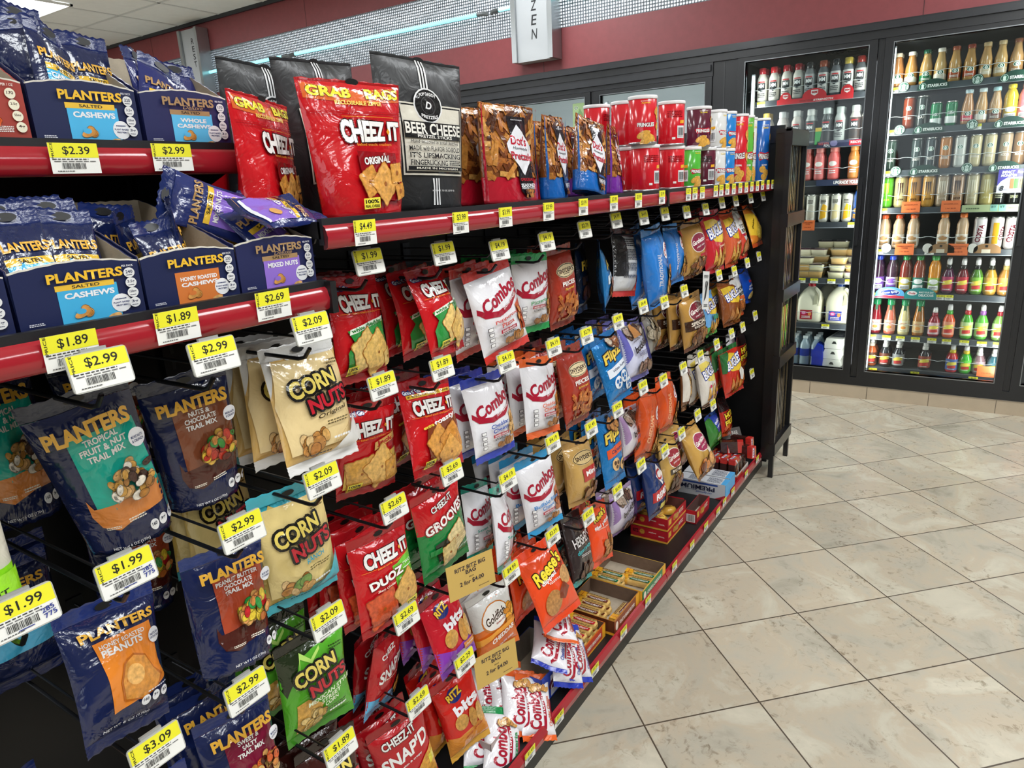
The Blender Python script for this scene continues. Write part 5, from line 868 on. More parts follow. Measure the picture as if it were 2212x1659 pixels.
# ---------------------------------------------------------------- chip canisters
CANM = {}
def can(kind, body, r, h, flavor, face, back):
    """paper canister: body with print, lid, metal base ring. u runs round the side, 0.5 faces +X"""
    k = (kind, body, face)
    if k in CANM: return CANM[k]
    g = G(); n = 32
    g.lathe([(r * .98, .002), (r, .004), (r, h - .004), (r * .97, h - .003)], 'gloss', body, n)
    P = lambda u, v, L: ((r + L * .5) * math.cos((u - .5) * 6.2832), (r + L * .5) * math.sin((u - .5) * 6.2832), v * h)
    W = 6.2832 * r
    pr = []
    if face:
        s = 1 if h < .18 else .62
        pr += [('p', 'd42436', [(.38, .44), (.41, .48), (.5, .46), (.59, .48), (.62, .44), (.59, .34), (.5, .37), (.41, .34)]), ('t', 'f4f0ee', 'PRINGLES', .5, .415, .20, .085, 0, {'b': .035, 'oc': '4a1014', 'ow': .08, 'arc': .12}), ('t', 'f4f0ee', flavor, .5, .27, .1, .028, 0, {'b': .03}), ('t', 'f0e8d8', 'BURSTING WITH', .5, .90, .12, .02), ('t', 'f0d030', 'FLAVOR', .5, .86, .1, .03, 0, {'b': .03})]
        pr += [('e', 'e0a848', .5 + a, b, .06 * s + .02, .06 * s + .02, ro, 'food') for a, b, ro in ((-.03, .2, 20), (.04, .14, -20), (0, .08, 30))] + [('e', 'dda040', .66, .7, .06, .08, 30, 'food'), ('e', 'e0ac4c', .68, .56, .05, .07, -20, 'food'), ('e', 'e0ac4c', .67, .38, .05, .08, 40, 'food')]
    if back:
        c0 = .5 + back
        pr += [('r', 'dedee0', c0 - .055, .17, c0 + .055, .45), ('b', c0, .32, .09, .18), ('x', '6a6a6a', c0, .21, .09, .03, 1), ('p', 'e8a82c', [(c0 - .02, .5), (c0 + .05, .51), (c0 + .05, .58), (c0 - .015, .57)]), ('r', 'f0ece8', c0 - .12, .14, c0 - .08, .19), ('x', '8a1018' if body in ('d21a28', 'cf1c2a') else '2a2a2a', c0 - .08, .72, .2, .16, 4)]
    emit(g, pr, W, h, P, 'gloss', .008, .0006, .00025)
    b_ = g.mesh('canister')
    g = G(); g.lathe([(r * 1.03, h - .006), (r * 1.05, h - .005), (r * 1.05, h + .001), (r * 1.03, h + .003), (r * .95, h + .003), (r * .93, h + .001)], 'plastic', 'e6e4e4', n); l_ = g.mesh('lid')
    g = G(); g.lathe([(r * 1.01, 0), (r * 1.02, .002), (r * 1.02, .005), (r, .006)], 'metal', 'b8b8ba', n); r_ = g.mesh('base_ring')
    CANM[k] = (b_, l_, r_); return CANM[k]
RC = .0365
def put_can(ms, X, Y, z, rz, lab):
    o = obj('chip_canister', ms[0], None, (X, Y, z), (0, 0, math.radians(rz))); obj('lid', ms[1], o); obj('base_ring', ms[2], o)
    tag(o, lab, 'canister', 'chip canisters on the top shelf'); return o
HS = .1165
red_b = can('s', 'cf1c2a', RC, HS, 'ORIGINAL', False, .06); red_f = can('s', 'cf1c2a', RC, HS, 'ORIGINAL', True, 0)
grn = can('s', '4fae3a', RC, HS, 'SOUR CREAM', True, -.2); mar = can('s', '5a1c30', RC, HS, 'BBQ', False, .03); mar_f = can('s', '5a1c30', RC, HS, 'BBQ', True, 0); wht = can('s', 'd2d2d0', RC, HS, 'PIZZA', True, -.22); blu = can('s', '1f78c0', RC, HS, 'SALT', True, -.2)
cans = [(red_b, -.775, 1.845, 0, -30, 'short red canister at the near end of the lower row'), (red_b, -.775, 2.038, 0, -40, 'short red canister second in the lower row'), (grn, -.778, 2.19, 0, -20, 'short green canister in the lower row'), (mar, -.775, 2.325, 0, -40, 'short maroon canister in the lower row'), (wht, -.778, 2.44, 0, -20, 'short white canister in the lower row'), (blu, -.778, 2.545, 0, -20, 'short blue canister in the lower row'),
 (red_f, -.776, 1.828, 1, -52, 'short red canister with crisp picture, stacked on top'), (red_b, -.774, 2.030, 1, -44, 'short red canister with bar code, stacked on top'), (mar_f, -.776, 2.270, 1, -46, 'short maroon canister stacked on top'), (wht, -.780, 2.445, 1, -10, 'short white canister stacked on top'), (blu, -.778, 2.548, 1, -16, 'short blue canister stacked on top'),
 (red_b, -.86, 1.90, 1, 10, 'short red canister stacked behind the purple based pouch'), (red_b, -.95, 1.91, 1, 10, 'short red canister stacked far back behind the pretzel pouches'), (red_b, -.86, 1.90, 0, 10, 'short red canister under the stacked one behind the pouch'), (red_b, -.95, 1.91, 0, 10, 'short red canister at the bottom far back behind the pouches')]
for ms, X, Y, lv, rz, lab in cans: put_can(ms, X, Y, ZS + lv * (HS + .0035), rz, lab)
HT = .236
tr = can('t', 'c8202c', RC, HT, 'ORIGINAL', True, 0); tg = can('t', '5aa83c', RC, HT, 'SOUR CREAM', True, 0); tb = can('t', '1a5aa8', RC, HT, 'SALT & VINEGAR', True, 0); tw = can('t', 'd8d4d0', RC, HT, 'RANCH', True, 0)
for ms, X, Y, rz, lab in ((tr, -.777, 2.693, -60, 'tall red canister right of the short ones'), (tg, -.782, 2.79, -40, 'tall green canister mostly hidden'), (tw, -.80, 2.90, -20, 'tall white canister squeezed between green and blue'), (tb, -.777, 3.005, -40, 'tall blue canister at the far end of the shelf')):
    put_can(ms, X, Y, ZS, rz, lab)

# ---------------------------------------------------------------- navy display trays of nut tubes
def tray(label, X, Y0, Y1, z, fh, bh, dep, prints, body='141e48', tone=None):
    """open tray: printed front with an arched top edge, kraft sides sloping up to a taller back"""
    w = Y1 - Y0; t = thing('display_tray', label, 'display box', (X, (Y0 + Y1) / 2, z)); th = .0018
    g = G(); n = 14
    top = [((i / n - .5) * w, fh * (.90 + .10 * math.sin(math.pi * i / n)) + (.0006 if i % 2 else 0)) for i in range(n + 1)]
    g.prism([(-w / 2, 0), (w / 2, 0)] + top[::-1], 0, -th, 0, 'card', body); g.prism([(-w / 2 + .001, .003), (w / 2 - .001, .003)] + [(a * .99, b - .001) for a, b in top[::-1]], 0, -th - .0005, -th, 'kraft', 'a89880')
    g.prism([(p[0], p[1]) for p in top] + [(p[0], p[1] + .0016) for p in top[::-1]], 0, -th * 1.6, .0002, 'kraft', 'd8d2c6')
    P = lambda u, v, L: (L, (u - .5) * w, v * fh); emit(g, prints, w, fh, P, 'card', 1, .0004, .0001); g.build('front_panel', t)
    for s in (-1, 1):
        pts = [(0, 0), (-dep, 0), (-dep, bh)] + [(-dep + dep * q, bh - (bh - fh * .9) * q ** 1.15 + (.0007 if i % 2 else 0)) for i, q in enumerate([.06 * j for j in range(1, 17)])]
        g = G(); y = s * w / 2; g.prism(pts, 1, y - s * th, y, 'card', body); g.prism(pts, 1, y - s * (th + .0004), y - s * th, 'kraft', '9c8d78'); g.build('side_panel', t)
    g = G(); bk = [(-w / 2, 0), (w / 2, 0)] + [(w / 2 - w * i / 16, bh + (.001 if i % 2 else 0)) for i in range(17)]
    g.prism(bk, 0, -dep - th, -dep, 'kraft', 'b3a691'); g.build('back_panel', t)
    g = G(); g.box(-dep, -w / 2, 0, 0, w / 2, th, 'kraft', 'a89880'); g.build('bottom_panel', t)
    return t
def pl_front(brand, fl, pan, flc='e8e8ea', sub=None, salted=True, n='240', bar='e8bb3a'):
    o = [('r', pan, .31, 0.0, .79, .60)]
    if salted: o += [('r', bar, .30, .565, .77, .655), ('t', '1a1a1c', 'SALTED', .54, .61, .22, .05, 0, {'b': .02})]
    for i, s in enumerate(fl): o.append(('t', flc, s, .56, .47 - i * .105, min(.40, .062 * len(s)), .095 if len(fl) == 1 else .075, 0, {'b': .04}))
    o += [('e', 'e4e4e6', .80, .24, .085, .155), ('t', '26346a', 'PLANT-BASED', .80, .25, .14, .03, 0, {'b': .03}), ('t', '26346a', 'PROTEIN', .80, .20, .10, .03, 0, {'b': .03}), ('x', '26346a', .8, .31, .1, .03, 1), ('n', ['d99a50', 'cf8a3c'], .5, .18, .04, .04, 3, .05, 3), ('e', 'd99a50', .47, .17, .07, .06, 20, 'food'), ('e', pan, .46, .205, .04, .045), ('e', 'd9a868', .72, .04, .06, .05, 10, 'food'), ('x', 'c8c8d0', .12, .1, .12, .05, 2), ('t', 'd8d8dc', 'PER PACK', .90, .85, .10, .035)]
    for i, (a, b) in enumerate(((n, 'CALORIES'), ('3.5g', 'SAT FAT'), ('150mg', 'SODIUM'), ('3g', 'TOTAL SUGARS'))): o += [('e', 'dcdcdc', .905, .73 - i * .17, .048, .085), ('t', '20284a', a, .905, .745 - i * .17, .06, .055), ('x', '20284a', .905, .69 - i * .17, .06, .02, 1)]
    o += [('t', brand, 'PLANTERS', .545 if not sub else .52, .775 if not sub else .80, .60, .155, 0, {'b': .035})]
    if sub: o.append(('t', brand, sub, .56, .70, .24, .07, 0, {'i': .3, 'b': .004}))
    return o
YEL = 'eab92f'; BRZ = 'a5845a'
ZL = 1.1745; ZU = 1.3555
tray('navy tray of small salted cashew tubes, front of lower left shelf', -.735, .281, .4015, ZL, .060, .116, .18, pl_front(YEL, ['CASHEWS'], '3fa9d8'))
tray('navy tray of honey roasted cashew tubes with orange panel', -.735, .405, .5185, ZL, .0605, .116, .18, pl_front(YEL, ['HONEY ROASTED', 'CASHEWS'], 'cf7434', salted=False, n='230'))
tray('navy tray of deluxe mixed nut tubes with purple panel', -.735, .5215, .6375, ZL, .0635, .105, .16, pl_front(BRZ, ['MIXED NUTS'], '8f6ccb', sub='Deluxe', n='170', bar=BRZ), '1c2250')
tray('navy tray cut off by the left picture edge', -.735, .155, .277, ZL, .058, .11, .18, pl_front(YEL, ['PEANUTS'], '3fa9d8'))
tray('navy tray of larger salted cashew tubes on the uppermost shelf', -.872, .3935, .512, ZU, .067, .118, .12, pl_front(YEL, ['CASHEWS'], '4ab0e0', n='320'))
tray('purple navy tray of deluxe whole cashew tubes on the uppermost shelf', -.872, .5185, .638, ZU, .066, .118, .12, pl_front(BRZ, ['WHOLE', 'CASHEWS'], '5ab8e4', sub='Deluxe', n='170', bar=BRZ), '1e2353')
rt = [('x', 'e8e0d8', .8, .2, .14, .1, 4), ('n', ['d9602c', 'e07a3c'], .7, .35, .08, .1, 10, .05, 3), ('e', 'e4e4e6', .62, .7, .08, .14), ('t', 'e8e0d8', 'PER 1 OZ', .88, .87, .1, .04)]
for i, a in enumerate(('170', '2.5g', '55mg', '4g')): rt += [('e', 'e6e0c8', .89 + i * .012, .74 - i * .17, .045, .08), ('t', '3a1410', a, .89 + i * .012, .75 - i * .17, .055, .05)]
tray('brick red nut tray cut off by the left picture edge', -.872, .272, .3885, ZU, .066, .118, .12, rt, '9c3a30')
def tube(key, label, X, Y, z, ya, pi_, ro): bag(key, 'nut_tube', label, 'snack tube', (X, Y, z, ya, pi_, ro))
TT = [
 ('tube_cash', 'front left cashew tube leaning in the lower cashew tray', -.803, .316, 1.288, 0, -18, 3), ('tube_cash', 'front right cashew tube leaning in the lower cashew tray', -.806, .369, 1.286, 0, -18, -4),
 ('tube_cash', 'second left cashew tube leaning in the lower cashew tray', -.828, .318, 1.296, 0, -18, 2), ('tube_cash', 'second right cashew tube leaning in the lower cashew tray', -.832, .368, 1.297, 0, -18, 0), ('tube_cash', 'third left cashew tube leaning in the lower cashew tray', -.853, .318, 1.298, 0, -16, 0), ('tube_cash', 'third right cashew tube leaning in the lower cashew tray', -.857, .366, 1.30, 0, -16, 3),
 ('tube_honey', 'leftmost honey tube sunk in the orange panel tray', -.862, .444, 1.288, 6, -6, -6), ('tube_honey', 'middle honey tube sunk in the orange panel tray', -.835, .448, 1.282, 40, -8, 6), ('tube_honey', 'honey tube standing against the side of its tray', -.82, .498, 1.292, 62, -4, -4), ('tube_honey', 'honey tube lying low behind the front panel', -.80, .46, 1.268, 10, -20, 6),
 ('tube_mixed', 'mixed nut tube lying high at the back of its tray', -.83, .497, 1.300, -6, -16, 66), ('tube_mixed', 'mixed nut tube leaning forward over its tray', -.815, .578, 1.290, 0, -36, 20), ('tube_mixed', 'mixed nut tube lying across the right of its tray', -.772, .672, 1.272, 6, -58, -84), ('tube_mixed', 'mixed nut tube upright at the tray back', -.86, .61, 1.286, 6, -4, 4),
 ('tube_cash', 'tallest cashew tube on the uppermost tray at left', -.945, .432, 1.512, 10, -4, -4), ('tube_cash', 'cashew tube with sky blue panel leaning on the uppermost tray', -.918, .452, 1.488, 24, -8, -14), ('tube_cash', 'cashew tube at the right of the uppermost cashew tray', -.93, .494, 1.486, 6, -6, -2), ('tube_cash', 'cashew tube at the back of the uppermost cashew tray', -.965, .485, 1.482, 0, -4, 2), ('tube_cash', 'cashew tube turned to its back at the far left', -.93, .412, 1.494, 150, 4, -10),
 ('tube_deluxe', 'left deluxe tube on the uppermost purple tray', -.93, .552, 1.476, 40, -4, 0), ('tube_deluxe', 'middle deluxe tube leaning on the uppermost purple tray', -.92, .583, 1.462, 10, -12, -24), ('tube_deluxe', 'right deluxe tube on the uppermost purple tray', -.94, .612, 1.466, 0, -6, -2)]
for t in TT: tube(*t)

# ---------------------------------------------------------------- cartons and packs on the base deck
ZD = .0945
def open_box(name, label, X0, X1, Y0, Y1, z, h, prints_f, prints_y, out, edge, inn='7a6454'):
    t = thing(name, label, 'carton', ((X0 + X1) / 2, (Y0 + Y1) / 2, z)); a, b = (X1 - X0) / 2, (Y1 - Y0) / 2; th = .0015
    g = G(); g.box(-a, -b, 0, a, b, th, 'kraft', 'b0a28e'); g.build('bottom_panel', t)
    for s in (-1, 1):
        g = G(); g.box(min(s * a, s * a - s * th), -b, 0, max(s * a, s * a - s * th), b, h, 'card', out); g.box(min(s * (a - th), s * (a - th - .0004)), -b + th, th, max(s * (a - th), s * (a - th - .0004)), b - th, h, 'kraft', inn)
        g.box(s * a - .0004, -b, 0, s * a + .0004, b, h * .14, 'card', edge)
        if s > 0: emit(g, prints_f, 2 * b, h, lambda u, v, L: (a + L, (u - .5) * 2 * b, v * h), 'card', 1, .0005, .0001)
        g.build('front_panel' if s > 0 else 'back_panel', t)
        g = G(); g.box(-a, min(s * b, s * b - s * th), 0, a, max(s * b, s * b - s * th), h, 'card', out); g.box(-a + th, min(s * (b - th), s * (b - th - .0004)), th, a - th, max(s * (b - th), s * (b - th - .0004)), h, 'kraft', inn)
        g.box(-a, s * b - .0004, 0, a, s * b + .0004, h * .14, 'card', edge)
        if s < 0: emit(g, prints_y, 2 * a, h, lambda u, v, L: ((u - .5) * 2 * a, -b - L, v * h), 'card', 1, .0005, .0001)
        g.build('side_panel', t)
    return t
PKM = {}
def pack_mesh(c1, c2, txt):
    k = (c1, txt)
    if k in PKM: return PKM[k]
    L_, w, h = .098, .030, .021; g = G(); n = 10                       # wrapped sleeve of sandwich crackers, long side along X
    pr = [(0, 0), (w * .5, 0)]; sec = [(w / 2 * math.copysign(abs(math.cos(t)) ** .5, math.cos(t)), h / 2 + h / 2 * math.copysign(abs(math.sin(t)) ** .5, math.sin(t))) for t in [2 * math.pi * q / 16 for q in range(16)]]
    N_ = 14; vs = []
    for i in range(N_ + 1):
        x = (i / N_ - .5) * L_; s = 1 if 0 < i < N_ else .55; s *= 1 + (.03 if i % 2 else 0)
        vs += [(x, y * s, h / 2 + (z - h / 2) * s) for y, z in sec]
    m = 16
    for i in range(N_): g.add([vs[i * m + q] for q in range(m)] + [vs[(i + 1) * m + q] for q in range(m)], [(q, (q + 1) % m, m + (q + 1) % m, m + q) for q in range(m)], 'film', ('d9a23a' if i < 4 else 'd8b066' if c1 != 'e0702c' else 'd9802c'), True)
    g.add(vs[:m], [tuple(range(m))], 'film', 'd8b066'); g.add(vs[-m:], [tuple(range(m))], 'film', 'd8b066')
    P = lambda u, v, L: ((u - .5) * L_, (v - .5) * w * .82, h * 1.02 + L)
    emit(g, [('r', 'eaa82a', 0.03, .08, .27, .95), ('t', 'c03a1c', 'BIG', .14, .5, .34, .09, 90, {'b': .04}), ('r', c1, .34, .0, .97, .5), ('e', 'd9b070', .33, .45, .05, .2, 0, 'food'), ('t', 'f0e8dc', txt, .65, .25, .55, .16, 0, {'b': .03}), ('t', 'f0e8dc', 'CRACKERS', .65, .08, .4, .1), ('x', '6a5030', .6, .75, .7, .3, 2)], L_, w * .82, P, 'film', .01, .0008, .0002)
    PKM[k] = g.mesh('cracker_pack'); return PKM[k]
def put_pack(ms, x, y, z, rz, lab, grp): tag(obj('cracker_pack', ms, None, (x, y, z), (0, 0, math.radians(rz))), lab, 'cracker pack', grp)
def pf(c, tx, tc='f0e8dc'): return [('r', c, 0, .14, 1, .92), ('r', 'e8a82a', .86, .14, 1, 1), ('e', 'f0e4d0', .1, .5, .05, .3), ('t', tc, tx, .5, .5, .6, .26, 0, {'b': .03, 'i': .2})]
tp = open_box('cracker_tray', 'orange carton of red cheese cracker packs nearest the camera', -.868, -.736, 1.35, 1.485, ZD, .042, pf('c2402a', 'CHEESE & PEANUT BUTTER'), pf('d9622c', 'CHEESE'), 'd9701f', 'e8a02a', '6a4a34')
tm = open_box('cracker_tray', 'brown and yellow carton of toast cracker packs in the middle', -.872, -.714, 1.495, 1.662, ZD, .045, pf('8a4424', 'TOAST & PEANUT BUTTER'), [('r', '5a2c18', 0, .2, 1, 1)], 'c07a2a', 'e8a82a', '6a5444')
tgx = open_box('cracker_tray', 'green and yellow carton of cheese cracker packs farthest along', -.895, -.706, 1.668, 1.848, ZD, .043, pf('1a7a4a', 'CHIVE & CHEDDAR'), pf('1a7a4a', 'CHEDDAR'), 'd9b03a', 'e8b83a', '77604e')
MC = pack_mesh('b8202a', 'd9802c', 'CHEESE & PEANUT'); MT = pack_mesh('6a2c18', 'd8b066', 'TOAST & PEANUT'); MG = pack_mesh('0f6a44', 'd8c080', 'CHIVE CHEDDAR')
for i, (x, y) in enumerate(((-.802, 1.374), (-.802, 1.405), (-.802, 1.437), (-.802, 1.468))):
    for j in range(2): put_pack(MC, x, y, ZD + .002 + j * .0212, 0, 'red cheese cracker pack, %s along the near carton, %s layer' % (ORD[i], ('bottom', 'top')[j]), 'red cracker packs')
for i, y in enumerate((1.515, 1.546, 1.577)):
    for j in range(2): put_pack(MT, -.812 - .004 * j, y, ZD + .002 + j * .0212, 0, 'toast cracker pack, %s along the back of the middle carton, %s layer' % (ORD[i], ('bottom', 'top')[j]), 'toast cracker packs')
put_pack(MT, -.735, 1.58, ZD + .002, 88, 'single toast cracker pack at the front of the middle carton', 'toast cracker packs')
for i, y in enumerate((1.688, 1.719)):
    for j in range(2): put_pack(MG, -.836, y, ZD + .002 + j * .0212, 0, 'green cracker pack, %s along the back of the far carton, %s layer' % (ORD[i], ('bottom', 'top')[j]), 'green cracker packs')
for i, y in enumerate((1.755, 1.79)): put_pack(MG, -.765, y, ZD + .002, 4, 'green cracker pack lying %s at the front of the far carton' % ('nearer', 'farther')[i], 'green cracker packs')
# red cracker cartons
rf = [('r', 'b51c28', 0, .3, 1, 1), ('t', '3a0c10', 'RITZ', .14, .62, .16, .3, 0, {'b': .04}), ('e', 'd99a3c', .32, .62, .07, .22, 0, 'food'), ('t', 'f0dcc8', 'crackers', .6, .7, .2, .12), ('x', 'f0dcc8', .85, .5, .16, .12, 2)]
rs = [('r', 'b51c28', 0, .3, 1, 1), ('r', 'd8b040', .06, .4, .2, .85), ('e', 'd99a3c', .38, .62, .09, .25, 0, 'food'), ('e', 'e0aa50', .5, .55, .09, .25, 0, 'food'), ('t', 'f0dcc8', 'RITZ', .72, .65, .24, .3, 0, {'b': .03})]
for j in range(2):
    z = ZD + j * .046
    open_box('cracker_carton', 'red and tan cracker carton, %s of the two stacked under the snack mix' % ('lower', 'upper')[j], -.905, -.772, 2.035, 2.212, z, .044, rs, rf, 'b51c28', 'd9a03a', '6a3a30')
for i, (x, y) in enumerate(((-.875, 2.08), (-.82, 2.075), (-.875, 2.16), (-.815, 2.155), (-.845, 2.115))):
    g = G(); g.lathe([(.001, .0), (.027, .002), (.03, .008), (.029, .02), (.024, .027), (.001, .03)], 'film', 'd9a440', 16); emit(g, [('e', 'e8c058', .5, .5, .4, .4), ('t', 'b5202a', 'RITZ', .5, .55, .5, .2, 20, {'b': .03}), ('x', '6a3020', .5, .35, .5, .12, 2)], .04, .04, lambda u, v, L: ((u - .5) * .04, (v - .5) * .04, .0295 + L), 'film', .01)
    tag(g.build('cracker_roll', None, (x, y, ZD + .049), (.2 if i % 2 else -.15, .2, i)), 'yellow wrapped cracker roll, %s in the upper red carton' % ORD[i], 'cracker roll', 'cracker rolls in the red carton')
open_box('cracker_carton', 'open red cracker carton lying alone toward the aisle', -.775, -.735, 2.218, 2.362, ZD, .05, rs, [('r', 'e0dcd6', .1, .1, .9, .7), ('b', .5, .4, .6, .5)], 'b51c28', '8a1420', '5a3a34')
for i, (x, y) in enumerate(((-.88, 2.245), (-.83, 2.25))):
    g = G(); g.box(-.024, -.05, 0, .024, .05, .05, 'card', 'b01c28'); emit(g, [('t', 'f0dcc8', 'RITZ', .5, .6, .6, .3, 0, {'b': .04})], .048, .1, lambda u, v, L: ((u - .5) * .048, (v - .5) * .1, .05 + L), 'card', 1, .0005); emit(g, [('t', 'f0dcc8', 'RITZ', .5, .6, .7, .4, 0, {'b': .04})], .048, .05, lambda u, v, L: ((u - .5) * .048, -.05 - L, v * .05), 'card', 1, .0005)
    tag(g.build('cracker_carton', None, (x, y, ZD), (0, 0, .1)), 'small closed red cracker carton, %s behind the yellow rolls' % ('left', 'right')[i], 'carton')
# saltine boxes
def salt(label, X0, X1, Y0, Y1, c, flip):
    a, b, h = (X1 - X0) / 2, (Y1 - Y0) / 2, .062; g = G(); g.box(-a, -b, 0, a, b, h, 'card', 'c8cace'); g.box(a - .0008, -b - .0002, -.0002 + .001, a + .0004, b + .0002, h + .0003, 'card', '4aa3da')
    emit(g, [('r', '2a4a94', .1, .80, .84, .92), ('t', '1c2240', 'PREMIUM', .42, .56, .72, .30, 180, {'b': .035}), ('t', '2a4a94', 'original', .55, .28, .34, .16, 180, {'i': .3, 'b': .01}), ('x', '3a4a74', .3, .36, .3, .06, 1), ('p', 'b02c34', [(.78, 0), (1, 0), (1, .32)])], 2 * a, h, lambda u, v, L: ((u - .5) * 2 * a, -b - L, v * h), 'card', 1, .0005, .0001)
    emit(g, [('x', '4a5264', .35, .5, .3, .8, 7), ('x', '4a5264', .74, .5, .3, .8, 5), ('r', '4aa3da', .9, 0, 1, 1)], 2 * a, 2 * b, lambda u, v, L: ((u - .5) * 2 * a, (v - .5) * 2 * b, h + L), 'card', 1, .0005, .0001)
    t = g.build('cracker_box', None, ((X0 + X1) / 2, (Y0 + Y1) / 2, ZD)); tag(t, label, 'cracker box')
    g = G(); g.box(a + .0004, -b, 0, a + .0012, b, h, 'card', '4aa3da'); g.build('end_flap', t)
salt('silver and blue saltine box lying upside down, nearer one', -.888, -.703, 2.452, 2.512, 0, 1)
salt('silver and blue saltine box lying behind the nearer one', -.89, -.708, 2.522, 2.59, 0, 1)
# tray of chocolate bars
t = open_box('candy_tray', 'white and red tray of brown nut bars at the far end of the deck', -.87, -.712, 2.64, 2.80, ZD, .03, [('r', 'c23a2c', 0, 0, .5, .8), ('x', '8a4a30', .75, .5, .4, .5, 3)], [('r', 'c8242a', .3, 0, 1, .7)], 'd8d4ce', 'd8d4ce', '8a7a6a')
BARM = None
g = G(); g.box(-.013, -.024, 0, .013, .024, .088, 'film', '3a1c18'); g.box(-.0135, -.0245, .066, .0135, .0245, .0885, 'film', 'c8302a')
emit(g, [('p', 'dde0e8', [(0, 1), (.5, .74), (.62, .8), (.25, 1)]), ('e', 'c98a4a', .8, .84, .2, .08, 0, 'food'), ('r', '8a5a3c', .3, .1, .6, .62), ('r', '9a9090', .7, .1, .85, .5)], .048, .088, lambda u, v, L: (.0136 + L, (u - .5) * .048, v * .088), 'film', .02, .0006)
emit(g, [('p', 'dde0e8', [(.1, .1), (.4, .1), (.5, .9), (.2, .9)]), ('p', '3a68b8', [(.42, .1), (.5, .1), (.6, .9), (.52, .9)]), ('e', 'b8743c', .75, .5, .2, .3, 0, 'food'), ('x', 'c03030', .3, .5, .2, .6, 3)], .027, .048, lambda u, v, L: ((u - .5) * .027, (v - .5) * .048, .0886 + L), 'film', .02, .0006)
BARM = g.mesh('nut_bar'); n = 0
for i in range(3):
    for j in range(4):
        tag(obj('nut_bar', BARM, None, (-.735 - j * .034, 2.668 + i * .052, ZD + .002), (0, 0, .06 * (i - 1))), 'brown wrapped nut bar, %s row from the aisle, %s from the near side' % (ORD[j], ORD[i]), 'candy bar', 'nut bars in the tray')
for i, (x, y, rz, rx) in enumerate(((-.75, 2.74, 1.2, 1.5), (-.80, 2.70, 1.9, 1.5), (-.83, 2.76, .9, 1.45), (-.78, 2.79, 1.4, 1.5))):
    tag(obj('nut_bar', BARM, None, (x, y, ZD + .105 + .012 * (i % 2)), (rx, 0, rz)), 'brown wrapped nut bar lying loose on the pile, %s one' % ORD[i], 'candy bar', 'loose nut bars on the pile')
g = G(); g.prism([(0, 0), (.10, 0), (.10, .045), (0, .045)], 1, 0, .002, 'card', '4a4644'); emit(g, [('t', 'b8b4b0', 'NUT BAR', .5, .5, .7, .4, 0, {'b': .02})], .1, .045, lambda u, v, L: (u * .1, -L, v * .045), 'card', 1, .0005)
tag(g.build('tray_header', None, (-.83, 2.82, ZD + .10), (-.5, 0, .9)), 'grey cardboard header lying behind the nut bar tray', 'card')
# small loose bags and their blue carton near the camera
t = open_box('blue_carton', 'torn royal blue carton of small cheese snack bags at the base', -.88, -.745, 1.165, 1.33, ZD, .075, [('r', 'e0dee2', .25, .05, .95, .8), ('e', '5a1830', .5, .45, .3, .26), ('t', 'f0ecee', 'Combos', .5, .45, .5, .26, 12, {'b': .03})], [('r', '2440a8', 0, 0, 1, 1)], '2440a8', '2440a8', '8a8074')
open_box('brown_carton', 'open grey carton of orange sealed snack bags at the near base', -.88, -.755, .97, 1.155, ZD, .045, [('r', 'b8a8a4', 0, 0, 1, 1)], [('r', 'a89894', 0, 0, 1, 1)], 'b0a09c', 'b0a09c', '8a7e78')
SM = [('cmb_small_blue', 'small blue sealed snack bag standing at the front of the blue carton', -.775, 1.315, .215, -6, -38, -34), ('cmb_small_blue', 'small blue sealed snack bag leaning right of the carton', -.78, 1.352, .20, 10, -36, -40), ('cmb_small_blue', 'small blue sealed snack bag lying inside the carton', -.80, 1.31, .225, 0, -62, -60), ('cmb_small', 'small silver snack bag on top inside the carton', -.82, 1.35, .255, 20, -66, -70),
 ('cmb_small', 'small orange sealed snack bag nearest the red channel', -.775, 1.17, .175, -10, -42, -30), ('cmb_small', 'small orange sealed snack bag behind the nearest one', -.80, 1.15, .19, -10, -44, -34), ('cmb_small', 'small orange sealed snack bag third from the channel', -.84, 1.15, .20, -14, -46, -30), ('cmb_small', 'small orange sealed snack bag at the back of the grey carton', -.88, 1.12, .205, -10, -50, -28), ('cmb_small_green', 'small green sealed snack bag at the bottom picture edge', -.79, 1.06, .155, -12, -44, -34), ('cmb_small_green', 'small green sealed snack bag deeper at the bottom edge', -.84, 1.04, .17, -10, -44, -30)]
for k, lab, X, Y, Z, ya, pi_, ro in SM: bag(k, 'small_snack_bag', lab, 'snack bag', (X, Y, Z, ya, pi_, ro))
# ---------------------------------------------------------------- coolers along the back wall
YG = YW                                                    # plane of the door glass
cf = thing('cooler_casework', 'black metal casework around the cooler and freezer doors', 'cooler casework', (0, YW, 0))
def cfp(g, nm): o = g.build(nm, cf); o.location = -Vector(cf.location); return o
g = G(); g.box(-4.5, YW - .035, 1.915, 2.2, YW + .06, 1.995, 'frame_black', '17181b'); g.box(-4.5, YW - .05, 1.955, 2.2, YW - .03, 1.985, 'frame_black', '202125'); cfp(g, 'top_rail')
g = G(); g.box(-4.5, YW - .03, .076, 2.2, YW + .06, .125, 'frame_black', '121316'); cfp(g, 'bottom_rail')
for x0, x1 in ((-1.402, -1.26), (-.545, -.515), (.183, .212), (.94, .97)):
    g = G(); g.box(x0, YW - .02, .1, x1, YW + .05, 1.93, 'frame_black', '101114'); g.box(x0 + (x1 - x0) * .45, YW - .022, .1, x0 + (x1 - x0) * .5, YW - .018, 1.93, 'plastic', '2a2b2e'); cfp(g, 'mullion')
for x0, x1 in ((-2.19, -2.165), (-2.96, -2.935), (-3.73, -3.705)):
    g = G(); g.box(x0, YW - .02, .1, x1, YW + .05, 1.93, 'frame_black', '101114'); cfp(g, 'mullion')
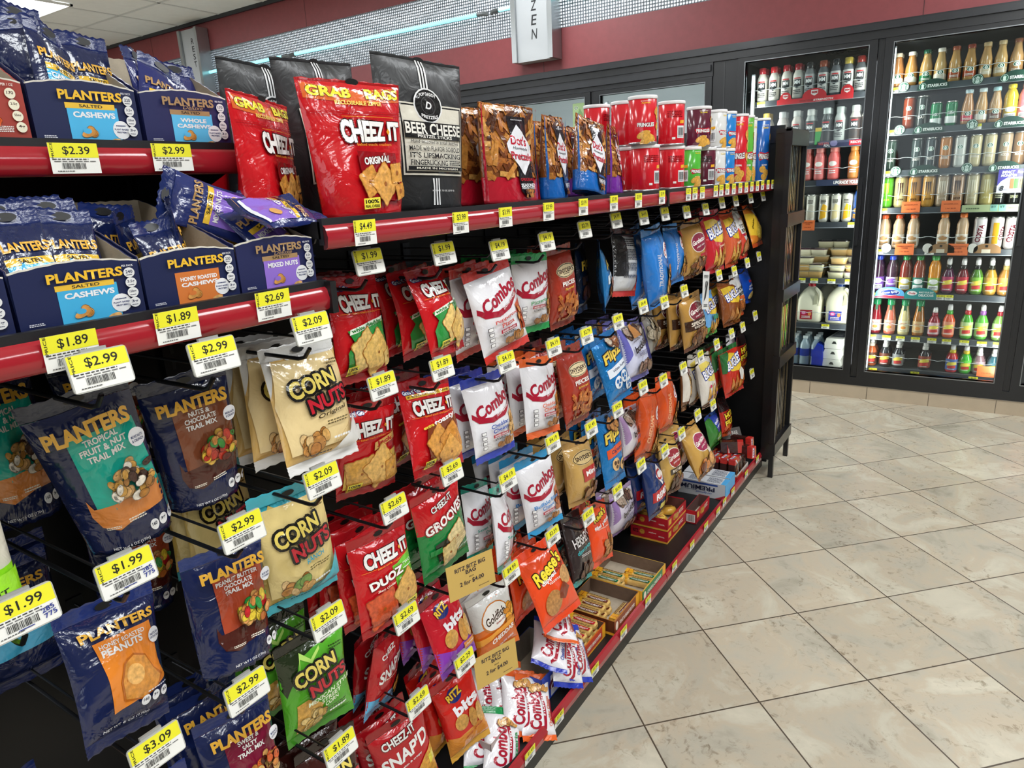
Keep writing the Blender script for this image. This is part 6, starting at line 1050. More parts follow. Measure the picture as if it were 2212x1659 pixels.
g = G(); g.box(-4.5, YW - .03, 1.84, -1.40, YW + .05, 1.93, 'frame_black', '1d1e22'); g.box(-4.5, YW - .045, 1.868, -1.41, YW - .028, 1.90, 'frame_black', '26272b'); cfp(g, 'freezer_header')
# interiors; cooler grey lightened in place of haze on the door glass
for nm, x0, x1, c in (('cooler_interior', -1.30, 1.0, '44484b'), ('freezer_interior', -4.5, -1.33, 'b9bec2')):
    g = G(); d = .78
    g.box(x0, YW + d, .08, x1, YW + d + .03, 1.95, 'plastic', c); g.box(x0, YW + .06, .08, x1, YW + d, .12, 'plastic', c); g.box(x0, YW + .06, 1.93, x1, YW + d, 1.96, 'plastic', 'a9b0b6' if nm[0] == 'c' else c)
    g.box(x0 - .02, YW + .06, .08, x0, YW + d, 1.95, 'plastic', c); g.box(x1, YW + .06, .08, x1 + .02, YW + d, 1.95, 'plastic', c)
    if nm[0] == 'c':
        for x in (-.53, .197): g.box(x - .006, YW + .1, .12, x + .006, YW + d, 1.93, 'plastic', c)
    tag(g.build(nm), kind='structure')
def door(label, x0, x1, z0, z1, fw=.042):
    t = thing('cooler_door', label, 'cooler door', ((x0 + x1) / 2, YW, z0)); w, h = (x1 - x0) / 2, z1 - z0
    g = G(); c = '131417'
    for q in ((-w, 0, -w + fw, h), (w - fw, 0, w, h), (-w + fw, 0, w - fw, fw), (-w + fw, h - fw * .7, w - fw, h)): g.box(q[0], -.03, q[1], q[2], .012, q[3], 'frame_black', c)
    for q in ((-w + fw - .004, fw - .004, -w + fw, h - fw * .7 + .004), (w - fw, fw - .004, w - fw + .004, h - fw * .7 + .004), (-w + fw, fw - .005, w - fw, fw), (-w + fw, h - fw * .7, w - fw, h - fw * .7 + .004)): g.box(q[0], -.033, q[1], q[2], -.005, q[3], 'metal', '84888a')
    g.build('door_frame', t)
    g = G(); g.box(-w + fw, -.004, fw, w - fw, .0, h - fw * .7, 'door_glass', 'ffffff'); g.build('glass_pane', t)
    g = G(); g.box(w - fw * .75, -.06, h * .42, w - fw * .35, -.05, h * .62, 'frame_black', '1a1b1e'); g.box(w - fw * .75, -.055, h * .42, w - fw * .35, -.03, h * .44, 'frame_black', '1a1b1e'); g.box(w - fw * .75, -.055, h * .60, w - fw * .35, -.03, h * .62, 'frame_black', '1a1b1e'); g.build('handle', t)
    return t
door('glass cooler door in front of the milk and protein drinks', -1.257, -.547, .125, 1.918)
door('glass cooler door in front of the iced coffees and juices', -.513, .182, .125, 1.918)
door('glass cooler door cut off by the right picture edge', .213, .94, .125, 1.918)
for i, (a, b) in enumerate(((-2.163, -1.404), (-2.933, -2.192), (-3.703, -2.962))): door('freezer door with pale empty glass, %s from the right' % ORD[i], a, b, .125, 1.838)
for i, (x, lab, z0, z1) in enumerate(((-1.19, 'left edge of the milk door', .17, 1.83), (-.478, 'left edge of the iced coffee door', .16, 1.88), (.25, 'left edge of the right hand door', .16, 1.88), (-2.12, 'left edge of the nearest freezer door', .16, 1.78), (-2.89, 'left edge of the middle freezer door', .16, 1.78), (-3.66, 'left edge of the far freezer door', .16, 1.78), (-.556, 'right edge of the milk door, added as fill', .17, 1.83), (.158, 'right edge of the iced coffee door, added as fill', .17, 1.83))):  # right-edge strips are unseen, added to even out the cooler light
    t = thing('cooler_light', 'vertical white light strip at the ' + lab, 'light strip', (x, YW + .05, (z0 + z1) / 2)); h = (z1 - z0) / 2
    g = G(); g.box(-.009, .004, -h, .009, .02, h, 'plastic', 'cfd2d4'); g.build('holder', t); g = G(); g.box(-.0065, -.002, -h + .01, .0065, .004, h - .01, 'led', 'ffffff'); g.build('diffuser', t)
    ld = bpy.data.lights.new('cooler_light', 'AREA'); ld.shape = 'RECTANGLE'; ld.size = .04; ld.size_y = 2 * h; ld.energy = 5.5 if x > -1.3 else 9.0; ld.color = (1, .98, .92)
    lo = bpy.data.objects.new('cooler_light_lamp', ld); COL.objects.link(lo); lo.location = (x + (.03 if i < 6 else -.02), YW + .055, (z0 + z1) / 2); lo.rotation_euler = (math.radians(90), 0, math.radians(-50 if i < 6 else 50))
# a row of fan guard rings in the ceiling of the cooler
g = G()
for q in range(7): g.tube([(-.72 + (.14 - q * .018) * math.cos(a * .3), YW + .34 + (.14 - q * .018) * math.sin(a * .3), 1.925) for a in range(22)], .003, 'plastic', '2c3034', 5, False)
tag(g.build('fan_guard'), 'round black fan guard under the cooler ceiling behind the milk door', 'fan guard')
# green pizza card on the freezer glass
g = G(); w, h = .105, .20; g.box(-w / 2, -.006, 0, w / 2, -.0045, h, 'paper', '8fa876'); emit(g, [('e', 'e8e8dc', .24, .86, .14, .055), ('e', '2a5a34', .24, .86, .125, .047), ('t', 'e8e8dc', 'G', .24, .86, .13, .05, 0, {'b': .03}), ('p', '6a8a58', [(.5, .84), (.7, .66), (.72, .4), (.3, .4), (.32, .66)]), ('p', 'c86a5a', [(.2, .36), (.82, .36), (.86, .56), (.16, .56)]), ('t', 'f0e4d8', 'BREW PUB', .5, .46, .56, .08, 0, {'b': .03}), ('e', 'd9a088', .5, .16, .44, .13), ('n', ['b5483a', 'e0b890', '7a8a4a'], .5, .16, .34, .09, 16, .06, 2)], w, h, lambda u, v, L: ((u - .5) * w, -.006 - L, v * h), 'paper', 1, .0005, .0001)
p = px(1254, 258, 1, YW - .002); tag(g.build('freezer_sticker', None, (p.x, YW - .002, p.z - .1)), 'green pizza card with white and green oval stuck on the freezer glass', 'sticker')

def cshelf(label, x0, x1, zr, c='3c4046', zs=None):
    t = thing('cooler_shelf', label, 'cooler shelf', ((x0 + x1) / 2, YW + .115, zr)); w = (x1 - x0) / 2
    g = G(); g.box(-w, .0, .008, w, .58, .015, 'plastic', '5a5e62'); 
    g.build('shelf_plate', t)
    g = G(); g.box(-w, -.006, -.016, w, 0, .016, 'plastic', c); g.box(-w, -.0065, -.0165, w, -.0055, -.0135, 'plastic', '8a8e92'); g.build('price_rail', t)
    g = G(); n = int(2 * w / .067); pts = []
    for i in range(n * 6 + 1): pts.append((-w + 2 * w * i / (n * 6), .012, .075 + .006 * abs(math.sin(math.pi * i / 6))))
    g.tube(pts, .0016, 'clear_plastic' if False else 'gloss', 'c9cfd0', 5); g.build('front_wire', t)
    return t
R2 = [1.672, 1.459, 1.248, 1.051, .828, .584, .340, .145]; R1 = [1.669, 1.42, 1.214, .978, .655, .384]
for i, z in enumerate(R2): cshelf('dark grey cooler shelf, %s from the top behind the iced coffee door' % ORD[i], -.495, .165, z, ('3f464b' if i < 3 else '3a3f46'))
for i, z in enumerate(R1): cshelf('dark grey cooler shelf, %s from the top behind the milk door' % ORD[i], -1.235, -.56, z)
for i, z in enumerate(R2[2::2]): cshelf('dark grey cooler shelf, %s from the top behind the right hand door' % ORD[i], .225, .93, z)

# ---- drinks. each maker returns meshes (body, cap, label)
DM = {}
def lathe_mesh(prof, m, c, n=18, cols=None, nm='bottle'):
    g = G(); g.lathe(prof, m, c, n, cols=cols); return g.mesh(nm)
def wrap(r, z0, z1, c, prints, n=18, m='paper'):
    """label sleeve; u = .5 faces the aisle (-Y)"""
    g = G(); g.lathe([(r, z0), (r, z1)], m, c, n, closed=False); h = z1 - z0
    P = lambda u, v, L: ((r + L) * math.sin((u - .5) * 6.2832), -(r + L) * math.cos((u - .5) * 6.2832), z0 + v * h)
    emit(g, prints, 6.2832 * r, h, P, m, .006, .0006, .0003); return g.mesh('label')
SIR = lambda u, v, s, asp: [('e', 'e6efe8', u, v, s, s * asp), ('e', '1c5a42', u, v, s * .82, s * .82 * asp), ('e', 'e6efe8', u, v - s * .1 * asp, s * .45, s * .6 * asp), ('p', 'e6efe8', [(u - s * .4, v + s * .35 * asp), (u, v + s * .75 * asp), (u + s * .4, v + s * .35 * asp)]), ('e', '1c5a42', u, v, s * .14, s * .2 * asp)]
def frap(liq, capc, lab):
    k = ('f', liq, capc, lab)
    if k not in DM:
        b = lathe_mesh([(.001, .0), (.026, .001), (.0285, .006), (.0285, .075), (.027, .092), (.020, .118), (.0155, .140), (.0155, .152), (.001, .152)], 'liquid', liq)
        c = lathe_mesh([(.0172, .150), (.0178, .152), (.0178, .166), (.016, .169), (.001, .169)], 'gloss', capc, nm='cap')
        l = wrap(.0289, .012, .07, liq, [('p', lab, [(.3, .1), (.7, .1), (.7, .5), (.5, .66), (.3, .55)])] + SIR(.52, .68, .085, 2.2) + [('x', 'f0ece0', .5, .25, .2, .2, 2)], m='gloss')
        DM[k] = dict(body=b, cap=c, label=l)
    return DM[k]
def canm(bc, h, r, prints, top='b9b9b4', key=''):
    k = ('c', bc, h, key)
    if k not in DM:
        b = lathe_mesh([(.001, .002), (r * .78, .0), (r * .86, .004), (r, .012), (r, h - .014), (r * .92, h - .006)], 'gloss', bc, nm='can')
        c = lathe_mesh([(r * .92, h - .007), (r * .94, h - .001), (r * .9, h), (r * .86, h - .004), (.001, h - .004)], 'metal', top, nm='lid')
        DM[k] = dict(body=b, lid=c, label=wrap(r + .0002, .014, h - .016, bc, prints, m='gloss'))
    return DM[k]
def juice(liq, capc, lab, lab2='f0f0ee', h=.205, r=.03, key=''):
    k = ('j', liq, capc, lab, h)
    if k not in DM:
        b = lathe_mesh([(.001, 0), (r * .9, .002), (r, .01), (r, h * .28), (r * .94, h * .33), (r, h * .38), (r, h * .52), (r * .93, h * .56), (r, h * .60), (r * .96, h * .70), (r * .7, h * .82), (r * .5, h * .87), (r * .5, h * .93), (.001, h * .93)], 'liquid', liq)
        c = lathe_mesh([(r * .56, h * .88), (r * .62, h * .89), (r * .62, h * .985), (r * .5, h), (.001, h)], 'gloss', capc, nm='cap')
        DM[k] = dict(body=b, cap=c, label=wrap(r * 1.012, h * .08, h * .42, lab, [('r', lab2, .36, .05, .64, .4), ('e', lab2, .5, .7, .12, .2), ('x', '3a3a3a', .5, .2, .22, .2, 2)]))
    return DM[k]
def tapered(liq, capc, lab, h=.21, r=.029):
    k = ('t', liq, capc, lab, h)
    if k not in DM:
        b = lathe_mesh([(.001, 0), (r, .003), (r * 1.02, .02), (r, h * .45), (r * .78, h * .62), (r * .62, h * .75), (r * .60, h * .84), (.001, h * .84)], 'liquid', liq)
        c = lathe_mesh([(r * .62, h * .80), (r * .72, h * .81), (r * .72, h * .95), (r * .6, h * .97), (.001, h * .97)], 'gloss', capc, nm='cap')
        l = wrap(r * 1.03, .02, h * .40, lab, [('t', 'c24a2a', 'Simply', .5, .74, .18, .12, 0, {'i': .2, 'b': .02}), ('e', 'd98a3a', .5, .38, .07, .14), ('x', '4a4a4a', .5, .1, .16, .08, 1)])
        g = G(); g.box(-.007, -r * .70, h * .64, .007, -r * .68, h * .82, 'paper', '1c5a3a'); DM[k] = dict(body=b, cap=c, label=l, neck_tag=g.mesh('neck_tag'))
    return DM[k]
def squeeze(liq, capc, lab, h=.165, r=.030, tip='ece8e6'):
    k = ('s', liq, capc, lab, h)
    if k not in DM:
        b = lathe_mesh([(.001, 0), (r * .85, .002), (r, .012), (r * .96, h * .28), (r, h * .42), (r * .94, h * .55), (r * .6, h * .68), (r * .42, h * .73), (.001, h * .73)], 'liquid', liq)
        c = lathe_mesh([(r * .5, h * .70), (r * .52, h * .80), (r * .36, h * .84), (r * .2, h * .86)], 'gloss', capc, nm='cap'); t = lathe_mesh([(r * .42, h * .83), (r * .40, h * .94), (r * .30, h), (.001, h)], 'gloss', tip, nm='spout')
        DM[k] = dict(body=b, cap=c, spout=t, label=wrap(r * 1.015, h * .1, h * .5, lab, [('p', 'e8d04a', [(.36, .4), (.64, .5), (.62, .8), (.4, .7)]), ('p', 'c8302c', [(.4, .15), (.62, .2), (.6, .45), (.4, .4)]), ('x', 'e8e4e0', .5, .1, .2, .1, 1)]))
    return DM[k]
def shaker(body, capc, lab, h=.185, r=.028):
    k = ('p', body, capc, lab, h)
    if k not in DM:
        b = lathe_mesh([(.001, 0), (r * .92, .002), (r, .01), (r, h * .34), (r * .93, h * .42), (r, h * .5), (r, h * .68), (r * .7, h * .80), (r * .66, h * .84), (.001, h * .84)], 'gloss', body)
        c = lathe_mesh([(r * .68, h * .82), (r * .74, h * .83), (r * .74, h * .98), (r * .66, h), (.001, h)], 'gloss', capc, nm='cap')
        DM[k] = dict(body=b, cap=c, label=wrap(r * 1.012, h * .06, h * .66, lab, [('p', '24262a', [(.38, .82), (.62, .82), (.62, .5), (.5, .38), (.38, .5)]), ('t', 'f0f0f0', 'MM', .5, .68, .17, .18, 0, {'b': .04}), ('r', 'c8242c', .4, .84, .6, .9), ('x', '3a3a3e', .5, .22, .24, .24, 3)] if lab != body else [('x', 'f0f0f0', .5, .3, .2, .2, 2), ('e', 'f0ece6', .5, .7, .12, .12)]))
    return DM[k]
def put(ms, name, X, z, label, cat, grp, Y=None, back=0, sc=1.0, rz=0):
    names = {'bottle': 'body'}
    Y = (YW + .155) if Y is None else Y
    for q in range(back + 1):
        o = obj(name, ms['body'], None, (X, Y + q * .064, z + .0155), (0, 0, rz)); o.scale = (sc, sc, sc)
        for k in ms:
            if k != 'body': obj({'label': 'label_sleeve'}.get(k, k), ms[k], o)
        tag(o, label if q == 0 else label + (', behind' if q == 1 else ', farther behind'), cat, grp)
def row(items, zr, where, name, cat, grp, back=0):
    for i, (x, ms, d) in enumerate(items): put(ms, name, x, zr, d + ', ' + ORD[i] + ' from left, ' + where, cat, grp, back=back)
W2 = 'iced coffee door shelf %d'
FRC = 'c49a62'
row([(-.464, frap('b87a44', 'd8c8b0', 'e8e0d0'), 'caramel coffee bottle with pale cap'), (-.403, frap('c08848', 'e2ddd0', 'e8e4d8'), 'amber coffee bottle with white cap'), (-.334, frap('c0985a', '14553a', '1a6a40'), 'coffee bottle with green cap'), (-.27, frap('c8a46a', 'e2ddd0', 'e0d8c4'), 'pale coffee bottle with white cap'), (-.206, frap('c09458', '9a4a2c', 'a8502c'), 'coffee bottle with rust cap'), (-.141, frap('bd9054', '8f3a24', 'b5502c'), 'coffee bottle with brick cap'), (-.074, frap('c49a62', 'c8ae80', 'd8c8a8'), 'coffee bottle with tan cap'), (-.012, frap('c8a268', 'ccb488', 'd0c0a0'), 'light coffee bottle with tan cap'), (.052, frap('b08a5c', '7a4a34', 'a07850'), 'coffee bottle with brown cap'), (.115, frap('b08a5c', '7a4a34', '8a6040'), 'dim coffee bottle with brown cap')], R2[0], 'top coffee shelf', 'coffee_bottle', 'coffee bottle', 'iced coffee bottles', 1)
cb = lambda bc, t, key, h=.16, r=.0275: canm(bc, h, r, [('t', 'e8e0d8', t, .5, .3, .2, .1, 0, {'b': .02})] + SIR(.5, .68, .075, 1.2), key=key)
row([(-.394, cb('8a3a1c', 'COLD BREW', 'a'), 'rust brown coffee can'), (-.332, cb('2c3430', 'OAT', 'b'), 'dark and tan coffee can'), (-.267, canm('1a7a4a', .122, .0265, [('r', 'd8e0da', .3, .0, .7, .3)] + SIR(.5, .5, .08, 1.0), key='g1'), 'short green coffee can'), (-.199, canm('1a7a4a', .122, .0265, [('r', 'e4e8e4', .25, .0, .75, .36)] + SIR(.5, .55, .09, 1.0), key='g2'), 'short green and white coffee can'), (-.128, frap('c08a5a', 'c8dce0', 'c8384a'), 'coffee bottle with ice blue cap'), (-.069, frap('c49862', 'd0dcda', 'e8e4d8'), 'coffee bottle with pale blue cap'), (-.01, frap('b89062', 'a8d0d4', '6a4030'), 'coffee bottle with turquoise cap'), (.052, juice('d9b52a', 'e2c82c', 'd9b52a', h=.175, key='y'), 'yellow drink bottle'), (.112, juice('d9808a', 'e0a8a8', 'd9808a', h=.175), 'pink drink bottle')], R2[1], 'second coffee shelf', 'coffee_drink', 'coffee drink', 'drinks on the second coffee shelf', 1)
row([(-.461, cb('34463c', 'DOUBLESHOT', 'c'), 'dark green coffee can'), (-.336, cb('3a4644', 'DOUBLESHOT', 'd'), 'slate coffee can'), (-.271, cb('3c4446', 'TRIPLE', 'e'), 'grey coffee can'), (-.205, cb('b5763a', 'CARAMEL', 'f'), 'copper coffee can'), (-.14, cb('c8c8c2', 'WHITE', 'g'), 'white coffee can'), (-.072, cb('c2b48c', 'VANILLA', 'h'), 'cream coffee can'), (-.011, cb('c4b690', 'VANILLA', 'h2'), 'pale cream coffee can'), (.056, cb('a08a70', 'MOCHA', 'i'), 'taupe coffee can'), (.114, cb('8a6a4c', 'MOCHA', 'j'), 'brown coffee can')], R2[2], 'third coffee shelf', 'coffee_can', 'coffee can', 'coffee cans', 1)
def mon(bc, cl, key): return canm(bc, .165, .031, [('p', cl, [(.42 + a, .86), (.46 + a, .88), (.455 + a, .5), (.44 + a, .34 + b), (.435 + a, .6)]) for a, b in ((0, .06), (.05, 0), (.1, .1))] + [('t', cl, 'JAVA', .5, .2, .18, .1, 0, {'i': .2, 'b': .02})], key=key)
row([(-.463, mon('5cae2c', 'd8e84a', 'm1'), 'lime green energy can'), (-.395, mon('b8a878', '4a2c1c', 'm2'), 'beige energy coffee can'), (-.331, mon('c48a3c', '4a2c14', 'm3'), 'golden energy coffee can'), (-.263, mon('cc9644', '4a2c14', 'm4'), 'amber energy coffee can'), (-.198, mon('a8947c', 'd0c4b0', 'm5'), 'taupe energy coffee can turned round'), (-.13, mon('a58468', '3a241c', 'm6'), 'brown energy coffee can'), (-.065, mon('b4a888', 'd0c8b0', 'm7'), 'khaki energy coffee can'), (0, mon('b8a868', 'd8d0a8', 'm8'), 'olive gold energy coffee can'), (.055, canm('1a1c1c', .1, .027, [('x', 'b8b8a0', .5, .5, .2, .4, 3)], key='k1'), 'short black can'), (.119, canm('1a1c1c', .1, .027, [('t', 'c8c8a0', 'ESPRESSO', .5, .4, .2, .2)], key='k2'), 'short black espresso can')], R2[3], 'fourth coffee shelf', 'energy_can', 'energy drink can', 'energy coffee cans', 1)
dk = lambda c: juice('c8a888', c, 'e0d8cc', 'b88a5a', h=.185, r=.0285)
row([(-.457, dk('d2552a'), 'coffee bottle with orange cap'), (-.387, dk('c84a28'), 'coffee bottle with darker orange cap'), (-.316, dk('d9602c'), 'coffee bottle with bright orange cap'), (-.172, dk('e2803a'), 'coffee bottle with amber cap'), (-.086, dk('d9702f'), 'coffee bottle with apricot cap'), (-.008, canm('d0c8c8', .165, .029, [('t', '6a1428', 'COSTA', .5, .5, .5, .19, 80, {'b': .035})], key='co1'), 'white coffee can with dark red letters'), (.066, canm('d8d0c8', .165, .029, [('r', 'd9a02c', .4, .1, .56, .9), ('t', '6a1428', 'COSTA', .64, .5, .4, .16, 80, {'b': .03})], key='co2'), 'white and gold coffee can'), (.129, canm('cfc6c6', .165, .029, [('t', '6a1428', 'COSTA', .5, .5, .5, .19, 80, {'b': .035})], key='co3'), 'second white coffee can with dark red letters')], R2[4], 'fifth coffee shelf', 'coffee_bottle', 'coffee drink', 'coffee drinks on the fifth shelf', 1)
row([(-.465, juice('3a2238', '2a44b0', '7a4aa8'), 'grape juice bottle with blue cap'), (-.397, juice('3c2434', '2a44b0', 'c0b8d0', '7a4aa8'), 'dark juice bottle with blue cap'), (-.33, juice('7a2a20', '2a8a44', 'd9c04a'), 'apple juice bottle with green cap'), (-.265, juice('8a3a24', '2a8a44', '1f7a6a'), 'juice bottle with teal label'), (-.191, juice('d98a1f', '3aa048', '8ab03a'), 'orange juice bottle with green cap'), (-.126, squeeze('4a1a3c', '181618', 'a8285a', .19), 'berry juice bottle with black top'), (-.058, squeeze('6a1620', '181618', 'b81c34', .19), 'red juice bottle with black top'), (.006, squeeze('4a7a24', '181618', '7ab03a', .19), 'green juice bottle with black top'), (.068, squeeze('b88a30', '2a2a20', 'd9a04a', .19), 'gold juice bottle'), (.132, squeeze('b8823a', 'b8a060', 'd09a5a', .19), 'tan juice bottle')], R2[5], 'sixth shelf', 'juice_bottle', 'juice bottle', 'juice bottles on the sixth shelf', 1)
row([(-.457, tapered('8a1c28', '1f8a54', 'd8c8c0'), 'deep red juice bottle'), (-.385, tapered('d9705a', '1f8a54', 'e0a090'), 'coral juice bottle'), (-.313, tapered('d9c890', '1f8a54', 'e0d8b0'), 'pale lemonade bottle'), (-.241, tapered('a86a2c', '1f8a54', 'c8a878'), 'brown apple juice bottle'), (-.165, squeeze('9a2034', '9a2034', 'd8b0b8', .165), 'crimson squeeze bottle'), (-.096, squeeze('d9552c', '4aa03a', 'e09070', .185), 'orange squeeze bottle'), (-.012, squeeze('4aa02a', 'b8202a', 'b8d090', .19), 'green squeeze bottle with red cap'), (.056, squeeze('5aa83a', '9a5aa8', 'a8d080', .19), 'green squeeze bottle with violet cap'), (.134, squeeze('7aa04a', 'a02430', 'c0d0a0', .19), 'dim green squeeze bottle')], R2[6], 'seventh shelf', 'juice_bottle', 'juice bottle', 'juice bottles on the seventh shelf', 0)
row([(-.463, squeeze('b5582c', 'd8c8b8', '5a3024', .165), 'orange punch bottle'), (-.393, squeeze('24242a', 'd8d4d0', '6a3424', .165), 'black punch bottle'), (-.324, squeeze('26262a', 'd8d4d0', '8a8a8a', .165), 'black punch bottle with grey label'), (-.192, squeeze('28262a', 'd8d4d0', '8a3a2a', .165), 'black punch bottle with red print'), (-.059, squeeze('c0242c', 'd9c02c', '4a68a8', .155), 'red squeeze bottle with yellow cap'), (.005, squeeze('3cae2c', 'd9c02c', '58c03a', .155), 'bright green squeeze bottle with yellow cap'), (.067, squeeze('8a6a70', 'd8d4d0', 'c0a0a8', .15), 'dusty pink squeeze bottle'), (.135, squeeze('3a6a78', 'd8d4d0', '5a8a98', .15), 'teal squeeze bottle')], R2[7], 'bottom shelf', 'juice_bottle', 'juice bottle', 'punch bottles on the bottom shelf', 1)
# behind the milk door
mm = lambda c: shaker('e0dcd2', c, 'dcd8cf'); mb = shaker('8a8e90', '2a2c30', 'b0b4b6')
row([(-1.164, mm('b02430'), 'white shake bottle with red cap'), (-1.098, mm('b8242c'), 'white shake bottle with scarlet cap'), (-1.029, mm('a81c28'), 'shake bottle with crimson cap'), (-.966, mm('9a1c28'), 'shake bottle with dark red cap'), (-.905, mb, 'grey shake bottle'), (-.835, shaker('6a6e72', '9a4a30', 'c8c8c4'), 'grey shake bottle with rust cap'), (-.77, shaker('70747a', '2a2c30', 'd0d0cc'), 'grey shake bottle with shield'), (-.707, shaker('787c80', 'c8b04a', 'd4d4d0'), 'grey shake bottle with yellow cap'), (-.645, shaker('606468', '8a2a24', 'b8b8b4'), 'dim shake bottle with red cap'), (-.59, shaker('a8a8a4', '8a2a24', 'd8d4cc'), 'pale shake bottle with red cap')], R1[0], 'top milk door shelf', 'shake_bottle', 'shake bottle', 'protein shakes on the top shelf', 1)
row([(-1.13, shaker('d8d0c0', 'c8a84a', 'd8d0c0'), 'cream shake bottle'), (-1.04, shaker('c8c0bc', 'c8c8c8', 'd8d0cc'), 'pale shake bottle'), (-.96, shaker('d0c8c0', 'd0d0cc', 'c8c0b8'), 'ivory shake bottle'), (-.885, shaker('b0b4b0', 'd8d8d4', '3a3c3c'), 'shake bottle with dark label'), (-.80, shaker('4a4c4c', 'd0d8d4', '2a2c2c'), 'black core shake bottle'), (-.731, shaker('c8ccc8', 'b8c0bc', 'b8bcb8'), 'silver shake bottle'), (-.653, shaker('d8d4cc', 'd8d8d4', '4a3a34'), 'white shake bottle with brown label'), (-.594, shaker('c8c4bc', 'c0c4c0', '6a5a50'), 'dim shake bottle')], R1[1], 'second milk door shelf', 'shake_bottle', 'shake bottle', 'protein shakes on the second shelf', 1)
fm = lambda c, c2: shaker(c, c2, c)
row([(-.96, fm('d86a6a', 'e08a84'), 'salmon milk bottle'), (-.89, fm('dc7870', 'e08a84'), 'rose milk bottle'), (-.823, fm('e07a78', 'e8908a'), 'pink milk bottle'), (-.749, fm('e06a68', 'e88a84'), 'strawberry milk bottle'), (-.643, fm('c07838', 'd08a44'), 'chocolate milk bottle'), (-.585, fm('b8703a', 'c8823c'), 'dim chocolate milk bottle')], R1[2], 'third milk door shelf', 'milk_bottle', 'milk bottle', 'flavoured milk bottles', 1)
sc_ = lambda key, a: canm('c8c4b8', .158, .0275, [('p', a, [(.4, .0), (.62, .1), (.64, .6), (.5, .7), (.42, .4)]), ('x', '3a342c', .5, .8, .18, .18, 3)], key=key)
row([(-1.06, sc_('s0', 'd9a02c'), 'silver coffee can'), (-.99, sc_('s1', 'c8c0b0'), 'pale silver coffee can'), (-.92, sc_('s2', 'd0a040'), 'silver and ochre coffee can'), (-.853, sc_('s3', 'b8b0a0'), 'silver coffee can turned round'), (-.784, sc_('s4', 'd9a42c'), 'silver and gold coffee can'), (-.719, sc_('s5', 'd0c090'), 'silver and straw coffee can'), (-.659, sc_('s6', 'e0a82c'), 'silver and yellow coffee can')], R1[3], 'fourth milk door shelf', 'coffee_can', 'coffee can', 'slim coffee cans', 2)
put(juice('2a5cae', 'e0882a', '2a5cae', 'e0a040', h=.2), 'milk_bottle', -.6, R1[3], 'blue creamer bottle with orange cap right of the slim cans', 'creamer bottle', None)
# dip tubs
g = G(); a, b, h = .05, .032, .034
def tubm(c, lidc):
    g = G(); a, b, h = .046, .034, .034; r_ = lambda a, b, z: [(a * math.copysign(abs(math.cos(t)) ** .5, math.cos(t)), b * math.copysign(abs(math.sin(t)) ** .5, math.sin(t)), z) for t in [q * 6.2832 / 20 for q in range(20)]]
    vs = r_(a * .88, b * .86, 0) + r_(a, b, h); g.add(vs, [(i, (i + 1) % 20, 20 + (i + 1) % 20, 20 + i) for i in range(20)] + [tuple(range(20))[::-1]], 'gloss', c, True); m1 = g.mesh('tub')
    g = G(); vs = r_(a * 1.06, b * 1.07, h) + r_(a * 1.06, b * 1.07, h + .004) + r_(a * .95, b * .95, h + .006); g.add(vs, [(q * 20 + i, q * 20 + (i + 1) % 20, q * 20 + 20 + (i + 1) % 20, q * 20 + 20 + i) for q in (0, 1) for i in range(20)] + [tuple(range(20))[::-1], tuple(range(40, 60))], 'gloss', lidc)
    emit(g, [('r', 'e0dcd8', .2, .3, .8, .7), ('x', '5a2a3a', .5, .5, .5, .3, 2)], 2 * a, 2 * b, lambda u, v, L: ((u - .5) * 2 * a, (v - .5) * 2 * b, h + .006 + L), 'paper', .02, .0004); return m1, g.mesh('lid')
TB = [tubm('d9b070', '8a7a60'), tubm('e0d8b4', '3a3234'), tubm('dcb478', 'b0a890'), tubm('e4dcc0', '5a3a44')]
k = 0
for x, dy, n, q in ((-.87, 0, 3, 0), (-.802, 0, 2, 0), (-.685, 0, 3, 1), (-.60, 0, 2, 3), (-.80, .09, 4, 2), (-.69, .09, 4, 1), (-.785, .18, 5, 0), (-.70, .18, 5, 0), (-.61, .1, 4, 3), (-.88, .1, 4, 2)):
    for j in range(n):
        o = obj('dip_tub', TB[(q + (j == n - 1)) % 4][0], None, (x + .006 * ((j * 7) % 3 - 1), YW + .16 + dy, R1[4] + .0155 + j * .0405)); obj('lid', TB[(q + (j == n - 1)) % 4][1], o)
        tag(o, 'cream snack dip tub, %s up in the %s stack behind the milk door' % (ORD[j], ORD[k]), 'dip tub', 'dip tubs behind the milk door')
    k += 1
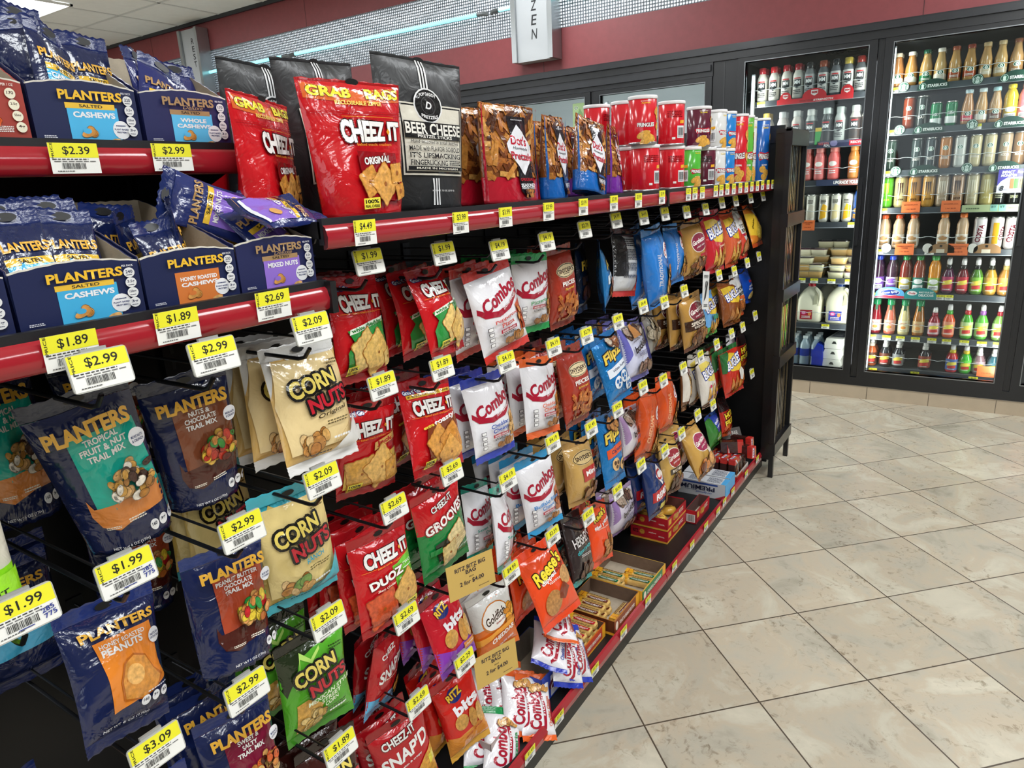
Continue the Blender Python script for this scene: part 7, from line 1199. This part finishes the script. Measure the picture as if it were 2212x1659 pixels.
# milk jugs
def jug(capc, labc):
    g = G(); n = 24
    def ring(a, b, z, e=.45): return [(a * math.copysign(abs(math.cos(t)) ** e, math.cos(t)), b * math.copysign(abs(math.sin(t)) ** e, math.sin(t)), z) for t in [q * 6.2832 / n for q in range(n)]]
    rs = [ring(.062, .062, 0), ring(.069, .069, .008), ring(.070, .070, .10), ring(.069, .069, .128), ring(.060, .060, .158, .55), ring(.042, .042, .184, .7), ring(.024, .024, .2, 1), ring(.019, .019, .206, 1), ring(.019, .019, .212, 1)]
    vs = [p for r in rs for p in r]; g.add(vs, [(i * n + q, i * n + (q + 1) % n, (i + 1) * n + (q + 1) % n, (i + 1) * n + q) for i in range(len(rs) - 1) for q in range(n)] + [tuple(range(n))[::-1], tuple(range((len(rs) - 1) * n, len(rs) * n))], 'plastic', 'e6e0c8', True); b = g.mesh('jug')
    g = G(); g.tube([(.030, -.035, .196), (.052, -.052, .176), (.056, -.058, .14), (.052, -.06, .10)], .010, 'plastic', 'e2dcc4', 10); hd = g.mesh('handle'); g = G(); g.prism([(.022, .105), (.046, .11), (.044, .16), (.03, .17)], 1, -.0705, -.066, 'plastic', 'a8a48c'); rc = g.mesh('handle_recess_shade')  # flat darker patch: shade of the handle recess put into its colour
    c = lathe_mesh([(.0205, .206), (.021, .208), (.021, .224), (.019, .226), (.001, .226)], 'gloss', capc, nm='cap')
    w, h = .068, .055; g = G(); P = lambda u, v, L: ((u - .5) * w - .012, -.0705 - L, .018 + v * h); g.add([P(0, 0, .0004), P(1, 0, .0004), P(1, 1, .0004), P(0, 1, .0004)], [(0, 1, 2, 3)], 'paper', labc); emit(g, [('e', 'd84a90', .3, .7, .22, .2), ('t', 'f4f0f0', '52', .3, .7, .2, .2, 10, {'b': .03}), ('e', 'e08a4a', .8, .6, .14, .2), ('x', 'f0e4e4', .5, .25, .7, .3, 2)], w, h, P, 'paper', 1, .0008, .0002)
    return dict(body=b, cap=c, handle=hd, handle_recess_shade=rc, label=g.mesh('label'))
J1, J2 = jug('b8202c', 'b01c2c'), jug('2a4a98', '3a44a0')
put(J1, 'milk_jug', -.825, R1[5], 'gallon milk jug with red cap and red label', 'milk jug', None, Y=YW + .20, sc=1.02)
put(J2, 'milk_jug', -.662, R1[5], 'gallon milk jug with blue cap and violet label', 'milk jug', None, Y=YW + .20, sc=1.04)
for x, s in ((-.98, 'leftmost, beside the red capped jug'),): put(J1, 'milk_jug', x, R1[5], 'gallon milk jug ' + s, 'milk jug', None, Y=YW + .20, sc=1.02)
put(J2, 'milk_jug', -.75, R1[5], 'gallon milk jug standing behind and between the front two', 'milk jug', None, Y=YW + .37)
# egg cartons
for j in range(3):
    g = G(); a, b = .055, .14
    g.prism([(-a, 0), (-a * .82, .0), (a * .82, 0), (a, .028), (a * 1.05, .03), (a, .034), (a * .84, .062), (-a * .84, .062), (-a, .034), (-a * 1.05, .03), (-a, .028)], 1, -b, b, 'plastic', 'cdcbc2'); g.prism([(-.014, .03), (.014, .03), (.006, .046), (-.006, .046)], 1, -b - .001, -b, 'plastic', '2a2c2c')
    if j == 2: emit(g, [('r', '6a6a78', .1, .2, .9, .8), ('x', 'e0e0e0', .5, .5, .6, .4, 3)], 2 * a, 2 * b, lambda u, v, L: ((u - .5) * 2 * a * .8, (v - .5) * 2 * b, .062 + L), 'paper', 1, .0006)
    tag(g.build('egg_carton', None, (-.655 + .004 * j, YW + .25, .122 + j * .064), (0, 0, -.12)), 'white foam egg carton, %s from the bottom of the stack' % ORD[j], 'egg carton', 'egg cartons')
# packs of water
wat = [(.001, 0), (.029, .002), (.031, .01), (.029, .05), (.031, .06), (.031, .11), (.029, .13), (.014, .16), (.013, .172), (.001, .172)]
g = G(); g.lathe(wat, 'liquid', 'a9bcc6', 14); WB = g.mesh('water_bottle'); g = G(); g.lathe([(.0145, .168), (.015, .17), (.015, .184), (.001, .185)], 'gloss', 'e0e6e8', 12); WC = g.mesh('cap'); g = G(); g.lathe([(.0316, .062), (.0316, .108)], 'gloss', '2440a8', 14, closed=False); WL = g.mesh('label')
n = 0
for i in range(5):
    for j in range(3):
        o = obj('water_bottle', WB, None, (-1.03 + i * .064, YW + .17 + j * .064, .1225)); obj('cap', WC, o); obj('label_sleeve', WL, o); tag(o, 'clear water bottle with white cap, %s from left, %s row, bottom of the milk door' % (ORD[i], ORD[j]), 'water bottle', 'bottled water'); n += 1
g = G(); g.prism([(-.03, 0), (.03, 0), (.034, .06), (.028, .14), (-.005, .155), (-.032, .10)], 1, -.05, .03, 'film', '1c34b0'); tag(g.build('water_wrap', None, (-.752, YW + .15, .1225)), 'royal blue plastic wrap beside the egg cartons', 'wrap')
# ---- signs and cards on the cooler rails
YS = YW + .104
def sign(name, label, x, z, w, h, pts, c, prints, grp=None, rx=0):
    g = G(); P = lambda u, v, L: ((u - .5) * w, -L, (v - .5) * h); poly = [((u - .5) * w, (v - .5) * h) for u, v in pts]
    g.prism(poly, 1, 0, .0015, 'signface', c); emit(g, prints, w, h, P, 'signface', 1, .0006, .0003); tag(g.build(name, None, (x, YS, z), (rx, 0, 0)), label, 'shelf sign', grp)
CIR = [(.5 + .5 * math.cos(a * 6.2832 / 28), .5 + .5 * math.sin(a * 6.2832 / 28)) for a in range(28)]
HUMP = [(0, 0), (1, 0), (1, .1)] + [(.5 + .5 * math.cos(a * math.pi / 20), .1 + .9 * math.sin(a * math.pi / 20)) for a in range(1, 20)] + [(0, .1)]
GR = '12382c'
def siren(): return [('e', 'd8e8de', .5, .5, .44, .44), ('e', '1d5a44', .5, .5, .40, .40), ('p', 'd8e8de', [(.3, .72), (.4, .66), (.5, .86), (.6, .66), (.7, .72), (.64, .5), (.68, .2), (.5, .14), (.32, .2), (.36, .5)]), ('e', '1d5a44', .5, .5, .09, .11), ('e', 'd8e8de', .5, .5, .06, .08), ('p', 'd8e8de', [(.12, .6), (.24, .66), (.26, .3), (.18, .3)]), ('p', 'd8e8de', [(.88, .6), (.76, .66), (.74, .3), (.82, .3)])]
for j, z in enumerate(R2[:3]):
    for i, (x, k) in enumerate(((-.425, 0), (-.29, 1), (-.10, 0), (.06, 1))):
        if k: sign('shelf_sign', 'dark green oval coffee sign with white letters, %s shelf, %s one' % (ORD[j], ('left', 'right')[i // 2]), x, z + .012, .145, .052, HUMP, GR, [('t', 'e8eee8', 'STARBUCKS', .62, .36, .60, .28, 0, {'b': .035})] + [q if q[0] != 'e' else ('e', q[1], .17 + (q[2] - .5) * .26, .36 + (q[3] - .5) * .72, q[4] * .26, q[5] * .72) for q in siren() if q[0] == 'e'] + [('p', q[1], [(.17 + (a - .5) * .26, .36 + (b - .5) * .72) for a, b in q[2]]) for q in siren()[2:3]], 'green oval coffee signs')
        else: sign('shelf_sign', 'round dark green coffee sign, %s shelf, %s one' % (ORD[j], ('left', 'right')[i // 2]), x, z + .012, .052, .052, CIR, GR, siren(), 'round green coffee signs')
MSH = lambda u, v, s, a: [('p', 'f0ece8', [(u - s, v + s * a), (u + s, v + s * a), (u + s, v - s * .3 * a), (u, v - s * a), (u - s, v - s * .3 * a)]), ('t', 'c8202c', 'MM', u, v + s * .25 * a, s * 1.6, s * .9 * a, 0, {'b': .04})]
lob = [(0, 0), (1, 0), (1, .42)] + [(.92 + .08 * math.cos(t), .5 + .5 * math.sin(t)) for t in [q * math.pi / 10 for q in range(0, 11)]] + [(.84, .36), (.66, .36)] + [(.5 + .16 * math.cos(t), .4 + .6 * math.sin(t)) for t in [q * math.pi / 10 for q in range(1, 10)]] + [(.34, .36), (.2, .36)] + [(.115 + .08 * math.cos(t), .4 + .5 * math.sin(t)) for t in [q * math.pi / 10 for q in range(0, 11)]] + [(0, .36)]
sign('shelf_sign', 'red three lobed shelf sign with white shields in the milk door', -.865, R1[0] + .022, .40, .072, lob, 'c8262e', MSH(.5, .66, .045, 4.6) + MSH(.115, .55, .035, 4.6) + MSH(.92, .58, .035, 4.6) + [('t', 'f0ece8', 'STRENGTH', .62, .14, .26, .14, 0, {'i': .2, 'b': .03}), ('t', '7a1018', 'OWN YOUR', .4, .14, .18, .14, 0, {'b': .03})])
RCT = [(0, 0), (1, 0), (1, 1), (0, 1)]
sign('shelf_sign', 'navy and red shake banner on the second milk door rail', -.70, R1[1] + .004, .27, .034, RCT, '3a3c5a', [('r', 'b82a34', .62, .1, 1, .9), ('t', 'e06a6a', 'MADE WITH', .13, .6, .2, .4), ('t', 'f0f0f0', 'REAL', .2, .3, .12, .4, 0, {'b': .03}), ('t', 'f0e0e0', 'RECYCLE', .8, .55, .3, .35, 0, {'b': .03}), ('e', '8a84b0', .33, .6, .07, .5)])
sign('shelf_sign', 'navy banner with white capital letters on the third milk door rail', -.69, R1[2], .27, .034, RCT, '3c4460', [('r', '8a5a54', .45, 0, 1, 1), ('t', 'f2eeee', 'UPGRADE YOUR MILK', .66, .5, .64, .55, 0, {'b': .035, 'i': .15})])
sign('shelf_sign', 'small green and yellow flag sign at the left of the second rail', -.83, R1[1] + .05, .035, .09, [(0, 0), (.7, 0), (1, 1), (0, 1)], '3aa84a', [('r', 'e8c83a', .0, .78, .95, 1)])
def card(x, z, w, h, lines, c, label): sign('promotion_card', label, x, z, w, h, RCT, c, [('t', '7a2a14', s, .5, v, wd, .11, 0, {'b': .02}) for s, v, wd in lines] + [('x', '8a4a30', .8, .08, .2, .05, 1)], 'orange promotion cards')
OR = 'ee7a44'
card(-.855, R1[3] + .0, .075, .058, [('SUPER COFFEE', .76, .7), ('XXTRA', .6, .34), ('2 for $4.00', .3, .5)], OR, 'orange two for four dollars card on the slim coffee can rail')
card(-.335, R2[3] + .018, .088, .058, [('MONSTER JAVA', .68, .74), ('2 for $6.00', .3, .54)], OR, 'orange card at the left of the fourth iced coffee rail')
card(-.15, R2[3] + .018, .088, .058, [('MONSTER JAVA', .68, .74), ('2 for $6.00', .3, .54)], OR, 'orange card in the middle of the fourth iced coffee rail')
card(-.345, R2[4] + .015, .092, .062, [('DUNKIN DONUTS', .76, .8), ('COFFEE', .6, .36), ('2 for $5.00', .3, .5)], OR, 'orange card at the left of the fifth iced coffee rail')
card(-.095, R2[4] + .015, .092, .062, [('DUNKIN DONUTS', .76, .8), ('COFFEE', .6, .36), ('2 for $6.00', .3, .5)], OR, 'orange card in the middle of the fifth iced coffee rail')
card(.105, R2[7] + .045, .085, .06, [('2 for $3.00', .35, .5)], OR, 'orange card at the lower right corner of the iced coffee door')
sign('shelf_sign', 'pale green banner with two teal can pictures on the fourth rail', .03, R2[3] + .003, .26, .036, RCT, 'a8b48a', [('x', '5a6a4a', .2, .5, .26, .3, 1), ('p', '84b4a8', [(.48, .1), (.6, .1), (.6, 1), (.48, 1)]), ('p', '84b4a8', [(.62, .1), (.74, .1), (.74, 1), (.62, 1)]), ('t', '20403c', 'IIT', .54, .7, .08, .3), ('t', '20403c', 'IIT', .68, .7, .08, .3), ('x', '6a7a5a', .86, .5, .16, .2, 1)])
sign('reward_card', 'violet and white rewards card on the inside of the iced coffee door', .115, R2[3] + .135, .15, .115, RCT, 'cfcfe0', [('r', '463a9a', 0, .66, 1, 1), ('p', '463a9a', [(0, .3), (.1, .5), (.28, .66), (0, .66)]), ('t', 'f0f0f4', 'IMPACT', .28, .88, .36, .13, 0, {'b': .03, 'i': .2}), ('t', 'f0f0f4', 'Rewards', .7, .88, .34, .12, 0, {'i': .2}), ('t', 'f0f0f4', 'MONSTER', .3, .74, .44, .11, 0, {'b': .035, 'i': .2}), ('r', 'b0683c', .36, .18, .46, .6), ('r', '4aae3a', .47, .18, .59, .6), ('r', 'c9974a', .6, .18, .96, .6), ('t', '1a1a1e', '8', .14, .2, .12, .22, 0, {'b': .04, 'i': .2}), ('x', '6a6a7a', .26, .14, .16, .08, 2)] + [('p', '2a1c14', [(.62 + .06 * i, .56), (.65 + .06 * i, .56), (.64 + .06 * i, .3)]) for i in range(5)])
OV = [(0, 0), (1, 0)] + [(.5 + .5 * math.cos(a * math.pi / 20), .35 + .65 * math.sin(a * math.pi / 20)) for a in range(0, 21)]
sign('shelf_sign', 'sky blue and red juice sign with white oval on the sixth rail', -.395, R2[5] + .018, .145, .062, OV, '5aa4d8', [('p', 'b02c44', [(.0, 0), (1, 0), (1, .2), (.4, .3), (0, .1)]), ('e', 'f0f0f4', .5, .5, .34, .28), ('e', '1c3484', .5, .5, .32, .25), ('t', 'f4f4f8', 'Ocean Spray', .5, .5, .54, .24, 8, {'b': .02, 'i': .1}), ('p', 'd8ecf8', [(.2, .62), (.4, .84), (.7, .86), (.5, .78)])])
sign('shelf_sign', 'teal half round juice sign with white slogan on the sixth rail', -.245, R2[5] + .018, .155, .062, OV, '168a8a', [('e', 'f0ecec', .24, .5, .16, .2), ('t', 'c02a3a', 'Dole', .24, .5, .2, .2, 0, {'b': .03}), ('t', 'f0f6f4', 'MAKE YOUR DAY', .68, .6, .46, .16, 0, {'b': .025}), ('t', 'f0f6f4', 'DELICIOUS', .68, .34, .46, .22, 0, {'b': .035})])
for i, x in enumerate((-.435, -.235, -.03)): sign('shelf_sign', 'round blank cream sign on the fifth rail, %s one' % ORD[i], x, R2[4] + .022, .048, .05, CIR, 'd8d4cc', [], 'round cream signs')
for i, x in enumerate((-.17, .035)): sign('shelf_sign', 'half round brown coffee sign on the fifth rail, %s one' % ('left', 'right')[i], x, R2[4] + .022, .12, .05, OV, '9a7450', [('r', 'd8ccb8', .3, .0, .62, .4), ('r', '2a2420', .42, .6, .52, .85)], 'brown coffee signs')
sign('shelf_sign', 'blue promotional strip along the bottom rail of the iced coffee door', .01, R2[7] - .012, .26, .022, RCT, '2468a8', [('t', 'e0ecf8', 'CHILL', .3, .5, .16, .6), ('t', 'e0ecf8', 'juice', .62, .5, .12, .6)])
# cooler price labels
def clabels(xs, zr, price, where):
    for i, (x, pr_) in enumerate(zip(xs, price)):
        o = obj('price_label', tag_mesh(pr_, .044, .027), None, (x, YS + .003, zr), (0, 0, -math.pi / 2)); tag(o, 'yellow and white %s label, %s on the %s' % (pr_, ORD[i], where), 'price label', 'cooler price labels')
clabels([-.472, ], R2[0], ['$4.19'], 'top iced coffee rail'); clabels([-.472, -.08, .08], R2[1], ['$3.79', '$4.89', '$3.99'], 'second iced coffee rail'); clabels([-.472], R2[2], ['$4.19'], 'third iced coffee rail'); clabels([-.47], R2[3], ['$3.79'], 'fourth iced coffee rail'); clabels([-.47, -.225], R2[4], ['$2.98', '$2.98'], 'fifth iced coffee rail')
clabels([-.472, -.15, -.11], R2[5], ['$2.29', '$2.89', '$2.89'], 'sixth iced coffee rail'); clabels([-.465, -.39, -.32, -.245, -.165, -.095, -.012, .068, .14], R2[6], ['$2.79', '$2.79', '$2.79', '$2.79', '$2.59', '$3.29', '$3.29', '$3.29', '$3.29'], 'seventh iced coffee rail'); clabels([-.445, -.23, .05], R2[7] - .004, ['$2.29', '$2.29', '$2.29'], 'bottom iced coffee rail')
clabels([-1.155], R1[0], ['$4.79'], 'top milk door rail'); clabels([-.7], R1[1] + .004, ['$4.49'], 'second milk door rail'); clabels([-.745], R1[2], ['$3.49'], 'third milk door rail'); clabels([-.62], R1[3], ['$3.79'], 'fourth milk door rail'); clabels([-.87, -.8, -.705, -.61], R1[4], ['$5.49', '$5.79', '$5.79', '$5.79'], 'dip tub rail'); clabels([-.72], R1[5], ['$3.79'], 'milk jug rail')
row([(.27 + i * .068, juice(c, '2a5aa8', c2), 'sports drink bottle') for i, (c, c2) in enumerate((('2a5a9a', 'd8d8e0'), ('b82a34', 'e0d8c8'), ('2a8a5a', 'd0d8c8'), ('c87a2a', 'e0d8c8'), ('6a3a8a', 'd8d0e0'), ('2a5a9a', 'd8d8e0')))], R2[6], 'lower shelf behind right door', 'sports_bottle', 'sports drink bottle', 'sports drinks')
for j, zz in ((0, R2[2]), (1, R2[4])):
    row([(.27 + i * .068, juice(c, c3, c2), d) for i, (c, c2, c3, d) in enumerate((('c8c0a0', 'd8d8e0', 'e0e0e0', 'pale tea bottle'), ('8a3a24', 'e0c8a8', 'e0d8c8', 'brown tea bottle'), ('a8602c', 'd0d8c8', '2a7a4a', 'amber tea bottle'), ('c87a2a', 'e0d8c8', 'e0a030', 'orange tea bottle'), ('6a2a2a', 'd8c0c0', 'c02030', 'dark tea bottle'), ('b89a5a', 'd8d8c0', 'e0d8a0', 'light tea bottle')))], zz, ('third', 'fifth')[j] + ' level behind right door', 'tea_bottle', 'tea bottle', 'tea bottles', 0)
card(.285, .30, .09, .07, [('2 for $4.00', .5, .6)], OR, 'orange card in the right hand cooler door')
